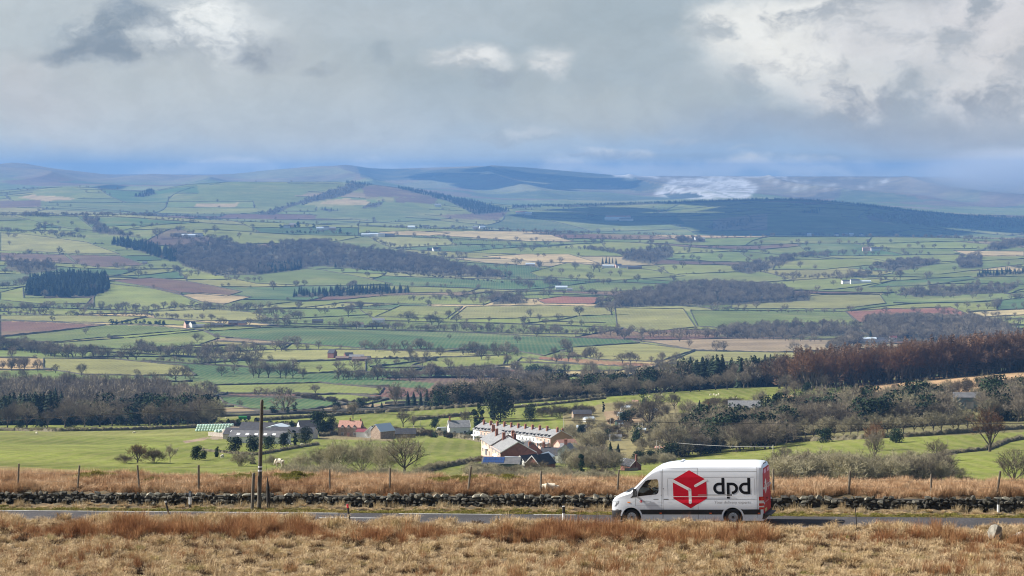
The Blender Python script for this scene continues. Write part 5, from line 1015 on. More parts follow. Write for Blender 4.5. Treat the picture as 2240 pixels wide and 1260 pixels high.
def markers():
    wh = mat('white_plastic', (.78, .78, .76), .5, var=.12); bk = mat('black_plastic', (.02, .02, .022), .5); rf = mat('grey_reflector', (.55, .6, .66), .25, metal=.3); rd = mat('red_reflector', (.7, .03, .06), .4)
    def seg_post(label, u, vb, vt, t, w, segs_, du=0, name='marker_post', rnd=True, extra=None):
        b = at_uv(u, vb, t); tp = at_uv(u+du, vt, t); g = H(b.x, b.y); d = tp-b
        e = empty(name, b, label=label, cat='post'); z0 = -.25/max(d.length, .1)
        for (f0, f1, m, nm) in segs_:
            f0 = z0 if f0 == 0 else f0; MB().tube([d*f0, d*f1], w, 10 if rnd else 4).build(nm, m, e)
        if extra: extra(e, d)
        return e
    seg_post('white round marker post with black top beside the near road edge', 1233, 1144, 1107, -3.45, .062, [(0, .58, wh, 'shaft'), (.58, .97, bk, 'cap'), (.97, 1.0, wh, 'tip')])
    seg_post('white roadside marker with grey reflector in front of the wall, left', 416, 1110, 1075, 2.3, .075, [(0, .2, bk, 'foot'), (.2, .66, wh, 'shaft'), (.66, 1.0, bk, 'cap')], extra=lambda e, d: MB().box(-.05, .05, -.09, -.076, d.z*.7, d.z*.95).build('reflector', rf, e))
    seg_post('white roadside marker with black top before the wall, far right', 2184, 1124, 1091, 2.2, .06, [(0, .62, wh, 'shaft'), (.62, 1.0, bk, 'cap')])
    seg_post('dark leaning post with a red reflector at the near road edge', 765, 1140, 1103, -3.4, .045, [(0, .78, bk, 'shaft'), (.78, 1.0, rd, 'reflector')], du=-5)
    seg_post('dark leaning post with a pale capped top at the left road edge', 370, 1127, 1096, -3.1, .045, [(0, .9, mat('blackened_wood'), 'shaft'), (.9, 1.0, wh, 'cap')], du=-8)
    seg_post('thin crooked black stick standing right of the van', 1874, 1150, 1110, -4.0, .018, [(0, 1, bk, 'stem')], du=-3, name='stick')
    for i, (u, v, sx, sz, lb) in enumerate([(2175, 1168, .75, .85, 'big pale boulder in the grass at the lower right'), (2215, 1166, .45, .4, 'low boulder right of the big pale boulder'), (2232, 1165, .5, .55, 'rounded boulder at the right frame edge'), (1874, 1170, .35, .22, 'small grey stone in the grass below the stick'), (2105, 1164, .5, .35, 'half-buried stone left of the big pale boulder'), (14, 1140, .7, .3, 'flat grey stone at the left road edge')]):
        p = at_uv(u, v, -7.2+(1168-v)*.05); o = obj('boulder', BST[i % 3], None, (p.x, p.y, H(p.x, p.y)+sz*.3), (R.uniform(-.2, .2), R.uniform(-.3, .3), R.uniform(0, 3)), (sx, sx*.8, sz), label=lb, cat='boulder')
markers()
# ---------------------------------------------------------------- animals
def skin_mesh(name, verts, edges, radii, mats, sub=2, root=0):
    me = bpy.data.meshes.new(name); me.from_pydata(verts, edges, []); o = bpy.data.objects.new(name+'_rig', me); C.objects.link(o)
    sk = o.modifiers.new('s', 'SKIN'); sk.use_smooth_shade = True
    for i, r in enumerate(radii): v = me.skin_vertices[0].data[i]; v.radius = r if hasattr(r, '__len__') else (r, r); v.use_root = (i == root)
    sb = o.modifiers.new('b', 'SUBSURF'); sb.levels = sub; sb.render_levels = sub
    dg = bpy.context.evaluated_depsgraph_get(); out = bpy.data.meshes.new_from_object(o.evaluated_get(dg)); bpy.data.objects.remove(o); out.name = name
    for m in mats: out.materials.append(m)
    return out
M_wool = mat('sheep_wool', (.72, .66, .52), .95, var=.18, vscale=9, bump=.8, bscale=30)
def sheep_mesh(graze=True):
    hx = (.62, .30) if graze else (.70, .82)
    v = [(0, 0, .58), (.28, 0, .60), (.45, 0, .62), (-.28, 0, .60), (-.42, 0, .56), (.56, 0, .48 if graze else .78), (hx[0], 0, hx[1]), (hx[0]+.12, 0, hx[1]-(.12 if graze else .04)),
         (.30, .12, .36), (.31, .13, .02), (.30, -.12, .36), (.31, -.13, .02), (-.32, .12, .38), (-.36, .13, .22), (-.33, .13, .02), (-.32, -.12, .38), (-.36, -.13, .22), (-.33, -.13, .02), (-.50, 0, .40)]
    e = [(0, 1), (1, 2), (0, 3), (3, 4), (2, 5), (5, 6), (6, 7), (1, 8), (8, 9), (1, 10), (10, 11), (3, 12), (12, 13), (13, 14), (3, 15), (15, 16), (16, 17), (4, 18)]
    r = [(.24, .25), (.24, .25), (.18, .18), (.24, .25), (.17, .18), .11, .085, .045, .075, .035, .075, .035, .09, .055, .035, .09, .055, .035, .03]
    return skin_mesh('body', v, e, r, [M_wool])
SHG, SHU = sheep_mesh(True), sheep_mesh(False)
M_face = mat('sheep_face', (.55, .5, .42), .9)
def sheep(u, v, label, px_len=None, rz=0.0, p=None, t=None, up=False, scale=None):
    p = p or (at_uv(u, v, t) if t is not None else G(u, v, 160)); p.z = H(p.x, p.y)
    e = empty('sheep', p, rz, label=label, cat='sheep'); k = scale or (px_len*p.y/F/1.15 if px_len else 1.0); e.scale = (k,)*3
    obj('body', SHU if up else SHG, e); h = (.70, .82) if up else (.62, .30)
    for sg in (-1, 1): MB().add([(h[0]-.05, sg*.06, h[1]+.05), (h[0]-.09, sg*.20, h[1]+.06), (h[0]-.02, sg*.08, h[1]+.1), (h[0]-.06, sg*.1, h[1]+.03)], [(0, 1, 2), (0, 3, 1), (1, 3, 2), (0, 2, 3)]).build('ear', M_face, e)
    return e
e = sheep(612, 1022, 'white sheep grazing on the moor beside the telegraph pole', t=9.0, rz=2.6); e.location.z += .36; e.scale = (.52,)*3
e = sheep(1205, 1088, 'white fleecy sheep half hidden behind the stone wall', t=5.2, rz=3.1, up=False); e.scale = (.8, .8, .75); e.location.z -= .16
# ---------------------------------------------------------------- the delivery van
def boolean(o, cutters):
    for c in cutters:
        m = o.modifiers.new('cut', 'BOOLEAN'); m.operation = 'DIFFERENCE'; m.object = c; m.solver = 'EXACT'; m.material_mode = 'TRANSFER'
    dg = bpy.context.evaluated_depsgraph_get(); out = bpy.data.meshes.new_from_object(o.evaluated_get(dg)); o.modifiers.clear(); old = o.data; o.data = out
    for c in cutters: bpy.data.objects.remove(c)
    return out
PX = [0, .03, .14, .33, .60, .86, 1.19, 1.50, 1.71, 1.90, 2.14, 2.41, 2.76, 3.8, 6.2, 6.55, 6.68, 6.73]
PZ = [.95, 1.10, 1.24, 1.33, 1.42, 1.50, 1.83, 2.15, 2.36, 2.52, 2.66, 2.74, 2.79, 2.82, 2.81, 2.78, 2.72, 2.60]
def ztop(x): return float(np.interp(x, PX, PZ))
def plan(x): return float(np.interp(x, [0, .04, .12, .3, .6, 1.0, 6.5, 6.68, 6.73], [.80, .86, .915, .96, .99, 1, 1, .985, .96]))
WZ = [.18, .45, .70, 1.00, 1.14, 2.16, 2.40, 3.0]; WW = [.955, .98, .99, .99, .968, .925, .895, .80]
def wid(z): return float(np.interp(z, WZ, WW))
def side_y(x, z): return wid(z)*plan(x)
def van():
    white = mat('white_van_paint', (.73, .77, .83), .32, coat=.5, var=.04, vscale=1.2); black = mat('black_trim', (.018, .018, .02), .55, spec=.4); red = mat('red_vinyl', (.56, .004, .022), .5, spec=.2); blk = mat('black_lettering', (.006, .006, .008), .6, spec=.15)
    inside = mat('cab_lining', (.10, .10, .11), .9); wsh = mat('white_vinyl', (.80, .80, .82), .35); silver = mat('silver_wheel', (.50, .52, .55), .4, metal=.6); rub = mat('tyre_rubber', (.022, .022, .022), .85); well = mat('wheel_well', (.01, .01, .01), .95)
    gl = bpy.data.materials.new('window_glass'); gl.use_nodes = True; t = NT(gl.node_tree)
    fr = t.n('ShaderNodeFresnel', {0: 1.5}).outputs[0]; g1 = t.n('ShaderNodeBsdfGlossy', {'Roughness': .03}); tr = t.n('ShaderNodeBsdfTransparent', {0: (.62, .68, .66, 1)}); mx = t.n('ShaderNodeMixShader', {0: fr, 1: tr.outputs[0], 2: g1.outputs[0]}); t.n('ShaderNodeOutputMaterial', {0: mx.outputs[0]})
    s0 = -3.13; o0 = unlay(s0, -1.22); root = empty('delivery_van', (o0[0], o0[1], .034*s0+.07), label='white long high-roofed parcel van with a red cube emblem, on the road', cat='van'); root.scale = (1, 1, .955)
    root.rotation_euler = (Matrix.Rotation(-PSI, 3, 'Z') @ Matrix.Rotation(-.040, 3, 'Y')).to_euler()
    XS = sorted(set(PX+[.08, .45, .72, 1.0, 1.35, 1.6, 2.27, 3.2, 4.5, 5.2, 5.8, 6.4])); rings = []
    for x in XS:
        zt = ztop(x); hood = np.interp(x, [0, .9, 1.6, 2.4, 6.4, 6.73], [.10, .10, .14, .29, .29, .22]); rw = np.interp(x, [0, .9, 1.6, 2.4], [.22, .20, .20, .34]); zc = zt-hood
        zb = float(np.interp(x, [0, .12, .4], [.40, .22, .18])); pts = []
        for i, z in enumerate([zb, .45, .70, 1.0, 1.14, 1.6, 2.16, 2.40]):
            z = max(min(z, zc-(8-i)*.004), zb+i*.002); pts.append((side_y(x, z), z))
        yc = side_y(x, zc); pts.append((yc, zc))
        for k in range(1, 6):
            a = k/6*PI/2; pts.append((yc-rw*(1-math.cos(a)), zc+(hood*.86)*math.sin(a)))
        for f in (.72, .36, 0): pts.append(((yc-rw)*f, zt-hood*.14*(f**2)))
        rings.append([(x, -y, z) for y, z in pts]+[(x, y, z) for y, z in pts[-2::-1]])
    n = len(rings[0]); V = [p for r in rings for p in r]; Fs = []
    for i in range(len(rings)-1):
        for j in range(n): Fs.append((i*n+j, i*n+(j+1) % n, (i+1)*n+(j+1) % n, (i+1)*n+j))
    Fs.append(tuple(range(n))); Fs.append(tuple(range(len(V)-n, len(V)))[::-1])
    me = mesh_np('body', V, Fs, [white, well, inside]); b = bmesh.new(); b.from_mesh(me); bmesh.ops.recalc_face_normals(b, faces=b.faces); b.to_mesh(me); b.free()
    body = obj('body', me)
    WX_ = (.90, 5.40); cut = []
    for wx in WX_:
        for sg in (-1, 1):
            pr = [(wx+math.cos(a)*.43, .34+math.sin(a)*.45) for a in np.linspace(0, 2*PI, 36)[:-1]]
            m = MB().prism(pr, sg*.60, sg*1.3, 0).mesh('c', [well]); cut.append(obj('cutter', m))
    cabp = [(1.02, .95), (2.24, .95), (2.24, 2.22), (1.76, 2.22), (1.50, 2.03), (1.02, 1.58)]
    cut.append(obj('cutter', MB().prism(cabp, -.885, .885).mesh('c', [inside])))
    winp = [(1.20, 1.29), (1.24, 1.50), (1.27, 1.61), (1.57, 1.99), (1.68, 2.04), (1.80, 2.06), (2.08, 2.08), (2.12, 2.05), (2.15, 1.9), (2.15, 1.55), (2.12, 1.44), (2.03, 1.38)]
    cut.append(obj('cutter', MB().prism(winp, -1.2, 1.2).mesh('c', [black])))
    # windscreen opening: slanted slot through the nose of the roof line
    wm = MB(); wy = .74
    wm.add([(x, sy*w_, z) for sy in (-1, 1) for (x, z, w_) in ((.93, 1.50, .78), (1.47, 2.05, .70), (1.60, 1.90, .70), (1.10, 1.36, .78))]+[(x, sy*w_, z) for sy in (-1, 1) for (x, z, w_) in ((.80, 1.66, .78), (1.34, 2.26, .70))], [])
    sw = [(.90, 1.46), (1.44, 2.02), (1.30, 2.4), (.60, 1.8)]
    sw = [(.98, 1.585), (1.475, 2.095), (1.30, 2.35), (.70, 1.8), (.96, 1.50), (1.08, 1.50), (1.6, 1.98)]
    sw = [(.955, 1.56), (1.52, 2.13), (1.40, 2.40), (.70, 1.80)]; sw2 = [(.97, 1.50), (1.56, 2.10), (1.72, 1.95), (1.12, 1.38)]
    cut.append(obj('cutter', MB().prism([(.72, 1.80), (1.40, 2.40), (1.545, 2.17), (1.66, 1.98), (1.13, 1.45), (.965, 1.565)], -.74, .74).mesh('c', [black])))
    me = boolean(body, cut); body.parent = root
    b = bmesh.new(); b.from_mesh(me); bmesh.ops.recalc_face_normals(b, faces=[f for f in b.faces]); b.to_mesh(me); b.free()
    for p in me.polygons: p.use_smooth = True
    me.set_sharp_from_angle(angle=math.radians(32))
    # glass
    for nm, sg in (('side_window', -1), ('side_window', 1)):
        vs = [(x, sg*(side_y(x, z)-.012), z) for x, z in winp]; obj(nm, mesh_np(nm, vs, [tuple(range(len(vs)))], [gl]), root)
    obj('windscreen', mesh_np('windscreen', [(.955, -.74, 1.56), (.955, .74, 1.56), (1.545, .74, 2.165), (1.545, -.74, 2.165)], [(0, 1, 2, 3)], [gl]), root)
    # surface decals: outline in x,z on the camera side, following the bodywork
    def decal(name, polys, m, parent=None, off=.004, sg=-1, sub=False):
        b = bmesh.new()
        for P in polys: b.faces.new([b.verts.new((x, 0, z)) for x, z in P])
        for zc in WZ[1:-1]:
            g = b.verts[:]+b.edges[:]+b.faces[:]; bmesh.ops.bisect_plane(b, geom=g, plane_co=(0, 0, zc), plane_no=(0, 0, 1))
        bmesh.ops.triangulate(b, faces=b.faces)
        for v in b.verts: v.co.y = sg*(side_y(v.co.x, v.co.z)+off)
        bmesh.ops.recalc_face_normals(b, faces=b.faces)
        me = bpy.data.meshes.new(name); b.to_mesh(me); b.free(); me.materials.append(m); return obj(name, me, parent or root)
    def XZ(x, y): return ((x-95)*.00386, (880-y)/264.0+.011*0)
    def strip(P, w, cap0=True, cap1=True):
        """polyline stroked to convex pieces"""
        out = []
        for (a, b_) in zip(P, P[1:]):
            d = Vector((b_[0]-a[0], b_[1]-a[1])).normalized(); n_ = Vector((-d.y, d.x))*w/2
            out.append([(a[0]+n_.x, a[1]+n_.y), (b_[0]+n_.x, b_[1]+n_.y), (b_[0]-n_.x, b_[1]-n_.y), (a[0]-n_.x, a[1]-n_.y)])
        for q, on in ((P[0], cap0), (P[-1], cap1)):
            if on: out.append([(q[0]+math.cos(k*PI/8)*w/2, q[1]+math.sin(k*PI/8)*w/2) for k in range(16)])
        for q in P[1:-1]: out.append([(q[0]+math.cos(k*PI/8)*w/2, q[1]+math.sin(k*PI/8)*w/2) for k in range(16)])
        return out
    hexa = [XZ(*p) for p in ((1007, 225), (1203, 340), (1205, 565), (1017, 682), (820, 565), (817, 340))]
    em = decal('cube_emblem', [hexa], red)
    wpx = .00386
    decal('emblem_stroke', strip([XZ(810, 346), XZ(1012, 460), XZ(1014, 612)], 33*wpx, False, True), wsh, em, .006)
    decal('emblem_stroke', strip([XZ(1078, 412), XZ(1210, 336)], 31*wpx, True, False), wsh, em, .006)
    def arc(cx, cy, r0, r1, a0, a1, n_=14):
        A = np.linspace(a0, a1, n_+1); return [[XZ(cx+r1*math.cos(a), cy-r1*math.sin(a)), XZ(cx+r1*math.cos(b_), cy-r1*math.sin(b_)), XZ(cx+r0*math.cos(b_), cy-r0*math.sin(b_)), XZ(cx+r0*math.cos(a), cy-r0*math.sin(a))] for a, b_ in zip(A, A[1:])]
    def rect(x0, y0, x1, y1): return [[XZ(x0, y0), XZ(x1, y0), XZ(x1, y1), XZ(x0, y1)]]
    def dee(cx, xs): return arc(cx, 443, 37, 69, PI/2, 3*PI/2)+rect(cx, 374, xs, 406)+rect(cx, 480, xs, 512)+rect(xs, 318, xs+33, 512)
    decal('letter_d', dee(1348, 1375), blk); decal('letter_p', arc(1493, 443, 37, 69, -PI/2, PI/2)+rect(1466, 374, 1493, 406)+rect(1488, 480, 1493, 512)+rect(1433, 374, 1466, 566), blk); decal('letter_d', dee(1641, 1668), blk)
    def text(name, body_, x0, z0, width, m, hgt=None, rear=False, off=.004, y0=None):
        cu = bpy.data.curves.new('txt', 'FONT'); cu.body = body_; cu.size = 1; cu.resolution_u = 2; o = bpy.data.objects.new('txt', cu); C.objects.link(o)
        dg = bpy.context.evaluated_depsgraph_get(); dg.update(); me = bpy.data.meshes.new_from_object(o.evaluated_get(dg)); bpy.data.objects.remove(o)
        xs = [v.co.x for v in me.vertices]; k = width/(max(xs)-min(xs)); kz = hgt or k
        for v in me.vertices:
            a, c = (v.co.x-min(xs))*k, v.co.y*kz
            if rear: v.co = (6.735+off, y0+a, z0+c)
            else: x, z = x0+a, z0+c; v.co = (x, -(side_y(x, z)+off), z)
        me.materials.clear(); me.materials.append(m); me.name = name; return obj(name, me, root)
    grey = mat('grey_lettering', (.30, .30, .31), .5)
    text('slogan', 'Your delivery experts', 4.60, .97, 1.60, grey); text('small_name', 'dpdgroup', 1.45, 1.04, .36, grey)
    for cxp, czp, rr in ((1.35, 1.07, .065),):
        sm = decal('small_emblem', [[(cxp+math.sin(k*PI/3)*rr, czp+math.cos(k*PI/3)*rr) for k in range(6)]], red); decal('emblem_stroke', strip([(cxp-.06, czp+.03), (cxp, czp), (cxp, czp-.05)], .016), wsh, sm, .006)
    # side trim, lines, rails, handles
    decal('side_moulding', [[(1.34, .47), (4.98, .47), (4.98, .69), (1.30, .69)], [(5.84, .47), (6.62, .47), (6.62, .71), (5.84, .70)], [(4.98, .60), (5.02, .47), (4.98, .47)]], black, off=.018)
    decal('side_moulding', [[(4.98, .62), (5.84, .62), (5.84, .71), (4.98, .69)]], black, off=.016)
    line = mat('panel_gap', (.16, .16, .17), .8); L = []
    def vl(x, z0, z1, w=.012): L.append([(x, z0), (x+w, z0), (x+w, z1), (x, z1)])
    def hl(x0, x1, z, w=.012): L.append([(x0, z), (x1, z), (x1, z+w), (x0, z+w)])
    vl(2.27, .25, 2.45); vl(2.33, .25, 2.55); vl(3.88, .25, 2.58); hl(2.33, 3.88, 2.57, .010); hl(2.33, 3.88, .24); hl(1.3, 2.27, .24); vl(1.10, .85, 1.2); vl(6.48, .3, 2.6); hl(3.0, 6.48, 2.40, .016); hl(2.2, 3.0, 2.40, .016); hl(2.33, 6.48, 1.135, .008)
    vl(2.55, 1.32, 2.08, .010); hl(2.55, 3.82, 2.12, .010); hl(3.98, 6.38, 2.16, .010); vl(6.38, 1.36, 2.10, .010); hl(1.1, 2.3, .86, .008)
    decal('panel_gaps', L, line, off=.0025)
    hi = [[(2.60, 1.27), (6.36, 1.27), (6.36, 1.295), (2.60, 1.295)]]; decal('lower_ledge', hi, wsh, off=.012)
    decal('slide_rail', [[(3.90, 1.335), (5.36, 1.335), (5.36, 1.375), (3.90, 1.375)]], mat('dull_aluminium', (.34, .33, .31), .5, metal=.5), off=.014); decal('rail_stop', [[(5.33, 1.31), (5.38, 1.31), (5.38, 1.40), (5.33, 1.40)]], black, off=.018)
    for x in (1.92, 2.37): decal('door_handle', [[(x, 1.15), (x+.22, 1.15), (x+.22, 1.18), (x, 1.18)]], black, off=.03)
    for x, z in ((2.36, 1.64), (2.26, 1.35), (6.76-.06, 1.19)): decal('lock', [[(x+math.cos(k*PI/4)*.022, z+math.sin(k*PI/4)*.022) for k in range(8)]], black, off=.006)
    amb = mat('amber_lens', (.85, .25, .03), .3); decal('side_repeater', [[(.74, 1.00), (.87, 1.00), (.87, 1.05), (.74, 1.05)]], amb, off=.008)
    for x in (2.17, 4.38, 6.50): decal('side_marker', [[(x, .50), (x+.10, .50), (x+.10, .55), (x, .55)]], mat('orange_lens', (.8, .12, .03), .3), off=.024)
    decal('quarter_panel', [[(.87, 1.22), (1.17, 1.285), (1.20, 1.58)]], black, off=.004); decal('quarter_panel', [[(.87, 1.22), (1.17, 1.285), (1.20, 1.58)]], black, off=.004, sg=1)
    for wx, zt_ in ((.90, .80), (5.40, .86)):
        A = np.linspace(.12, PI-.12, 15); decal('wheel_arch_lip', [[(wx+.43*math.cos(a), .34+.45*math.sin(a)), (wx+.50*math.cos(a), .34+.53*math.sin(a)), (wx+.50*math.cos(b_), .34+.53*math.sin(b_)), (wx+.43*math.cos(b_), .34+.45*math.sin(b_))] for a, b_ in zip(A, A[1:])], white, off=.02)
    # nose
    hl_ = MB(); hy = lambda x, z: -(side_y(x, z)+.006)
    P = [(.02, .86), (.035, 1.07), (.12, 1.10), (.33, 1.06), (.28, .98), (.16, .86), (.09, .82)]
    lens = mat('headlight_lens', (.62, .66, .70), .1, coat=1, var=.3, vscale=12); decal('headlight', [P], lens, off=.010); decal('headlight', [P], lens, off=.010, sg=1); decal('headlight_rim', [[(.30, 1.075), (.36, 1.09), (.18, .84), (.14, .84)]], mat('dark_gap', (.04, .04, .045), .5), off=.008)
    bp = MB()
    ring = [(.62, .955), (.45, .965), (.25, .945), (.10, .89), (.0, .80), (-.035, .55), (-.045, 0)]; ring = [(x, -y) for x, y in ring]+[(x, y) for x, y in ring[-2::-1]]
    nb = len(ring); zs = [(.20, .04), (.30, -.01), (.48, -.02), (.60, -.02), (.69, .01), (.70, .06)]; bp.add([(x+dx, y, z) for z, dx in zs for x, y in ring], [(i*nb+j, i*nb+j+1, (i+1)*nb+j+1, (i+1)*nb+j) for i in range(len(zs)-1) for j in range(nb-1)]); 
    o = bp.build('front_bumper', black, root, smooth=True, fix=False)
    MB().box(-.055, -.03, -.62, .62, .78, 1.0).build('grille', black, root); MB().box(-.075, -.05, -.26, .26, .50, .61).build('number_plate', mat('white_plate', (.75, .75, .7), .5), root)
    MB().prism([(.55, 1.46), (.90, 1.53), (.97, 1.57), (.90, 1.50)], -.7, .7).build('wiper_cowl', black, root)
    for sg in (-1, 1):
        mm = MB(); mm.add([(1.02, sg*1.02, 1.30), (1.16, sg*1.02, 1.30), (1.16, sg*1.26, 1.30), (1.04, sg*1.24, 1.30), (1.04, sg*1.02, 1.66), (1.18, sg*1.02, 1.66), (1.18, sg*1.24, 1.66), (1.06, sg*1.22, 1.66)], [(0, 3, 2, 1), (4, 5, 6, 7), (0, 1, 5, 4), (1, 2, 6, 5), (2, 3, 7, 6), (3, 0, 4, 7)]); mm.box(1.08, 1.14, min(sg*.9, sg*1.04), max(sg*.9, sg*1.04), 1.32, 1.38); mo = mm.build('door_mirror', black, root)
        MB().box(1.165, 1.175, min(sg*1.05, sg*1.22), max(sg*1.05, sg*1.22), 1.36, 1.62).build('mirror_glass', silver, mo)
    # wheels
    for wx in WX_:
        for sg in (-1, 1):
            w = MB(); r = .345; prof = [(.22, .70), (.32, .705), (.345, .735), (.345, .90), (.33, .93), (.27, .945), (.21, .94)]; N = 32; vs = [(wx+rr*math.cos(2*PI*k/N), sg*y, .345+rr*math.sin(2*PI*k/N)) for rr, y in prof for k in range(N)]
            w.add(vs, [(i*N+k, i*N+(k+1) % N, (i+1)*N+(k+1) % N, (i+1)*N+k) for i in range(len(prof)-1) for k in range(N)]); ty = w.build('wheel', rub, root, smooth=True)
            rm = MB(); prof = [(.215, .94), (.205, .90), (.19, .90), (.145, .925), (.125, .925), (.115, .885), (.085, .885), (.08, .93), (.05, .94), (.0001, .94)]
            vs = [(wx+rr*math.cos(2*PI*k/N), sg*y, .345+rr*math.sin(2*PI*k/N)) for rr, y in prof for k in range(N)]; rm.add(vs, [(i*N+k, i*N+(k+1) % N, (i+1)*N+(k+1) % N, (i+1)*N+k) for i in range(len(prof)-1) for k in range(N)]); rm.build('rim', silver, ty, smooth=True)
            ho = MB()
            for k in range(10):
                a = 2*PI*k/10; ho.tube([(wx+.168*math.cos(a), sg*.905, .345+.168*math.sin(a)), (wx+.168*math.cos(a), sg*.921, .345+.168*math.sin(a))], .013, 6)
            ho.build('vent_holes', well, ty); ct = MB().tube([(wx, sg*.93, .345), (wx, sg*.948, .345)], .06, 16).build('hub_cap', mat('dark_gap'), ty)
    # underside and back
    MB().box(.5, 6.6, -.8, .8, .20, .32).build('chassis', well, root)
    bk = MB(); X0 = 6.735
    dp = [(-.86, .50), (.86, .50), (.86, 1.1), (.80, 2.30), (.62, 2.52), (-.62, 2.52), (-.80, 2.30), (-.86, 1.1)]
    for sg in (-1, 1):
        P = [p for p in dp if p[0]*sg > 0]; P = [(sg*.006, .50)]+([p for p in sorted(P, key=lambda q: (q[1], -abs(q[0])))])+[(sg*.006, 2.52)]
        m = MB(); n_ = len(P); m.add([(X0+.02, y, z) for y, z in P]+[(X0-.02, y, z) for y, z in P], [tuple(range(n_)), tuple(range(2*n_-1, n_-1, -1))]+[(i, (i+1) % n_, (i+1) % n_+n_, i+n_) for i in range(n_)]); d_ = m.build('rear_door', red, root)
        MB().box(X0+.022, X0+.026, min(sg*.12, sg*.70), max(sg*.12, sg*.70), 2.28, 2.46).build('painted_door_reflection', mat('painted_reflection_pink', (.70, .10, .30), .3), d_)  # magenta reflection painted across the door top as a pink strip
        MB().box(X0+.02, X0+.06, min(sg*.80, sg*.90), max(sg*.80, sg*.90), 1.60, 1.68).build('hinge', white, d_); MB().box(X0+.02, X0+.06, min(sg*.80, sg*.90), max(sg*.80, sg*.90), .92, 1.0).build('hinge', white, d_)
        if sg < 0:
            MB().box(X0+.022, X0+.05, -.16, -.05, 1.08, 1.14).build('door_handle', black, d_)
            MB().box(X0+.022, X0+.035, -.70, -.20, .56, .70).build('number_plate', mat('yellow_plate', (.72, .55, .20), .5), d_)
    hx = [(X0+.026, -.34+math.sin(k*PI/3)*.30, 1.68+math.cos(k*PI/3)*.35) for k in range(6)]
    he = obj('rear_emblem', mesh_np('rear_emblem', hx, [tuple(range(6))], [wsh]), root)
    st_ = MB()
    for P in strip([(-.62, 1.85), (-.34, 1.68), (-.34, 1.40)], .05)+strip([(-.26, 1.76), (-.06, 1.87)], .045): st_.add([(X0+.029, y, z) for y, z in P], [tuple(range(len(P)))])
    st_.build('emblem_stroke', red, he, fix=False)
    text('rear_name', 'dpd', 0, 1.56, .62, wsh, rear=True, off=.026, y0=.08); text('rear_notice', 'Your delivery experts', 0, .95, .9, wsh, rear=True, off=.026, y0=-.55)
    tr_ = mat('red_lens', (.55, .01, .015), .25, coat=.5); tw_ = mat('clear_lens', (.72, .70, .68), .2)
    for sg in (-1, 1):
        tl = None
        for (z0, z1, m_) in ((1.10, 1.28, tr_), (.98, 1.10, tw_), (.86, .98, tr_), (.80, .86, tw_), (.70, .80, tr_)):
            P = [(6.56, sg*(side_y(6.56, z0)+.008)), (6.66, sg*(side_y(6.66, z0)+.010)), (6.75, sg*(side_y(6.73, z0)+.004)), (6.765, sg*.88)]
            m = MB(); m.add([(x, y, z) for z in (z0, z1) for x, y in P], [(0, 1, 5, 4), (1, 2, 6, 5), (2, 3, 7, 6)])
            o = m.build('tail_light' if tl is None else 'lens', m_, tl or root, fix=False); tl = tl or o
    MB().box(6.5, 6.80, -.95, .95, .26, .50).build('rear_bumper', black, root); MB().box(6.80, 6.98, -.55, .80, .36, .42).build('rear_step', mat('grey_step', (.12, .12, .13), .7), root)
    MB().box(6.62, 6.70, -.30, .30, 2.60, 2.72).build('high_brake_light', mat('dark_gap'), root)
    MB().box(3.0, 3.0+.12, -.3, .3, 2.80, 2.83).build('roof_rib', white, root)
    # cab fittings
    seat = mat('dark_seat', (.03, .03, .035), .9)
    for y in (-.5, .45):
        s_ = MB(); s_.box(1.75, 2.20, y-.25, y+.25, 1.0, 1.18); s_.add([(2.05, y-.24, 1.15), (2.05, y+.24, 1.15), (2.2, y+.22, 1.75), (2.2, y-.22, 1.75), (2.17, y-.24, 1.12), (2.17, y+.24, 1.12), (2.24, y+.2, 1.72), (2.24, y-.2, 1.72)], [(0, 1, 2, 3), (7, 6, 5, 4), (0, 3, 7, 4), (1, 5, 6, 2), (3, 2, 6, 7)]); s_.box(2.12, 2.22, y-.12, y+.12, 1.78, 1.93); s_.build('seat', seat, root)
    MB().prism([(1.02, 1.1), (1.45, 1.1), (1.42, 1.42), (1.02, 1.5)], -.86, .86).build('dashboard', mat('dark_gap'), root)
    swh = MB(); c0 = Vector((1.50, .45, 1.46)); ax = Vector((.75, 0, .65)).normalized(); u_ = Vector((0, 1, 0)); v_ = ax.cross(u_); swh.tube([c0+(u_*math.cos(a)+v_*math.sin(a))*.20 for a in np.linspace(0, 2*PI, 21)], .016, 6, cap=False); swh.tube([c0-u_*.2, c0+u_*.2], .014, 5); swh.tube([c0, c0-ax*.2], .03, 6); swh.build('steering_wheel', seat, root)
    # driver, seated at the wheel
    sk = mat('skin', (.50, .31, .23), .6); cl = mat('dark_jacket', (.04, .05, .07), .9); hr = mat('brown_hair', (.06, .035, .02), .9)
    y = .45; v = [(2.0, y, 1.22), (2.03, y, 1.42), (2.05, y, 1.60), (2.03, y, 1.70), (2.02, y, 1.76), (2.0, y, 1.86), (2.04, y+.18, 1.60), (1.88, y+.24, 1.38), (1.62, y+.16, 1.48), (2.04, y-.18, 1.60), (1.88, y-.24, 1.38), (1.62, y-.16, 1.48), (1.65, y+.12, 1.2), (1.5, y+.12, 1.02), (1.65, y-.12, 1.2), (1.5, y-.12, 1.02), (1.54, y+.15, 1.5), (1.54, y-.15, 1.5)]
    e_ = [(0, 1), (1, 2), (2, 3), (3, 4), (4, 5), (2, 6), (6, 7), (7, 8), (2, 9), (9, 10), (10, 11), (0, 12), (12, 13), (0, 14), (14, 15), (8, 16), (11, 17)]
    r_ = [(.15, .17), (.14, .18), (.12, .19), .065, (.08, .09), (.085, .10), .07, .055, .04, .07, .055, .04, .085, .07, .085, .07, .035, .035]
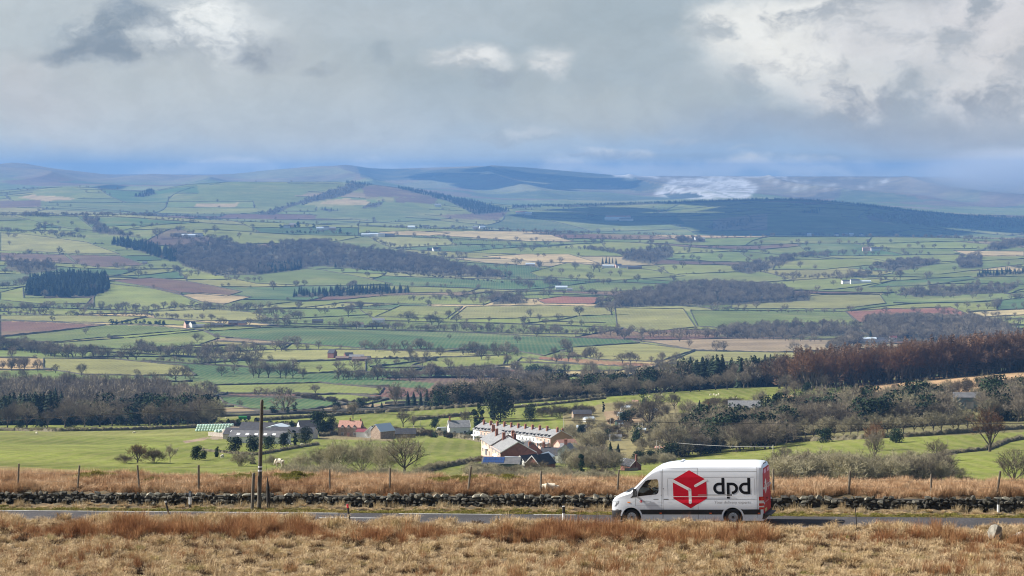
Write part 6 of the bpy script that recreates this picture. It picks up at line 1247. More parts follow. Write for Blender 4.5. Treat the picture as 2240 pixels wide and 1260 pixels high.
    pe = empty('person', root.matrix_basis @ Vector((0, 0, 0)), label='driver in a dark jacket seated at the wheel of the white van', cat='person'); pe.rotation_euler = root.rotation_euler
    pe.location = root.location; pe.scale = root.scale
    bm_ = skin_mesh('body', v, e_, r_, [cl, sk], 1)
    for p in bm_.polygons:
        c_ = p.center
        if c_.z > 1.70 or c_.x < 1.585: p.material_index = 1
    obj('body', bm_, pe); hb = bmesh.new(); bmesh.ops.create_icosphere(hb, subdivisions=2, radius=.108)
    for q in hb.verts: q.co = Vector((q.co.x*.95+2.035, q.co.y*.82+y, max(q.co.z, -.03 if q.co.x > .02 else .035)*1.05+1.86))
    hmn = bpy.data.meshes.new('hair'); hb.to_mesh(hmn); hb.free(); hmn.materials.append(hr); obj('hair', hmn, pe)
    return root
van()
# ---------------------------------------------------------------- the village, the farms
HM = {}
def hm_(k):
    if not HM:
        HM.update(brick=mat('red_brick', (.25, .10, .075), .9, col2=(.18, .075, .055), vscale=1.2, bump=.3, bscale=14), pink=mat('pale_and_sunlit_brick', (.56, .38, .31), .9, col2=(.46, .30, .24), vscale=.8, bump=.3, bscale=14), white=mat('white_render', (.74, .74, .72), .85, var=.08, vscale=.6),  # the pale brick also paints sunlight on the red-brick pair
                  tan=mat('tan_render', (.42, .28, .15), .9, var=.15, vscale=.5), stone=mat('rubble_stone', (.34, .26, .19), .95, col2=(.22, .16, .12), vscale=1.6, bump=.4, bscale=6), slate=mat('grey_slate', (.235, .235, .235), .55, col2=(.16, .16, .165), vscale=1.3, bump=.5, bscale=5), dslate=mat('dark_slate', (.045, .046, .055), .85, col2=(.028, .028, .034), vscale=1.0, bump=.4, bscale=5),
                  tile=mat('pink_clay_tile', (.46, .24, .18), .8, col2=(.36, .19, .14), vscale=1.5, bump=.4, bscale=6), brown=mat('brown_tile', (.20, .13, .09), .85, col2=(.13, .09, .07), vscale=1.2), sheet=mat('grey_cement_sheet', (.12, .12, .125), .9, col2=(.08, .08, .085), vscale=.5), tin=mat('pale_metal_sheet', (.58, .66, .72), .4, metal=.2), green=mat('green_tin', (.035, .075, .06), .7, var=.3, vscale=.6), teal=mat('faded_teal_tin', (.20, .30, .31), .7, col2=(.26, .24, .22), vscale=.9),
                  redtin=mat('red_tin', (.17, .03, .04), .7), glass=mat('window_pane', (.03, .035, .045), .12, spec=.8), frame=mat('white_frame', (.72, .72, .70), .6), lead=mat('chimney_brick', (.34, .14, .09), .9, var=.3, vscale=2), pot=mat('clay_pot', (.50, .26, .16), .8), door=mat('door_paint', (.10, .12, .14), .5), concrete=mat('pale_concrete', (.58, .53, .47), .9, col2=(.42, .36, .30), vscale=.7), gutter=mat('bargeboard', (.66, .64, .60), .7), solar=mat('solar_cells', (.02, .05, .16), .15, spec=.8, coat=.6))
    return HM[k]
SH = {}
def win_mesh(w, h):
    k = ('w', round(w, 2), round(h, 2))
    if k not in SH:
        f = MB(); f.box(-w/2-.08, w/2+.08, -.06, .02, -.08, .0).box(-w/2-.08, w/2+.08, -.06, .02, h, h+.08).box(-w/2-.08, -w/2, -.06, .02, 0, h).box(w/2, w/2+.08, -.06, .02, 0, h).box(-.025, .025, -.05, .0, 0, h).box(-w/2, w/2, -.05, .0, h/2-.025, h/2+.025)
        SH[k] = (f.mesh('window', [hm_('frame')]), MB().box(-w/2, w/2, -.02, .0, 0, h).mesh('pane', [hm_('glass')]))
    return SH[k]
def window(parent, x, y, z, w=.9, h=1.1, rz=0.0):
    a, b = win_mesh(w, h); o = obj('window', a, parent, (x, y, z), (0, 0, rz)); obj('pane', b, o); return o
def chimney(parent, x, y, z0, z1, w=.45, d=.8, pots=2, m='lead'):
    c = MB().box(x-w/2, x+w/2, y-d/2, y+d/2, z0, z1).box(x-w/2-.06, x+w/2+.06, y-d/2-.06, y+d/2+.06, z1, z1+.12).build('chimney', hm_(m), parent)
    mb = MB()
    for i in range(pots): yy = y+(i-(pots-1)/2)*.38; mb.tube([(x, yy, z1+.12), (x, yy, z1+.48)], [.12, .1], 8)
    if pots: mb.build('chimney_pot', hm_('pot'), c)
    return c
def shell(root, L, Wd, eh, rh, wall, roof, x0=0.0, ov=.25, ends=(1, 1), barge=None, base=-1.5, hip=False):
    """walls and a pitched roof; ridge along x, front at y = -Wd/2"""
    y = Wd/2
    m = MB().add([(x0, -y, base), (x0+L, -y, base), (x0+L, y, base), (x0, y, base), (x0, -y, eh), (x0+L, -y, eh), (x0+L, y, eh), (x0, y, eh), (x0, 0, eh+rh), (x0+L, 0, eh+rh)],
                 [(0, 1, 5, 4), (2, 3, 7, 6), (1, 2, 6, 9, 5), (3, 0, 4, 8, 7)]); m.build('wall', hm_(wall) if isinstance(wall, str) else wall, root)
    k = rh/y; a, b = x0-(ov if ends[0] else 0), x0+L+(ov if ends[1] else 0); yo = y+ov; ze = eh-ov*k; th = .14; i = 1.2 if hip else 0
    r = MB()
    for sg in (-1, 1):
        r.add([(a, sg*yo, ze+.02), (b, sg*yo, ze+.02), (b-i, 0, eh+rh+.02), (a+i, 0, eh+rh+.02), (a, sg*yo, ze+th), (b, sg*yo, ze+th), (b-i, 0, eh+rh+th), (a+i, 0, eh+rh+th)], [(0, 1, 2, 3), (4, 5, 6, 7), (0, 1, 5, 4), (1, 2, 6, 5), (2, 3, 7, 6), (3, 0, 4, 7)])
    ro = r.build('roof', hm_(roof), root)
    if barge:
        g = MB()
        for xx, on in ((a, ends[0]), (b, ends[1])):
            if on:
                for sg in (-1, 1): g.add([(xx-.04, sg*yo, ze-.12), (xx+.04, sg*yo, ze-.12), (xx+.04, 0, eh+rh-.12), (xx-.04, 0, eh+rh-.12), (xx-.04, sg*yo, ze+th+.03), (xx+.04, sg*yo, ze+th+.03), (xx+.04, 0, eh+rh+th+.03), (xx-.04, 0, eh+rh+th+.03)], [(0, 1, 2, 3), (4, 5, 6, 7), (0, 1, 5, 4), (1, 2, 6, 5), (2, 3, 7, 6), (3, 0, 4, 7)])
        if g.f: g.build('bargeboard', hm_('gutter'), ro)
    return ro
def dormer(parent, x, y, z, w=1.1, h=1.1, depth=2.0, dark='dslate', arch=False):
    d = MB().add([(x-w/2, y, z), (x+w/2, y, z), (x+w/2, y, z+h), (x, y, z+h+w*.45), (x-w/2, y, z+h), (x-w/2, y+depth, z+h*.5), (x+w/2, y+depth, z+h*.5), (x+w/2, y+depth, z+h), (x-w/2, y+depth, z+h)], [(0, 1, 2, 3, 4), (1, 6, 7, 2), (0, 4, 8, 5)]).build('dormer', hm_('white'), parent, fix=False)
    MB().add([(x-w/2-.15, y-.18, z+h-.1), (x, y-.18, z+h+w*.5), (x+w/2+.15, y-.18, z+h-.1), (x-w/2-.15, y+depth, z+h-.1), (x, y+depth, z+h+w*.5), (x+w/2+.15, y+depth, z+h-.1)], [(0, 1, 4, 3), (1, 2, 5, 4), (0, 2, 1)]).build('dormer_roof', hm_(dark), d, fix=False)
    a, b = win_mesh(.6, .8); q = obj('window', a, d, (x, y-.02, z+.12))
    return d
def place(u, v, dmin=160): return G(u, v, dmin)
def terrace():
    A = GD(1057, 940); B = GD(1228, 880); d = B-A; L = math.hypot(d.x, d.y); rz = math.atan2(d.y, d.x); n = 11; w = L/n
    cols = ['white', 'pink', 'pink', 'white', 'pink', 'white', 'white', 'white', 'white', 'pink', 'pink']
    for i in range(n):
        p = A.lerp(B, i/n); p.z = A.z+(B.z-A.z)*i/n+.4
        lab = 'end terraced house with the tan gable, nearest in the row' if i == n-1 else ('farthest terraced house, beside the dark yews' if i == 0 else '%s house from the far end of the slate-roofed terrace' % ordw(i))
        r = empty('terraced_house', p, rz, label=lab, cat='house', group='houses of the long terrace')
        ro = shell(r, w, 9.5, 4.7, 2.6, cols[i], 'slate', ends=(i == 0, i == n-1), ov=.3, barge=(i in (0, n-1)))
        if i == n-1: MB().add([(w+.03, -4.6, 0), (w+.03, 4.6, 0), (w+.03, 4.6, 4.65), (w+.03, 0, 7.15), (w+.03, -4.6, 4.65)], [(0, 1, 2, 3, 4)]).build('gable_render', hm_('tan'), r, fix=False)
        chimney(r, w*.5 if i < n-1 else w*.86, -1.2, 5.0, 8.3, .55, .9)
        if i % 2 == 0: chimney(r, w*.3, 2.9, 4.6, 7.4, .55, .8, 1)
        for xx in (w*.28, w*.72): dormer(ro, xx, -4.72, 4.35, 1.05, .75, 2.2)
        for xx in (w*.25, w*.75): window(r, xx, -4.78, 2.8, .9, 1.0)
        window(r, w*.72, -4.78, .5, 1.1, 1.2); MB().box(w*.18, w*.36, -4.80, -4.74, 0, 2.0).build('door', hm_('door'), r)
        MB().add([(w*.08, -6.1, 2.25), (w*.92, -6.1, 2.25), (w*.92, -4.75, 2.75), (w*.08, -4.75, 2.75), (w*.08, -6.1, 2.33), (w*.92, -6.1, 2.33), (w*.92, -4.75, 2.83), (w*.08, -4.75, 2.83)], [(0, 1, 2, 3), (4, 5, 6, 7), (0, 1, 5, 4), (1, 2, 6, 5), (3, 0, 4, 7)]).build('porch_roof', hm_('slate' if i % 3 else 'white'), r)
    return A, B, rz
TA, TB, TRZ = terrace()
def brick_pair():
    A = GD(1089, 735); B = GD(1133, 704); d = B-A; rz = math.atan2(d.y, d.x); L = math.hypot(d.x, d.y)
    for i, (f0, f1, lb, dz) in enumerate([(0, .52, 'left half of the tall red-brick house pair below the terrace', .6), (.54, 1, 'right red-brick house with the big blank gable below the terrace', 0)]):
        p = A.lerp(B, f0); p.z = B.z+dz; Lh = L*(f1-f0)
        r = empty('brick_house', p, rz, label=lb, cat='house'); k = 2 if i else 1.95
        shell(r, Lh, 11.0, 4.2, 3.1, 'brick' if i else 'pink', 'slate' if i == 0 else 'slate', barge=True, ov=.35)
        if i: MB().box(-.0, Lh, -5.54, -5.502, -1, 4.5).build('sunlit_front', hm_('pink'), r)  # sunlight on the red-brick front painted with paler brick
        chimney(r, .5, -1.6, 5, 8.5, .6, 1.0); chimney(r, Lh-1.0 if i == 0 else .9, 1.8, 5, 8.2, .6, 1.0)
        if i == 0: chimney(r, Lh*.55, -2.2, 4.8, 8.2, .6, .9)
        else: chimney(r, Lh-.8, 4.0, 4.0, 7.0, .6, 1.0)
        n = 3
        for j in range(n):
            xx = Lh*(j+.5)/n; window(r, xx, -5.58, 2.9, .8, 1.1)
            if j != 1: window(r, xx, -5.58, .6, .8, 1.2)
        MB().box(Lh*.44, Lh*.58, -5.60, -5.55, 0, 2.1).build('door', hm_('door'), r)
        MB().prism([(Lh*.34, 2.2), (Lh*.68, 2.2), (Lh*.51, 3.0)], -6.3, -5.55).build('porch_gable', hm_('white'), r)
    q = B.lerp(A, -.1); r = empty('outhouse', Vector((B.x+3.2, B.y+8, B.z)), rz, label='dark slated rear wing to the right of the red-brick house', cat='house'); shell(r, 7, 6, 4.0, 2.8, 'brick', 'dslate'); 
brick_pair()
def bld(u, v, D=None, rz=0.0, L=8, Wd=5, eh=2.6, rh=1.8, wall='white', roof='slate', name='shed', cat='shed', label='', ch=0, wins=0, barge=False, far=False, dmin=160, door=True, z=0.0):
    p = GD(u, D) if D else G(u, v, dmin); p = p.copy(); p.z += z
    r = empty(name, p, rz, label=label, cat=cat); ro = shell(r, L, Wd, eh, rh, wall, roof, x0=-L/2, barge=barge)
    for i in range(ch): chimney(r, (-L/2+.6) if i == 0 else (L/2-.6), 0, eh+rh*.4, eh+rh+1.5, .6, .9)
    for i in range(wins):
        xx = -L/2+L*(i+.5)/wins; window(r, xx, -Wd/2-.03, eh*.42, .9, 1.0)
        if eh > 4: window(r, xx, -Wd/2-.03, eh*.08+.3, .9, 1.1)
    if door and wins: MB().box(-.5, .5, -Wd/2-.06, -Wd/2-.01, 0, 2.0).build('door', hm_('door'), r)
    return r, ro
def village():
    r, ro = bld(1098, 1018, rz=-.12, L=13.5, Wd=8.5, eh=3.2, rh=1.9, wall='green', roof='sheet', name='solar_barn', cat='barn', label='low green barn with blue solar panels on its roof', D=655)
    k = 1.9/4.25; r.scale = (.8, .8, .8)
    for i in range(7):
        for j in range(2):
            x = -6.5+i*1.1; y0, y1 = -3.9+j*1.75, -3.9+j*1.75+1.65; f = lambda y: 3.2+(4.25+y)*k+.20; MB().add([(x, y0, f(y0)), (x+1.0, y0, f(y0)), (x+1.0, y1, f(y1)), (x, y1, f(y1)), (x, y0, f(y0)+.05), (x+1.0, y0, f(y0)+.05), (x+1.0, y1, f(y1)+.05), (x, y1, f(y1)+.05)], [(0, 3, 2, 1), (4, 5, 6, 7), (0, 1, 5, 4), (1, 2, 6, 5), (2, 3, 7, 6), (3, 0, 4, 7)]).build('solar_panel', hm_('solar'), ro)
    MB().box(6.6, 6.8, -4.5, -4.35, -1.5, 3.3).build('corner_post', hm_('frame'), r)
    bld(1142, 1010, D=677, rz=-.2, L=10, Wd=5, eh=2.2, rh=.6, wall='brick', roof='tin', label='long lean-to with a pale metal roof right of the solar barn', z=.8)
    bld(1156, 1012, D=668, rz=.75, L=6.5, Wd=5.4, eh=2.2, rh=2.3, wall='white', roof='dslate', label='steep dark-roofed outbuilding with white gable by the brick house', barge=True)
    bld(1182, 1015, D=660, rz=.9, L=7.5, Wd=5.4, eh=2.2, rh=2.5, wall='brick', roof='dslate', label='brick outbuilding with pale verge, right of the white gabled one', barge=True)
    bld(1192, 1005, D=700, rz=1.2, L=6, Wd=4, eh=3, rh=1.2, wall='white', roof='tin', label='small pale shed between the brick outbuildings')
    bld(1218, 1000, D=740, rz=-.35, L=10, Wd=5.5, eh=2.8, rh=2.0, wall='white', roof='dslate', name='cottage', cat='house', label='low white cottage with dark slates right of the brick outbuildings', ch=1, wins=2); bld(1242, 1000, D=735, rz=1.25, L=5, Wd=5, eh=4.2, rh=2.2, wall='white', roof='slate', name='cottage', cat='house', label='little white gable-fronted cottage under the terrace end', wins=2, ch=1)
    bld(1238, 978, D=850, rz=.5, L=7, Wd=6, eh=3, rh=2, wall='pink', roof='tile', name='extension', cat='house', label='pink-roofed low house against the tan terrace gable'); bld(1244, 985, D=836, rz=-.2, L=5.5, Wd=4.5, eh=2.8, rh=1.2, wall='white', roof='slate', name='garage', cat='garage', label='small white garage in front of the pink-roofed house')
    r, ro = bld(1003, 937, rz=.15, L=9, Wd=7, eh=4.6, rh=2.6, wall='white', roof='slate', name='cottage', cat='house', label='white detached cottage left of the tall yews', ch=1, wins=2, barge=True, D=985)
    # red cottage by the van
    p = GD(1374, 640); r = empty('red_cottage', p, -.95, label='small red-brick cottage with tall chimney, left of the van roof', cat='house'); r.scale = (.62,)*3; shell(r, 7, 6.4, 2.6, 2.6, 'brick', 'dslate', x0=-1, barge=True); MB().box(5.95, 6.6, -.45, .45, -1, 7.6).box(5.9, 6.65, -.5, .5, 7.6, 7.75).build('chimney', hm_('brick'), r)
    MB().box(-1.6, 2.2, -.08, .08, -.8, .7).build('garden_fence', mat('silvered_fence', (.34, .28, .24), .9, var=.3, vscale=4), None, loc=GD(1380, 632)+Vector((0, 0, .1)), rot=(0, 0, .15), label='grey-pink board fence in front of the red cottage', cat='fence')
    bld(1518, 938, D=985, rz=.05, L=12, Wd=7, eh=3.0, rh=2.6, wall='white', roof='slate', name='bungalow', cat='bungalow', label='white bungalow with grey roof and chimney on the right slope', wins=3, ch=1); bld(1555, 936, D=975, rz=.0, L=8, Wd=6, eh=2.8, rh=2.0, wall='pink', roof='sheet', name='bungalow_wing', cat='bungalow', label='pinkish wing right of the white bungalow', wins=2)
    bld(1462, 942, D=960, rz=.2, L=10, Wd=8, eh=2.4, rh=3.0, wall='stone', roof='brown', name='chalet', cat='house', label='brown-roofed house with a dark gable, left of the white bungalow', barge=True); bld(1478, 944, D=952, rz=1.3, L=5, Wd=5, eh=2.4, rh=2.6, wall='white', roof='dslate', name='gabled_porch', cat='house', label='dark gabled front wing of the brown-roofed house', barge=True)
    r, ro = bld(1630, 905, D=1080, rz=-.03, L=15, Wd=8, eh=2.6, rh=2.8, wall='stone', roof='slate', name='long_house', cat='house', label='long low grey-slated house half hidden behind bare trees', wins=3); dormer(ro, -3, -3.6, 2.5, 1.8, 1.0, 2.5); dormer(ro, 4, -3.6, 2.5, 1.8, 1.0, 2.5)
    r, ro = bld(2120, 888, D=985, rz=-.15, L=12, Wd=9, eh=5.4, rh=1.8, wall='teal', roof='sheet', name='tin_barn', cat='barn', label='faded blue-green tin barn among bare trees on the right'); MB().box(-.8, 2.4, -4.62, -4.55, -.5, 3.6).build('barn_door', hm_('concrete'), r)
    bld(1273, 917, D=1120, rz=.1, L=9, Wd=7, eh=2.4, rh=1.6, wall='stone', roof='dslate', label='dark shed behind the thicket above the terrace')
    # allotment sheds and oddments
    for i, (u, v, L, w_, h, m, rf, lb) in enumerate([(1368, 898, 5, 3, 2.2, 'white', 'tin', 'pale greenhouse at the top left of the allotments'), (1376, 897, 3, 3, 2.6, 'stone', 'dslate', 'dark narrow shed right of the pale greenhouse'), (1390, 889, 3, 2.5, 3, 'pink', 'tile', 'pinkish hut at the top of the allotments'), (1361, 909, 5, 2.5, 1.5, 'tin', 'tin', 'low pale polytunnel in the allotments'), (1354, 932, 3, 2.5, 2.6, 'green', 'dslate', 'dark blue-grey shed beside a white tank'), (1358, 934, 1.6, 1.6, 1.6, 'white', 'tin', 'white tank beside the dark shed'), (1429, 903, 4, 3, 2, 'white', 'tin', 'white hut under the big bare tree'), (1346, 964, 5, 4, 2.4, 'white', 'sheet', 'white garden shed above the bare bushes'), (1288, 922, 5, 3, 2, 'white', 'tin', 'pale low shed right of the dark one'), (1272, 944, 4, 3, 2.6, 'teal', 'tin', 'teal-roofed hut behind the terrace end'), (1455, 986, 7, 3, 1.4, 'pink', 'tile', 'low pink wall-like shed on the lane'), (1403, 945, 4, 2.5, 1.6, 'white', 'tin', 'white low shed beside the garden poles'), (1215, 990, 4, 2, 1.7, 'white', 'tin', 'white lean-to before the terrace')]):
        bld(u, v, rz=R.uniform(-.4, .5), L=L, Wd=w_, eh=h*.75, rh=h*.35, wall=m, roof=rf, label=lb)
    # farmhouse and its yard
    r = empty('farmhouse', GD(765, 990), -.16, label='stone farmhouse with pink tiled roof and three dormers', cat='house'); r.scale = (.85,)*3; ro = shell(r, 11.5, 7, 5.0, 3.0, 'stone', 'tile', x0=-5.5, barge=False); chimney(r, -.1, 0, 7.2, 9.2); chimney(r, 5.4, 0, 7, 9.0)
    for x in (-3.4, -.2, 2.9): dormer(ro, x, -3.7, 4.5, 1.2, 1.0, 2.2)
    for x in (-3.4, 3.0): window(r, x, -3.53, 1.0, 1.1, 1.3)
    MB().box(-.8, .4, -4.2, -3.5, -.5, 2.3).build('porch', hm_('tile'), r)
    bld(783, 950, D=990, rz=-.5, L=6, Wd=5, eh=2.6, rh=1.8, wall='pink', roof='tile', name='wing', cat='house', label='low pink-tiled wing on the right of the farmhouse'); bld(803, 952, D=985, rz=-.22, L=9, Wd=5, eh=2.6, rh=1.0, wall='white', roof='redtin', name='red_roofed_shed', cat='shed', label='white shed with dark red roof right of the farmhouse'); bld(818, 955, D=980, rz=1.2, L=7, Wd=6, eh=2.8, rh=2.6, wall='white', roof='dslate', label='dark-roofed white gabled shed in the farmhouse yard', barge=True)
    r, ro = bld(836, 957, D=975, rz=.75, L=8, Wd=6.5, eh=3.6, rh=2.8, wall='stone', roof='tin', name='stone_barn', cat='barn', label='stone barn with bright metal roof at the right of the yard'); bld(882, 957, D=990, rz=.1, L=10, Wd=6, eh=2, rh=2, wall='stone', roof='dslate', label='dark-roofed barn behind the large twiggy tree')
    # long barns
    for (u, D, rz, L, Wd, eh, rh, wl, rf, lb) in [(578, 985, -.12, 24, 10, 3.2, 2.4, 'white', 'dslate', 'long dark-roofed white barn at the back of the farm'), (640, 965, -.14, 22, 11, 3.0, 2.2, 'concrete', 'dslate', 'long dark barn right of the bright metal roof'), (560, 938, -.16, 30, 13, 3.4, 2.4, 'concrete', 'dslate', 'wide dark barn with pale skylights in the middle of the farm'), (566, 903, -.14, 26, 13, 3.6, 2.2, 'white', 'sheet', 'front barn with grey sheeted roof and white wall'), (606, 972, 1.35, 10, 9, 4.6, 1.2, 'tin', 'tin', 'bright blue-white metal roof wedged between the barns'), (672, 1000, .3, 10, 9, 3.2, 3.4, 'white', 'dslate', 'white-gabled dark barn at the far right of the farm')]:
        r, ro = bld(u, 0, D=D, rz=rz, L=L, Wd=Wd, eh=eh, rh=rh, wall=wl, roof=rf, name='farm_barn', cat='barn', label=lb); r.scale = (.86,)*3
        if L > 24:
            for i in range(5): x = -L/2+3+i*(L-5)/5; f = lambda y: eh+(Wd/2+y)*rh/(Wd/2)+.17; y0, y1 = -Wd*.36, -Wd*.22; MB().add([(x, y0, f(y0)), (x+1.6, y0, f(y0)), (x+1.6, y1, f(y1)), (x, y1, f(y1))], [(0, 1, 2, 3)]).build('skylight', hm_('frame'), ro, fix=False)
    for i, (u0, D0, u1, D1, lb) in enumerate([(453, 960, 508, 950, 'pale concrete wall round the front of the silage yard'), (508, 950, 530, 940, 'short pale concrete wall at the yard corner'), (484, 985, 512, 980, 'white wall panel in the middle of the yard'), (512, 1000, 545, 990, 'pale wall along the back of the yard')]):
        a, b = GD(u0, D0), GD(u1, D1); d = b-a; L = math.hypot(d.x, d.y); w = empty('yard_wall', a, math.atan2(d.y, d.x), label=lb, cat='wall'); n = max(2, int(L/1.4)); m_ = MB().box(0, L/n-.06, -.15, .15, -1.6, 1.8).mesh('panel', [hm_('concrete')])
        for j in range(n): obj('panel', m_, w, (j*L/n, R.uniform(-.05, .05), R.uniform(-.1, .1)))
    # wrapped silage bales
    bm_ = MB().tube([(-.62, 0, 0), (-.56, 0, 0), (.56, 0, 0), (.62, 0, 0)], [.5, .62, .62, .5], 14).mesh('silage_bale', [mat('bale_wrap', (.52, .70, .62), .35, rand=.12)], smooth=True)
    a0 = GD(428, 1035); a1 = GD(508, 1028); d = (a1-a0); n = 13; rz = math.atan2(d.y, d.x)
    rows = [('bottom', 0, 0), ('middle', .62, 1.06), ('top', 1.24, 2.12)]
    for nm, off, dz in rows:
        for j in range(n-(1 if nm == 'middle' else 0)):
            p = a0+d*((j+off*.5)/n); p.z = H(p.x, p.y)+.6+dz; obj('silage_bale', bm_, None, p, (0, 0, rz+PI/2), (1.0, 1.0, 1.0), label='%s pale green wrapped bale from the left in the %s row of the stack' % (ordw(j), nm), cat='bale', group='wrapped silage bales')
    for j, (u, D) in enumerate([(470, 1000), (475, 1003), (481, 1005), (487, 1008), (492, 1012), (498, 1015), (503, 1019), (478, 998), (486, 1002)]): p = GD(u, D); p.z += .6; obj('silage_bale', bm_, None, p, (0, 0, .4+R.uniform(-.5, .5)), label='%s loose wrapped bale from the left below the bale stack' % ORD[j], cat='bale', group='loose wrapped bales')
    # green trailer
    p = G(532, 920); r = empty('farm_trailer', p, .0, label='green farm machine parked in the far field behind the bale stack', cat='trailer'); gm_ = mat('machine_green', (.03, .28, .06), .5); MB().add([(-2.4, -1, .9), (2.2, -1, .9), (2.2, 1, .9), (-2.4, 1, .9), (-2.6, -1.2, 2.5), (2.2, -1.2, 2.5), (2.2, 1.2, 2.5), (-2.6, 1.2, 2.5)], [(0, 3, 2, 1), (4, 5, 6, 7), (0, 1, 5, 4), (1, 2, 6, 5), (2, 3, 7, 6), (3, 0, 4, 7)]).build('tub', gm_, r); MB().box(2.3, 4.2, -.9, .9, .8, 2.7).build('cab', mat('dark_gap'), r)
    for x in (-1.2, 1.0, 3.2): MB().tube([(x, -1.25, .6), (x, -.95, .6)], .6, 14).build('wheel', mat('tyre_rubber'), r)
    # parked vehicles
    def car(u, v, rz, col, label, kind='car', k=1.0):
        c = {'white': (.75, .75, .76), 'silver': (.42, .44, .46), 'teal': (.08, .25, .33), 'blue': (.06, .12, .25), 'black': (.02, .02, .025)}[col]; m = mat('car_paint_'+col, c, .3, coat=.6)
        P = [(-2.1, .3), (-2.15, .75), (-1.9, .95), (-1.0, 1.05), (-.45, 1.45), (1.0, 1.47), (1.6, 1.1), (2.05, 1.0), (2.1, .3)] if kind == 'car' else [(-2.5, .3), (-2.55, .85), (-2.2, 1.15), (-1.5, 1.25), (-1.0, 1.95), (2.4, 2.0), (2.5, 1.6), (2.5, .3)] if kind == 'van' else [(-2.4, .45), (-2.6, 1.5), (-2.2, 2.4), (1.9, 2.5), (2.5, 2.1), (2.5, .45)]
        r = empty('parked_'+kind, G(u, v, 160)+Vector((0, 0, .05)), rz, label=label, cat=kind); MB().prism(P, -.88, .88).build('body', m, r)
        W_ = {'car': [(-.85, 1.05), (-.42, 1.38), (.95, 1.40), (1.4, 1.08)], 'van': [(-1.45, 1.28), (-1.0, 1.85), (-.3, 1.85), (-.3, 1.28)], 'caravan': [(-1.8, 1.3), (-1.8, 2.0), (-.6, 2.0), (-.6, 1.3)]}[kind]
        for y0, y1 in ((-.90, -.88), (.88, .90)): MB().prism(W_, y0, y1).build('side_window', hm_('glass'), r)
        for x in (-1.35, 1.35):
            for y in (-.9, .72): MB().tube([(x, y, .32), (x, y+.18, .32)], .32, 12).build('wheel', mat('tyre_rubber'), r)
    car(967, 946, .1, 'white', 'white caravan parked left of the white cottage lane', 'caravan'); car(1022, 955, -.25, 'white', 'white van parked in front of the dark yews', 'van', 1); car(1028, 957, -.25, 'silver', 'silver car just right of the white van at the lane', 'car'); car(1046, 960, -.35, 'teal', 'blue-green car parked below the first terrace lawns'); car(1064, 966, -.35, 'teal', 'pale blue car nearer along the terrace lane'); car(1090, 972, -.35, 'silver', 'silver car at the hedge end behind the brick pair')
    car(1190, 982, .3, 'white', 'white car in front of the right terrace houses'); car(1198, 983, .4, 'black', 'dark car beside the white car by the terrace'); car(1224, 982, .2, 'white', 'small white van at the terrace corner', 'van'); car(1478, 985, .2, 'black', 'dark car parked on the garden lane above the red cottage'); car(1362, 1012, .9, 'silver', 'silver car in front of the red cottage')
    # light poles
    for i, (u, v, h, lb) in enumerate([(1233, 938, 24, 'thin pole behind the terrace end'), (1335, 938, 24, 'garden pole left of the allotment shed'), (1355, 930, 30, 'tall pale pole in the allotments'), (1397, 948, 24, 'pale pole beside the white low shed'), (1405, 948, 24, 'brown pole right of the pale one in the gardens'), (1350, 957, 16, 'short pole above the white garden shed'), (1436, 992, 30, 'pole at the lane right of the red cottage'), (1443, 994, 22, 'second pole at the lane right of the red cottage'), (1484, 988, 18, 'thin white pole by the dark laurels'), (1454, 1010, 18, 'white pole where the green field meets the van roof'), (1691, 1003, 30, 'thin pole standing behind the rear of the van'), (1932, 906, 14, 'short white post in the middle wood'), (1091, 965, 30, 'street pole before the terrace lawns'), (905, 944, 14, 'thin pole right of the farmhouse yard'), (919, 932, 14, 'thin pole on the field hedge right of the farmhouse')]):
        p = G(u, v, 160); h_ = h*p.y/F; MB().tube([(0, 0, -.3), (0, 0, h_)], [.14, .11], 8).build('utility_pole', mat('bleached_pole', (.55, .52, .46), .8), None, loc=p, label=lb, cat='pole')
    a, b = G(1436, 992, 160), G(1691, 1003, 160); a = a+Vector((0, 0, 30*a.y/F-.3)); b = b+Vector((0, 0, 28*b.y/F-.3)); c_ = b+(b-a)*2
    MB().tube([a.lerp(b, i/8)-Vector((0, 0, 2.4*(i/8)*(1-i/8))) for i in range(9)], .03, 4).build('overhead_cable', mat('pale_cable', (.6, .6, .58), .6), None, label='pale cable from the lane pole to the pole behind the van', cat='cable')
    # far farms
    def farm(nm, L_):
        for (u, v, dm, L, Wd, eh, rh, wl, rf, rz, lb) in L_: bld(u, v, rz=rz, L=L, Wd=Wd, eh=eh, rh=rh, wall=wl, roof=rf, name=nm, cat='house' if 'house' in nm else 'barn', label=lb, dmin=dm)
    farm('red_farmhouse', [(727, 783, 1400, 9, 8, 6.5, 4.2, 'brick', 'dslate', -.5, 'tall red-brick farmhouse alone in the pale valley field')])
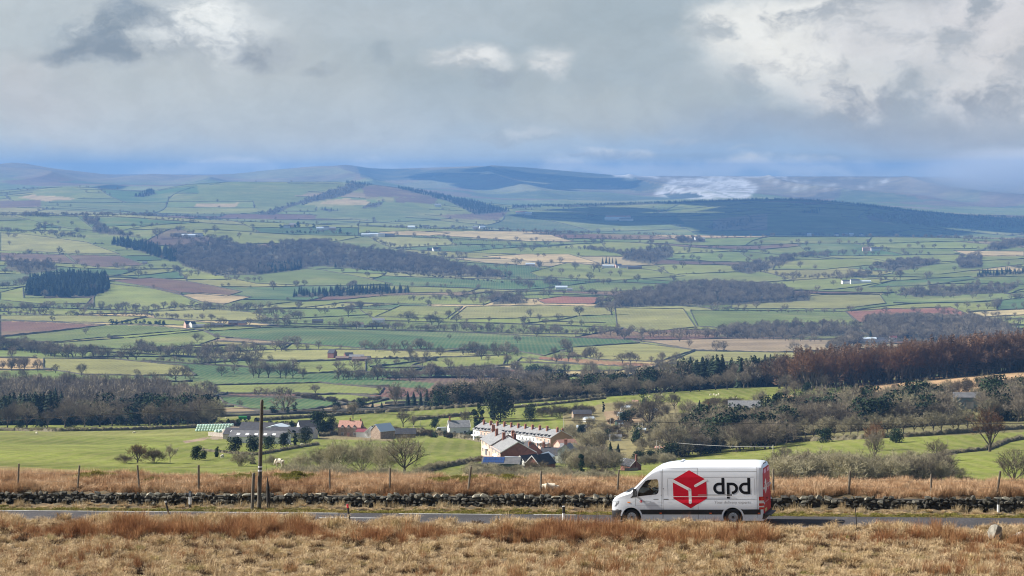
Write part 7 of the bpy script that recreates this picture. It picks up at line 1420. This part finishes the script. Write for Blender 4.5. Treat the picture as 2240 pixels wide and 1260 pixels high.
    farm('far_barn', [(749, 788, 1400, 16, 8, 3, 2, 'brick', 'brown', -.05, 'long low red barn right of the red-brick farmhouse'), (763, 786, 1400, 10, 9, 5, 3.5, 'brick', 'dslate', .3, 'taller red barn in the middle of the red farm'), (780, 786, 1400, 18, 9, 3.5, 2.4, 'pink', 'slate', .0, 'pale roofed barn of the red farm'), (787, 790, 1400, 18, 9, 3, 2.5, 'brick', 'brown', .1, 'front red barn at the right of the red farm'), (800, 788, 1400, 12, 8, 3, 2.2, 'brick', 'dslate', -.2, 'last dark barn of the red farm'), (1893, 748, 1400, 30, 11, 5, 1.8, 'white', 'tin', 0, 'white barn left of the pair below the brown wood'), (1925, 748, 1400, 20, 12, 4.4, 2.2, 'white', 'dslate', 0, 'dark-roofed white barn right of the pair'), (1953, 747, 1400, 10, 10, 6, 2, 'white', 'redtin', 0, 'small white-ended barn at the pair end'), (475, 716, 1400, 18, 9, 4, 2, 'stone', 'dslate', 0, 'dark shed right of the white farm cluster'), (695, 707, 1400, 18, 8, 4, 3, 'stone', 'dslate', 0, 'dark barn above the long deep green field')])
    farm('far_farmhouse', [(410, 717, 1400, 9, 8, 6, 4.5, 'pink', 'dslate', .6, 'pale gabled farmhouse in the left valley cluster'), (421, 717, 1400, 9, 8, 6, 4, 'white', 'dslate', .9, 'second pale gabled house in the left valley cluster'), (438, 716, 1400, 14, 7, 3, 2, 'white', 'slate', .1, 'low white house at the right of the cluster'), (510, 713, 1400, 14, 8, 5, 2.5, 'brick', 'dslate', 0, 'house at the left of the roadside row'), (528, 712, 1400, 16, 8, 4, 2.5, 'pink', 'dslate', 0, 'house at the right of the roadside row'), (828, 706, 1400, 20, 9, 5, 3, 'white', 'slate', 0, 'white house behind trees above the deep green field'), (788, 716, 1400, 10, 9, 5, 3, 'white', 'brown', .3, 'white gabled house hidden by trees left of the green field')])
    farm('distant_barn', [(1330, 585, 1400, 30, 14, 5, 2, 'white', 'tin', 0, 'pale shed at the dark pine farm'), (1352, 585, 1400, 16, 12, 6, 3, 'pink', 'dslate', .3, 'pinkish building at the dark pine farm'), (1366, 586, 1400, 30, 14, 4, 2.5, 'white', 'dslate', 0, 'dark-roofed barn of the dark pine farm'), (1388, 588, 1400, 36, 16, 5, 3, 'stone', 'dslate', 0, 'long dark barn at the right of the dark pine farm'), (1228, 632, 1400, 26, 14, 4, 3, 'white', 'tin', 0, 'bright roofed barn beside the copse, middle distance'), (1246, 636, 1400, 12, 10, 4, 2, 'white', 'slate', 0, 'little white shed right of the copse barn'), (1852, 620, 1400, 22, 12, 5, 3, 'white', 'dslate', .2, 'white barn at the left of the right-hand far farm'), (1870, 620, 1400, 20, 14, 7, 3, 'white', 'dslate', 0, 'tall white barn of the right-hand far farm'), (1888, 619, 1400, 34, 14, 4, 2, 'white', 'tin', 0, 'long pale roofed shed of the right-hand far farm'),
      (955, 549, 1400, 22, 14, 5, 6, 'white', 'dslate', .3, 'dark roofed barn standing alone on the upper slope'), (940, 548, 1400, 14, 10, 3, 4, 'stone', 'dslate', 0, 'small dark shed beside the lone slope barn'), (800, 517, 1400, 26, 12, 6, 3, 'white', 'tin', 0, 'first pale shed of the ridge farm'), (817, 517, 1400, 30, 12, 7, 3, 'white', 'tin', 0, 'second pale shed of the ridge farm'), (835, 518, 1400, 20, 12, 9, 3, 'white', 'slate', 0, 'white barn of the ridge farm'), (850, 518, 1400, 36, 12, 6, 4, 'stone', 'dslate', 0, 'dark long barn of the ridge farm'), (395, 517, 1400, 40, 14, 6, 3, 'stone', 'dslate', 0, 'long dark shed of the upper left farm'), (415, 518, 1400, 46, 14, 5, 3, 'white', 'tin', 0, 'long pale shed of the upper left farm'), (432, 516, 1400, 30, 14, 5, 3, 'white', 'dslate', 0, 'white-walled dark shed of the upper left farm'),
      (1896, 549, 1400, 24, 12, 8, 4, 'pink', 'brown', 0, 'brown roofed farm building on the right ridge'), (1915, 549, 1400, 26, 12, 7, 4, 'white', 'dslate', 0, 'dark roofed farm building on the right ridge'), (1160, 581, 1400, 24, 12, 5, 2, 'white', 'tin', 0, 'white shed among the trees at the straw field'), (317, 577, 1400, 12, 8, 3, 3, 'pink', 'sheet', 0, 'small pale barn at the corner of the plum-brown field')])
    for i, (u, v) in enumerate([(627, 500), (640, 497), (700, 505), (712, 503), (728, 505), (900, 502), (932, 501), (1040, 502), (1055, 501), (1525, 526), (1535, 528), (1770, 517), (1830, 517), (1848, 517), (1862, 517), (1884, 517), (2055, 520)]):
        bld(u, v-1, rz=R.uniform(-.3, .3), L=R.uniform(14, 26), Wd=10, eh=7, rh=4, wall=['white', 'pink', 'white'][i % 3], roof=['dslate', 'slate', 'tin'][i % 3], name='ridge_house', cat='house', label='%s pale building from the left along the far ridge road' % ordw(i), dmin=1400)
    # distant long sheds on the shaded hill
    for i, (u, v, L) in enumerate([(1352, 478, 110), (1345, 482, 90), (1370, 483, 60), (1140, 468, 50), (1156, 470, 30), (958, 452, 30)]): bld(u, v, rz=0, L=L, Wd=24, eh=8, rh=5, wall='white', roof=['tile', 'tin', 'slate'][i % 3], name='distant_shed', cat='barn', label='%s of the pale sheds seen in the haze beyond the ridge' % ORD[i], dmin=8000)
    # hedges and walls near the village
    growth = []
    hl = mat('near_hedge', (.075, .065, .035), .95, col2=(.12, .10, .055), vscale=.8, bump=.8, bscale=3, obj_space=False)
    for P, h, w, lb in [([(905, 945), (960, 952), (1030, 962), (1090, 975)], 1.8, 1.2, 'clipped brown hedge along the lane below the terrace'), ([(920, 1035), (960, 1024), (1010, 1014), (1060, 1006)], 1.3, .8, 'dark hedge bank running to the solar barn'), ([(0, 942), (120, 944), (300, 941), (430, 936), (560, 928)], 1.6, 1.1, 'dark hedge along the top of the left green field'), ([(560, 922), (680, 914), (800, 905), (950, 896), (1120, 884), (1250, 874), (1400, 862), (1600, 848), (1680, 846)], 2.0, 1.3, 'long dark hedge under the central belt of trees'),
                       ([(905, 920), (980, 914), (1045, 906)], 2.0, 1.2, 'short dark hedge left of the yews'), ([(1100, 895), (1180, 888), (1260, 880), (1330, 872)], 1.6, .9, 'thin hedge with a shadow line across the green field'), ([(1500, 990), (1560, 984), (1610, 976)], 1.4, .6, 'low stone-topped hedge above the van roof'), ([(1690, 968), (1850, 962), (2000, 955), (2130, 946), (2240, 938)], 1.6, 1.0, 'dark hedge at the upper edge of the right green field'),
                       ([(1950, 1010), (2020, 1004), (2090, 992), (2160, 985)], 1.2, .9, 'broken hedge bank below the red-brown tree'), ([(2160, 985), (2200, 968), (2240, 960)], 1.4, 1.0, 'hedge bank right of the red-brown tree'), ([(430, 985), (500, 992), (560, 996), (650, 980), (700, 972)], 1.0, .6, 'low rough hedge under the dark bushes'), ([(700, 955), (740, 950), (775, 947)], 1.6, .6, 'dark clipped hedge in front of the farmhouse'), ([(1700, 905), (1740, 890), (1790, 872)], 1.2, .6, 'low wall line below the green clearing')]:
        LL = [G(P[i][0]+(P[i+1][0]-P[i][0])*f, P[i][1]+(P[i+1][1]-P[i][1])*f, 160) for i in range(len(P)-1) for f in np.linspace(0, 1, max(3, int(abs(P[i+1][0]-P[i][0])/4)), endpoint=False)]
        for a_, b_ in zip(LL, LL[1:]):
            for q in range(max(1, int((b_-a_).length/.8))): c_ = a_.lerp(b_, R.rand()); growth.append((c_.x+R.normal(0, w*.35), c_.y+R.normal(0, w*.35), H(c_.x, c_.y), h*R.uniform(.8, 1.5)))
        V_, Q_ = hedge_arrays([([G(P[i][0]+(P[i+1][0]-P[i][0])*f, P[i][1]+(P[i+1][1]-P[i][1])*f, 160) for i in range(len(P)-1) for f in np.linspace(0, 1, max(3, int(abs(P[i+1][0]-P[i][0])/4)), endpoint=False)], h, w)]); obj('hedge', mesh_np('hedge', V_, quads=Q_, mats=[hl]), label=lb, cat='hedge')
    A_ = np.array(growth); n_ = len(A_); scatter('hedge_growth', PROTO['brush'][0], A_[:, :3], np.stack([np.zeros(n_), np.zeros(n_), R.uniform(0, 6.28, n_)], 1), np.repeat(A_[:, 3:4], 3, 1)*np.array([.9, .9, 1]), R.randint(0, 4, n_), 'twiggy growth standing out of the hedges near the village')
    # sheep in the fields
    spots = [(1413, 871), (1421, 870), (1432, 868), (1448, 867), (1555, 866), (1562, 865), (1572, 865), (1567, 867), (1205, 876), (1226, 875), (1282, 869), (1142, 888), (293, 949), (307, 937), (314, 937), (637, 977), (660, 976), (486, 1003), (495, 917), (1604, 874), (1611, 874), (80, 950)]
    for i, (u, v) in enumerate(sorted(spots)): sheep(u, v, '%s tiny white sheep from the left in the green fields' % ordw(i), px_len=None, rz=R.uniform(0, 6.28), scale=1.25)
    rs = [(1355, 686), (1380, 690), (1435, 700), (1460, 695), (1402, 705), (1150, 686), (1010, 690), (1040, 680), (1060, 693), (1300, 683), (1422, 712), (1478, 708), (1216, 690), (1090, 682)]
    for i, (u, v) in enumerate(sorted(rs)): sheep(u, v, '%s white speck of a sheep from the left in the pale valley pastures' % ordw(i), rz=R.uniform(0, 6.28), scale=1.5, p=G(u, v, 1400))
village()
# ---------------------------------------------------------------- unseen clouds added overhead to shade the hills
def unseen_shade_cloud(cx, cy, rx, ry, z, label, nb=15):
    r = np.random.RandomState(int(cx) % 97+3); m = mat('cloud_white', (.85, .86, .88), 1.0, obj_space=False); V = []; Fs = []
    b = bmesh.new(); bmesh.ops.create_icosphere(b, subdivisions=3, radius=1.0); bv = [v.co.copy() for v in b.verts]; bf = [[v.index for v in f.verts] for f in b.faces]; b.free()
    for i in range(nb):
        a = r.uniform(0, 6.28); q = math.sqrt(r.uniform()); x, y = cx+math.cos(a)*rx*q*.8, cy+math.sin(a)*ry*q*.8; s = r.uniform(.16, .36)
        k = len(V)
        for c in bv:
            d = 1+.35*mnoise.noise(c*2.2+Vector((i*7.1, 0, 0))); V.append((x+c.x*rx*s*d, y+c.y*ry*s*d, z+max(c.z, -.25)*min(rx, ry)*s*.55*d))
        Fs += [[j+k for j in f] for f in bf]
    obj('cloud', mesh_np('cloud', V, Fs, [m], smooth=True), kind='structure', label=label)  # cloud mesh out of view, added for the shadow it casts
def cloud_over(u0, u1, D0, D1, alt, label, nb=15):
    x0, x1 = (u0-1120)/F*D0, (u1-1120)/F*D1; off = alt/math.tan(SUN_EL); cx, cy = (x0+x1)/2+off*math.sin(SUN_AZ), (D0+D1)/2+off*math.cos(SUN_AZ)
    unseen_shade_cloud(cx, cy, (x1-x0)/2, (D1-D0)/2, alt-100, label, nb)
def mist():
    b = bmesh.new(); bmesh.ops.create_icosphere(b, subdivisions=4, radius=1)
    for v in b.verts: v.co = Vector(((2240-1120)/F*17000+v.co.x*1050, 17000+v.co.y*1200, 20+v.co.z*230*(1+.25*mnoise.noise(v.co*2.5))))
    me = bpy.data.meshes.new('mist_bank'); b.to_mesh(me); b.free(); M = bpy.data.materials.new('rain_mist'); M.use_nodes = True; t = NT(M.node_tree)
    P = t.n('ShaderNodeNewGeometry').outputs['Position']; q = t.n('ShaderNodeVectorMath', {0: P, 1: ((2240-1120)/F*17000, 17000, 20)}, operation='SUBTRACT').outputs[0]; q = t.n('ShaderNodeVectorMath', {0: q, 1: (1/1050, 1/1200, 1/230)}, operation='MULTIPLY').outputs[0]; r = t.n('ShaderNodeVectorMath', {0: q}, operation='LENGTH').outputs['Value']; v = t.n('ShaderNodeVolumePrincipled', {'Color': (.86, .90, .96, 1), 'Density': t.m('MULTIPLY', t.smooth(r, .1, .95, 1.0, 0.0), 2.2e-3)}); t.n('ShaderNodeOutputMaterial', {1: v.outputs[0]}); me.materials.append(M); obj('mist_bank', me, kind='stuff', label='pale shower cloud hanging over the right end of the far hills')
mist()
cloud_over(1080, 2330, 9200, 11800, 1900, 'broad low cloud shading the dark hill beyond the valley', 26)
cloud_over(860, 1360, 16200, 18800, 2400, 'cloud shading the forested far ridge'); cloud_over(60, 330, 12500, 15000, 1900, 'small cloud shading the left hills')
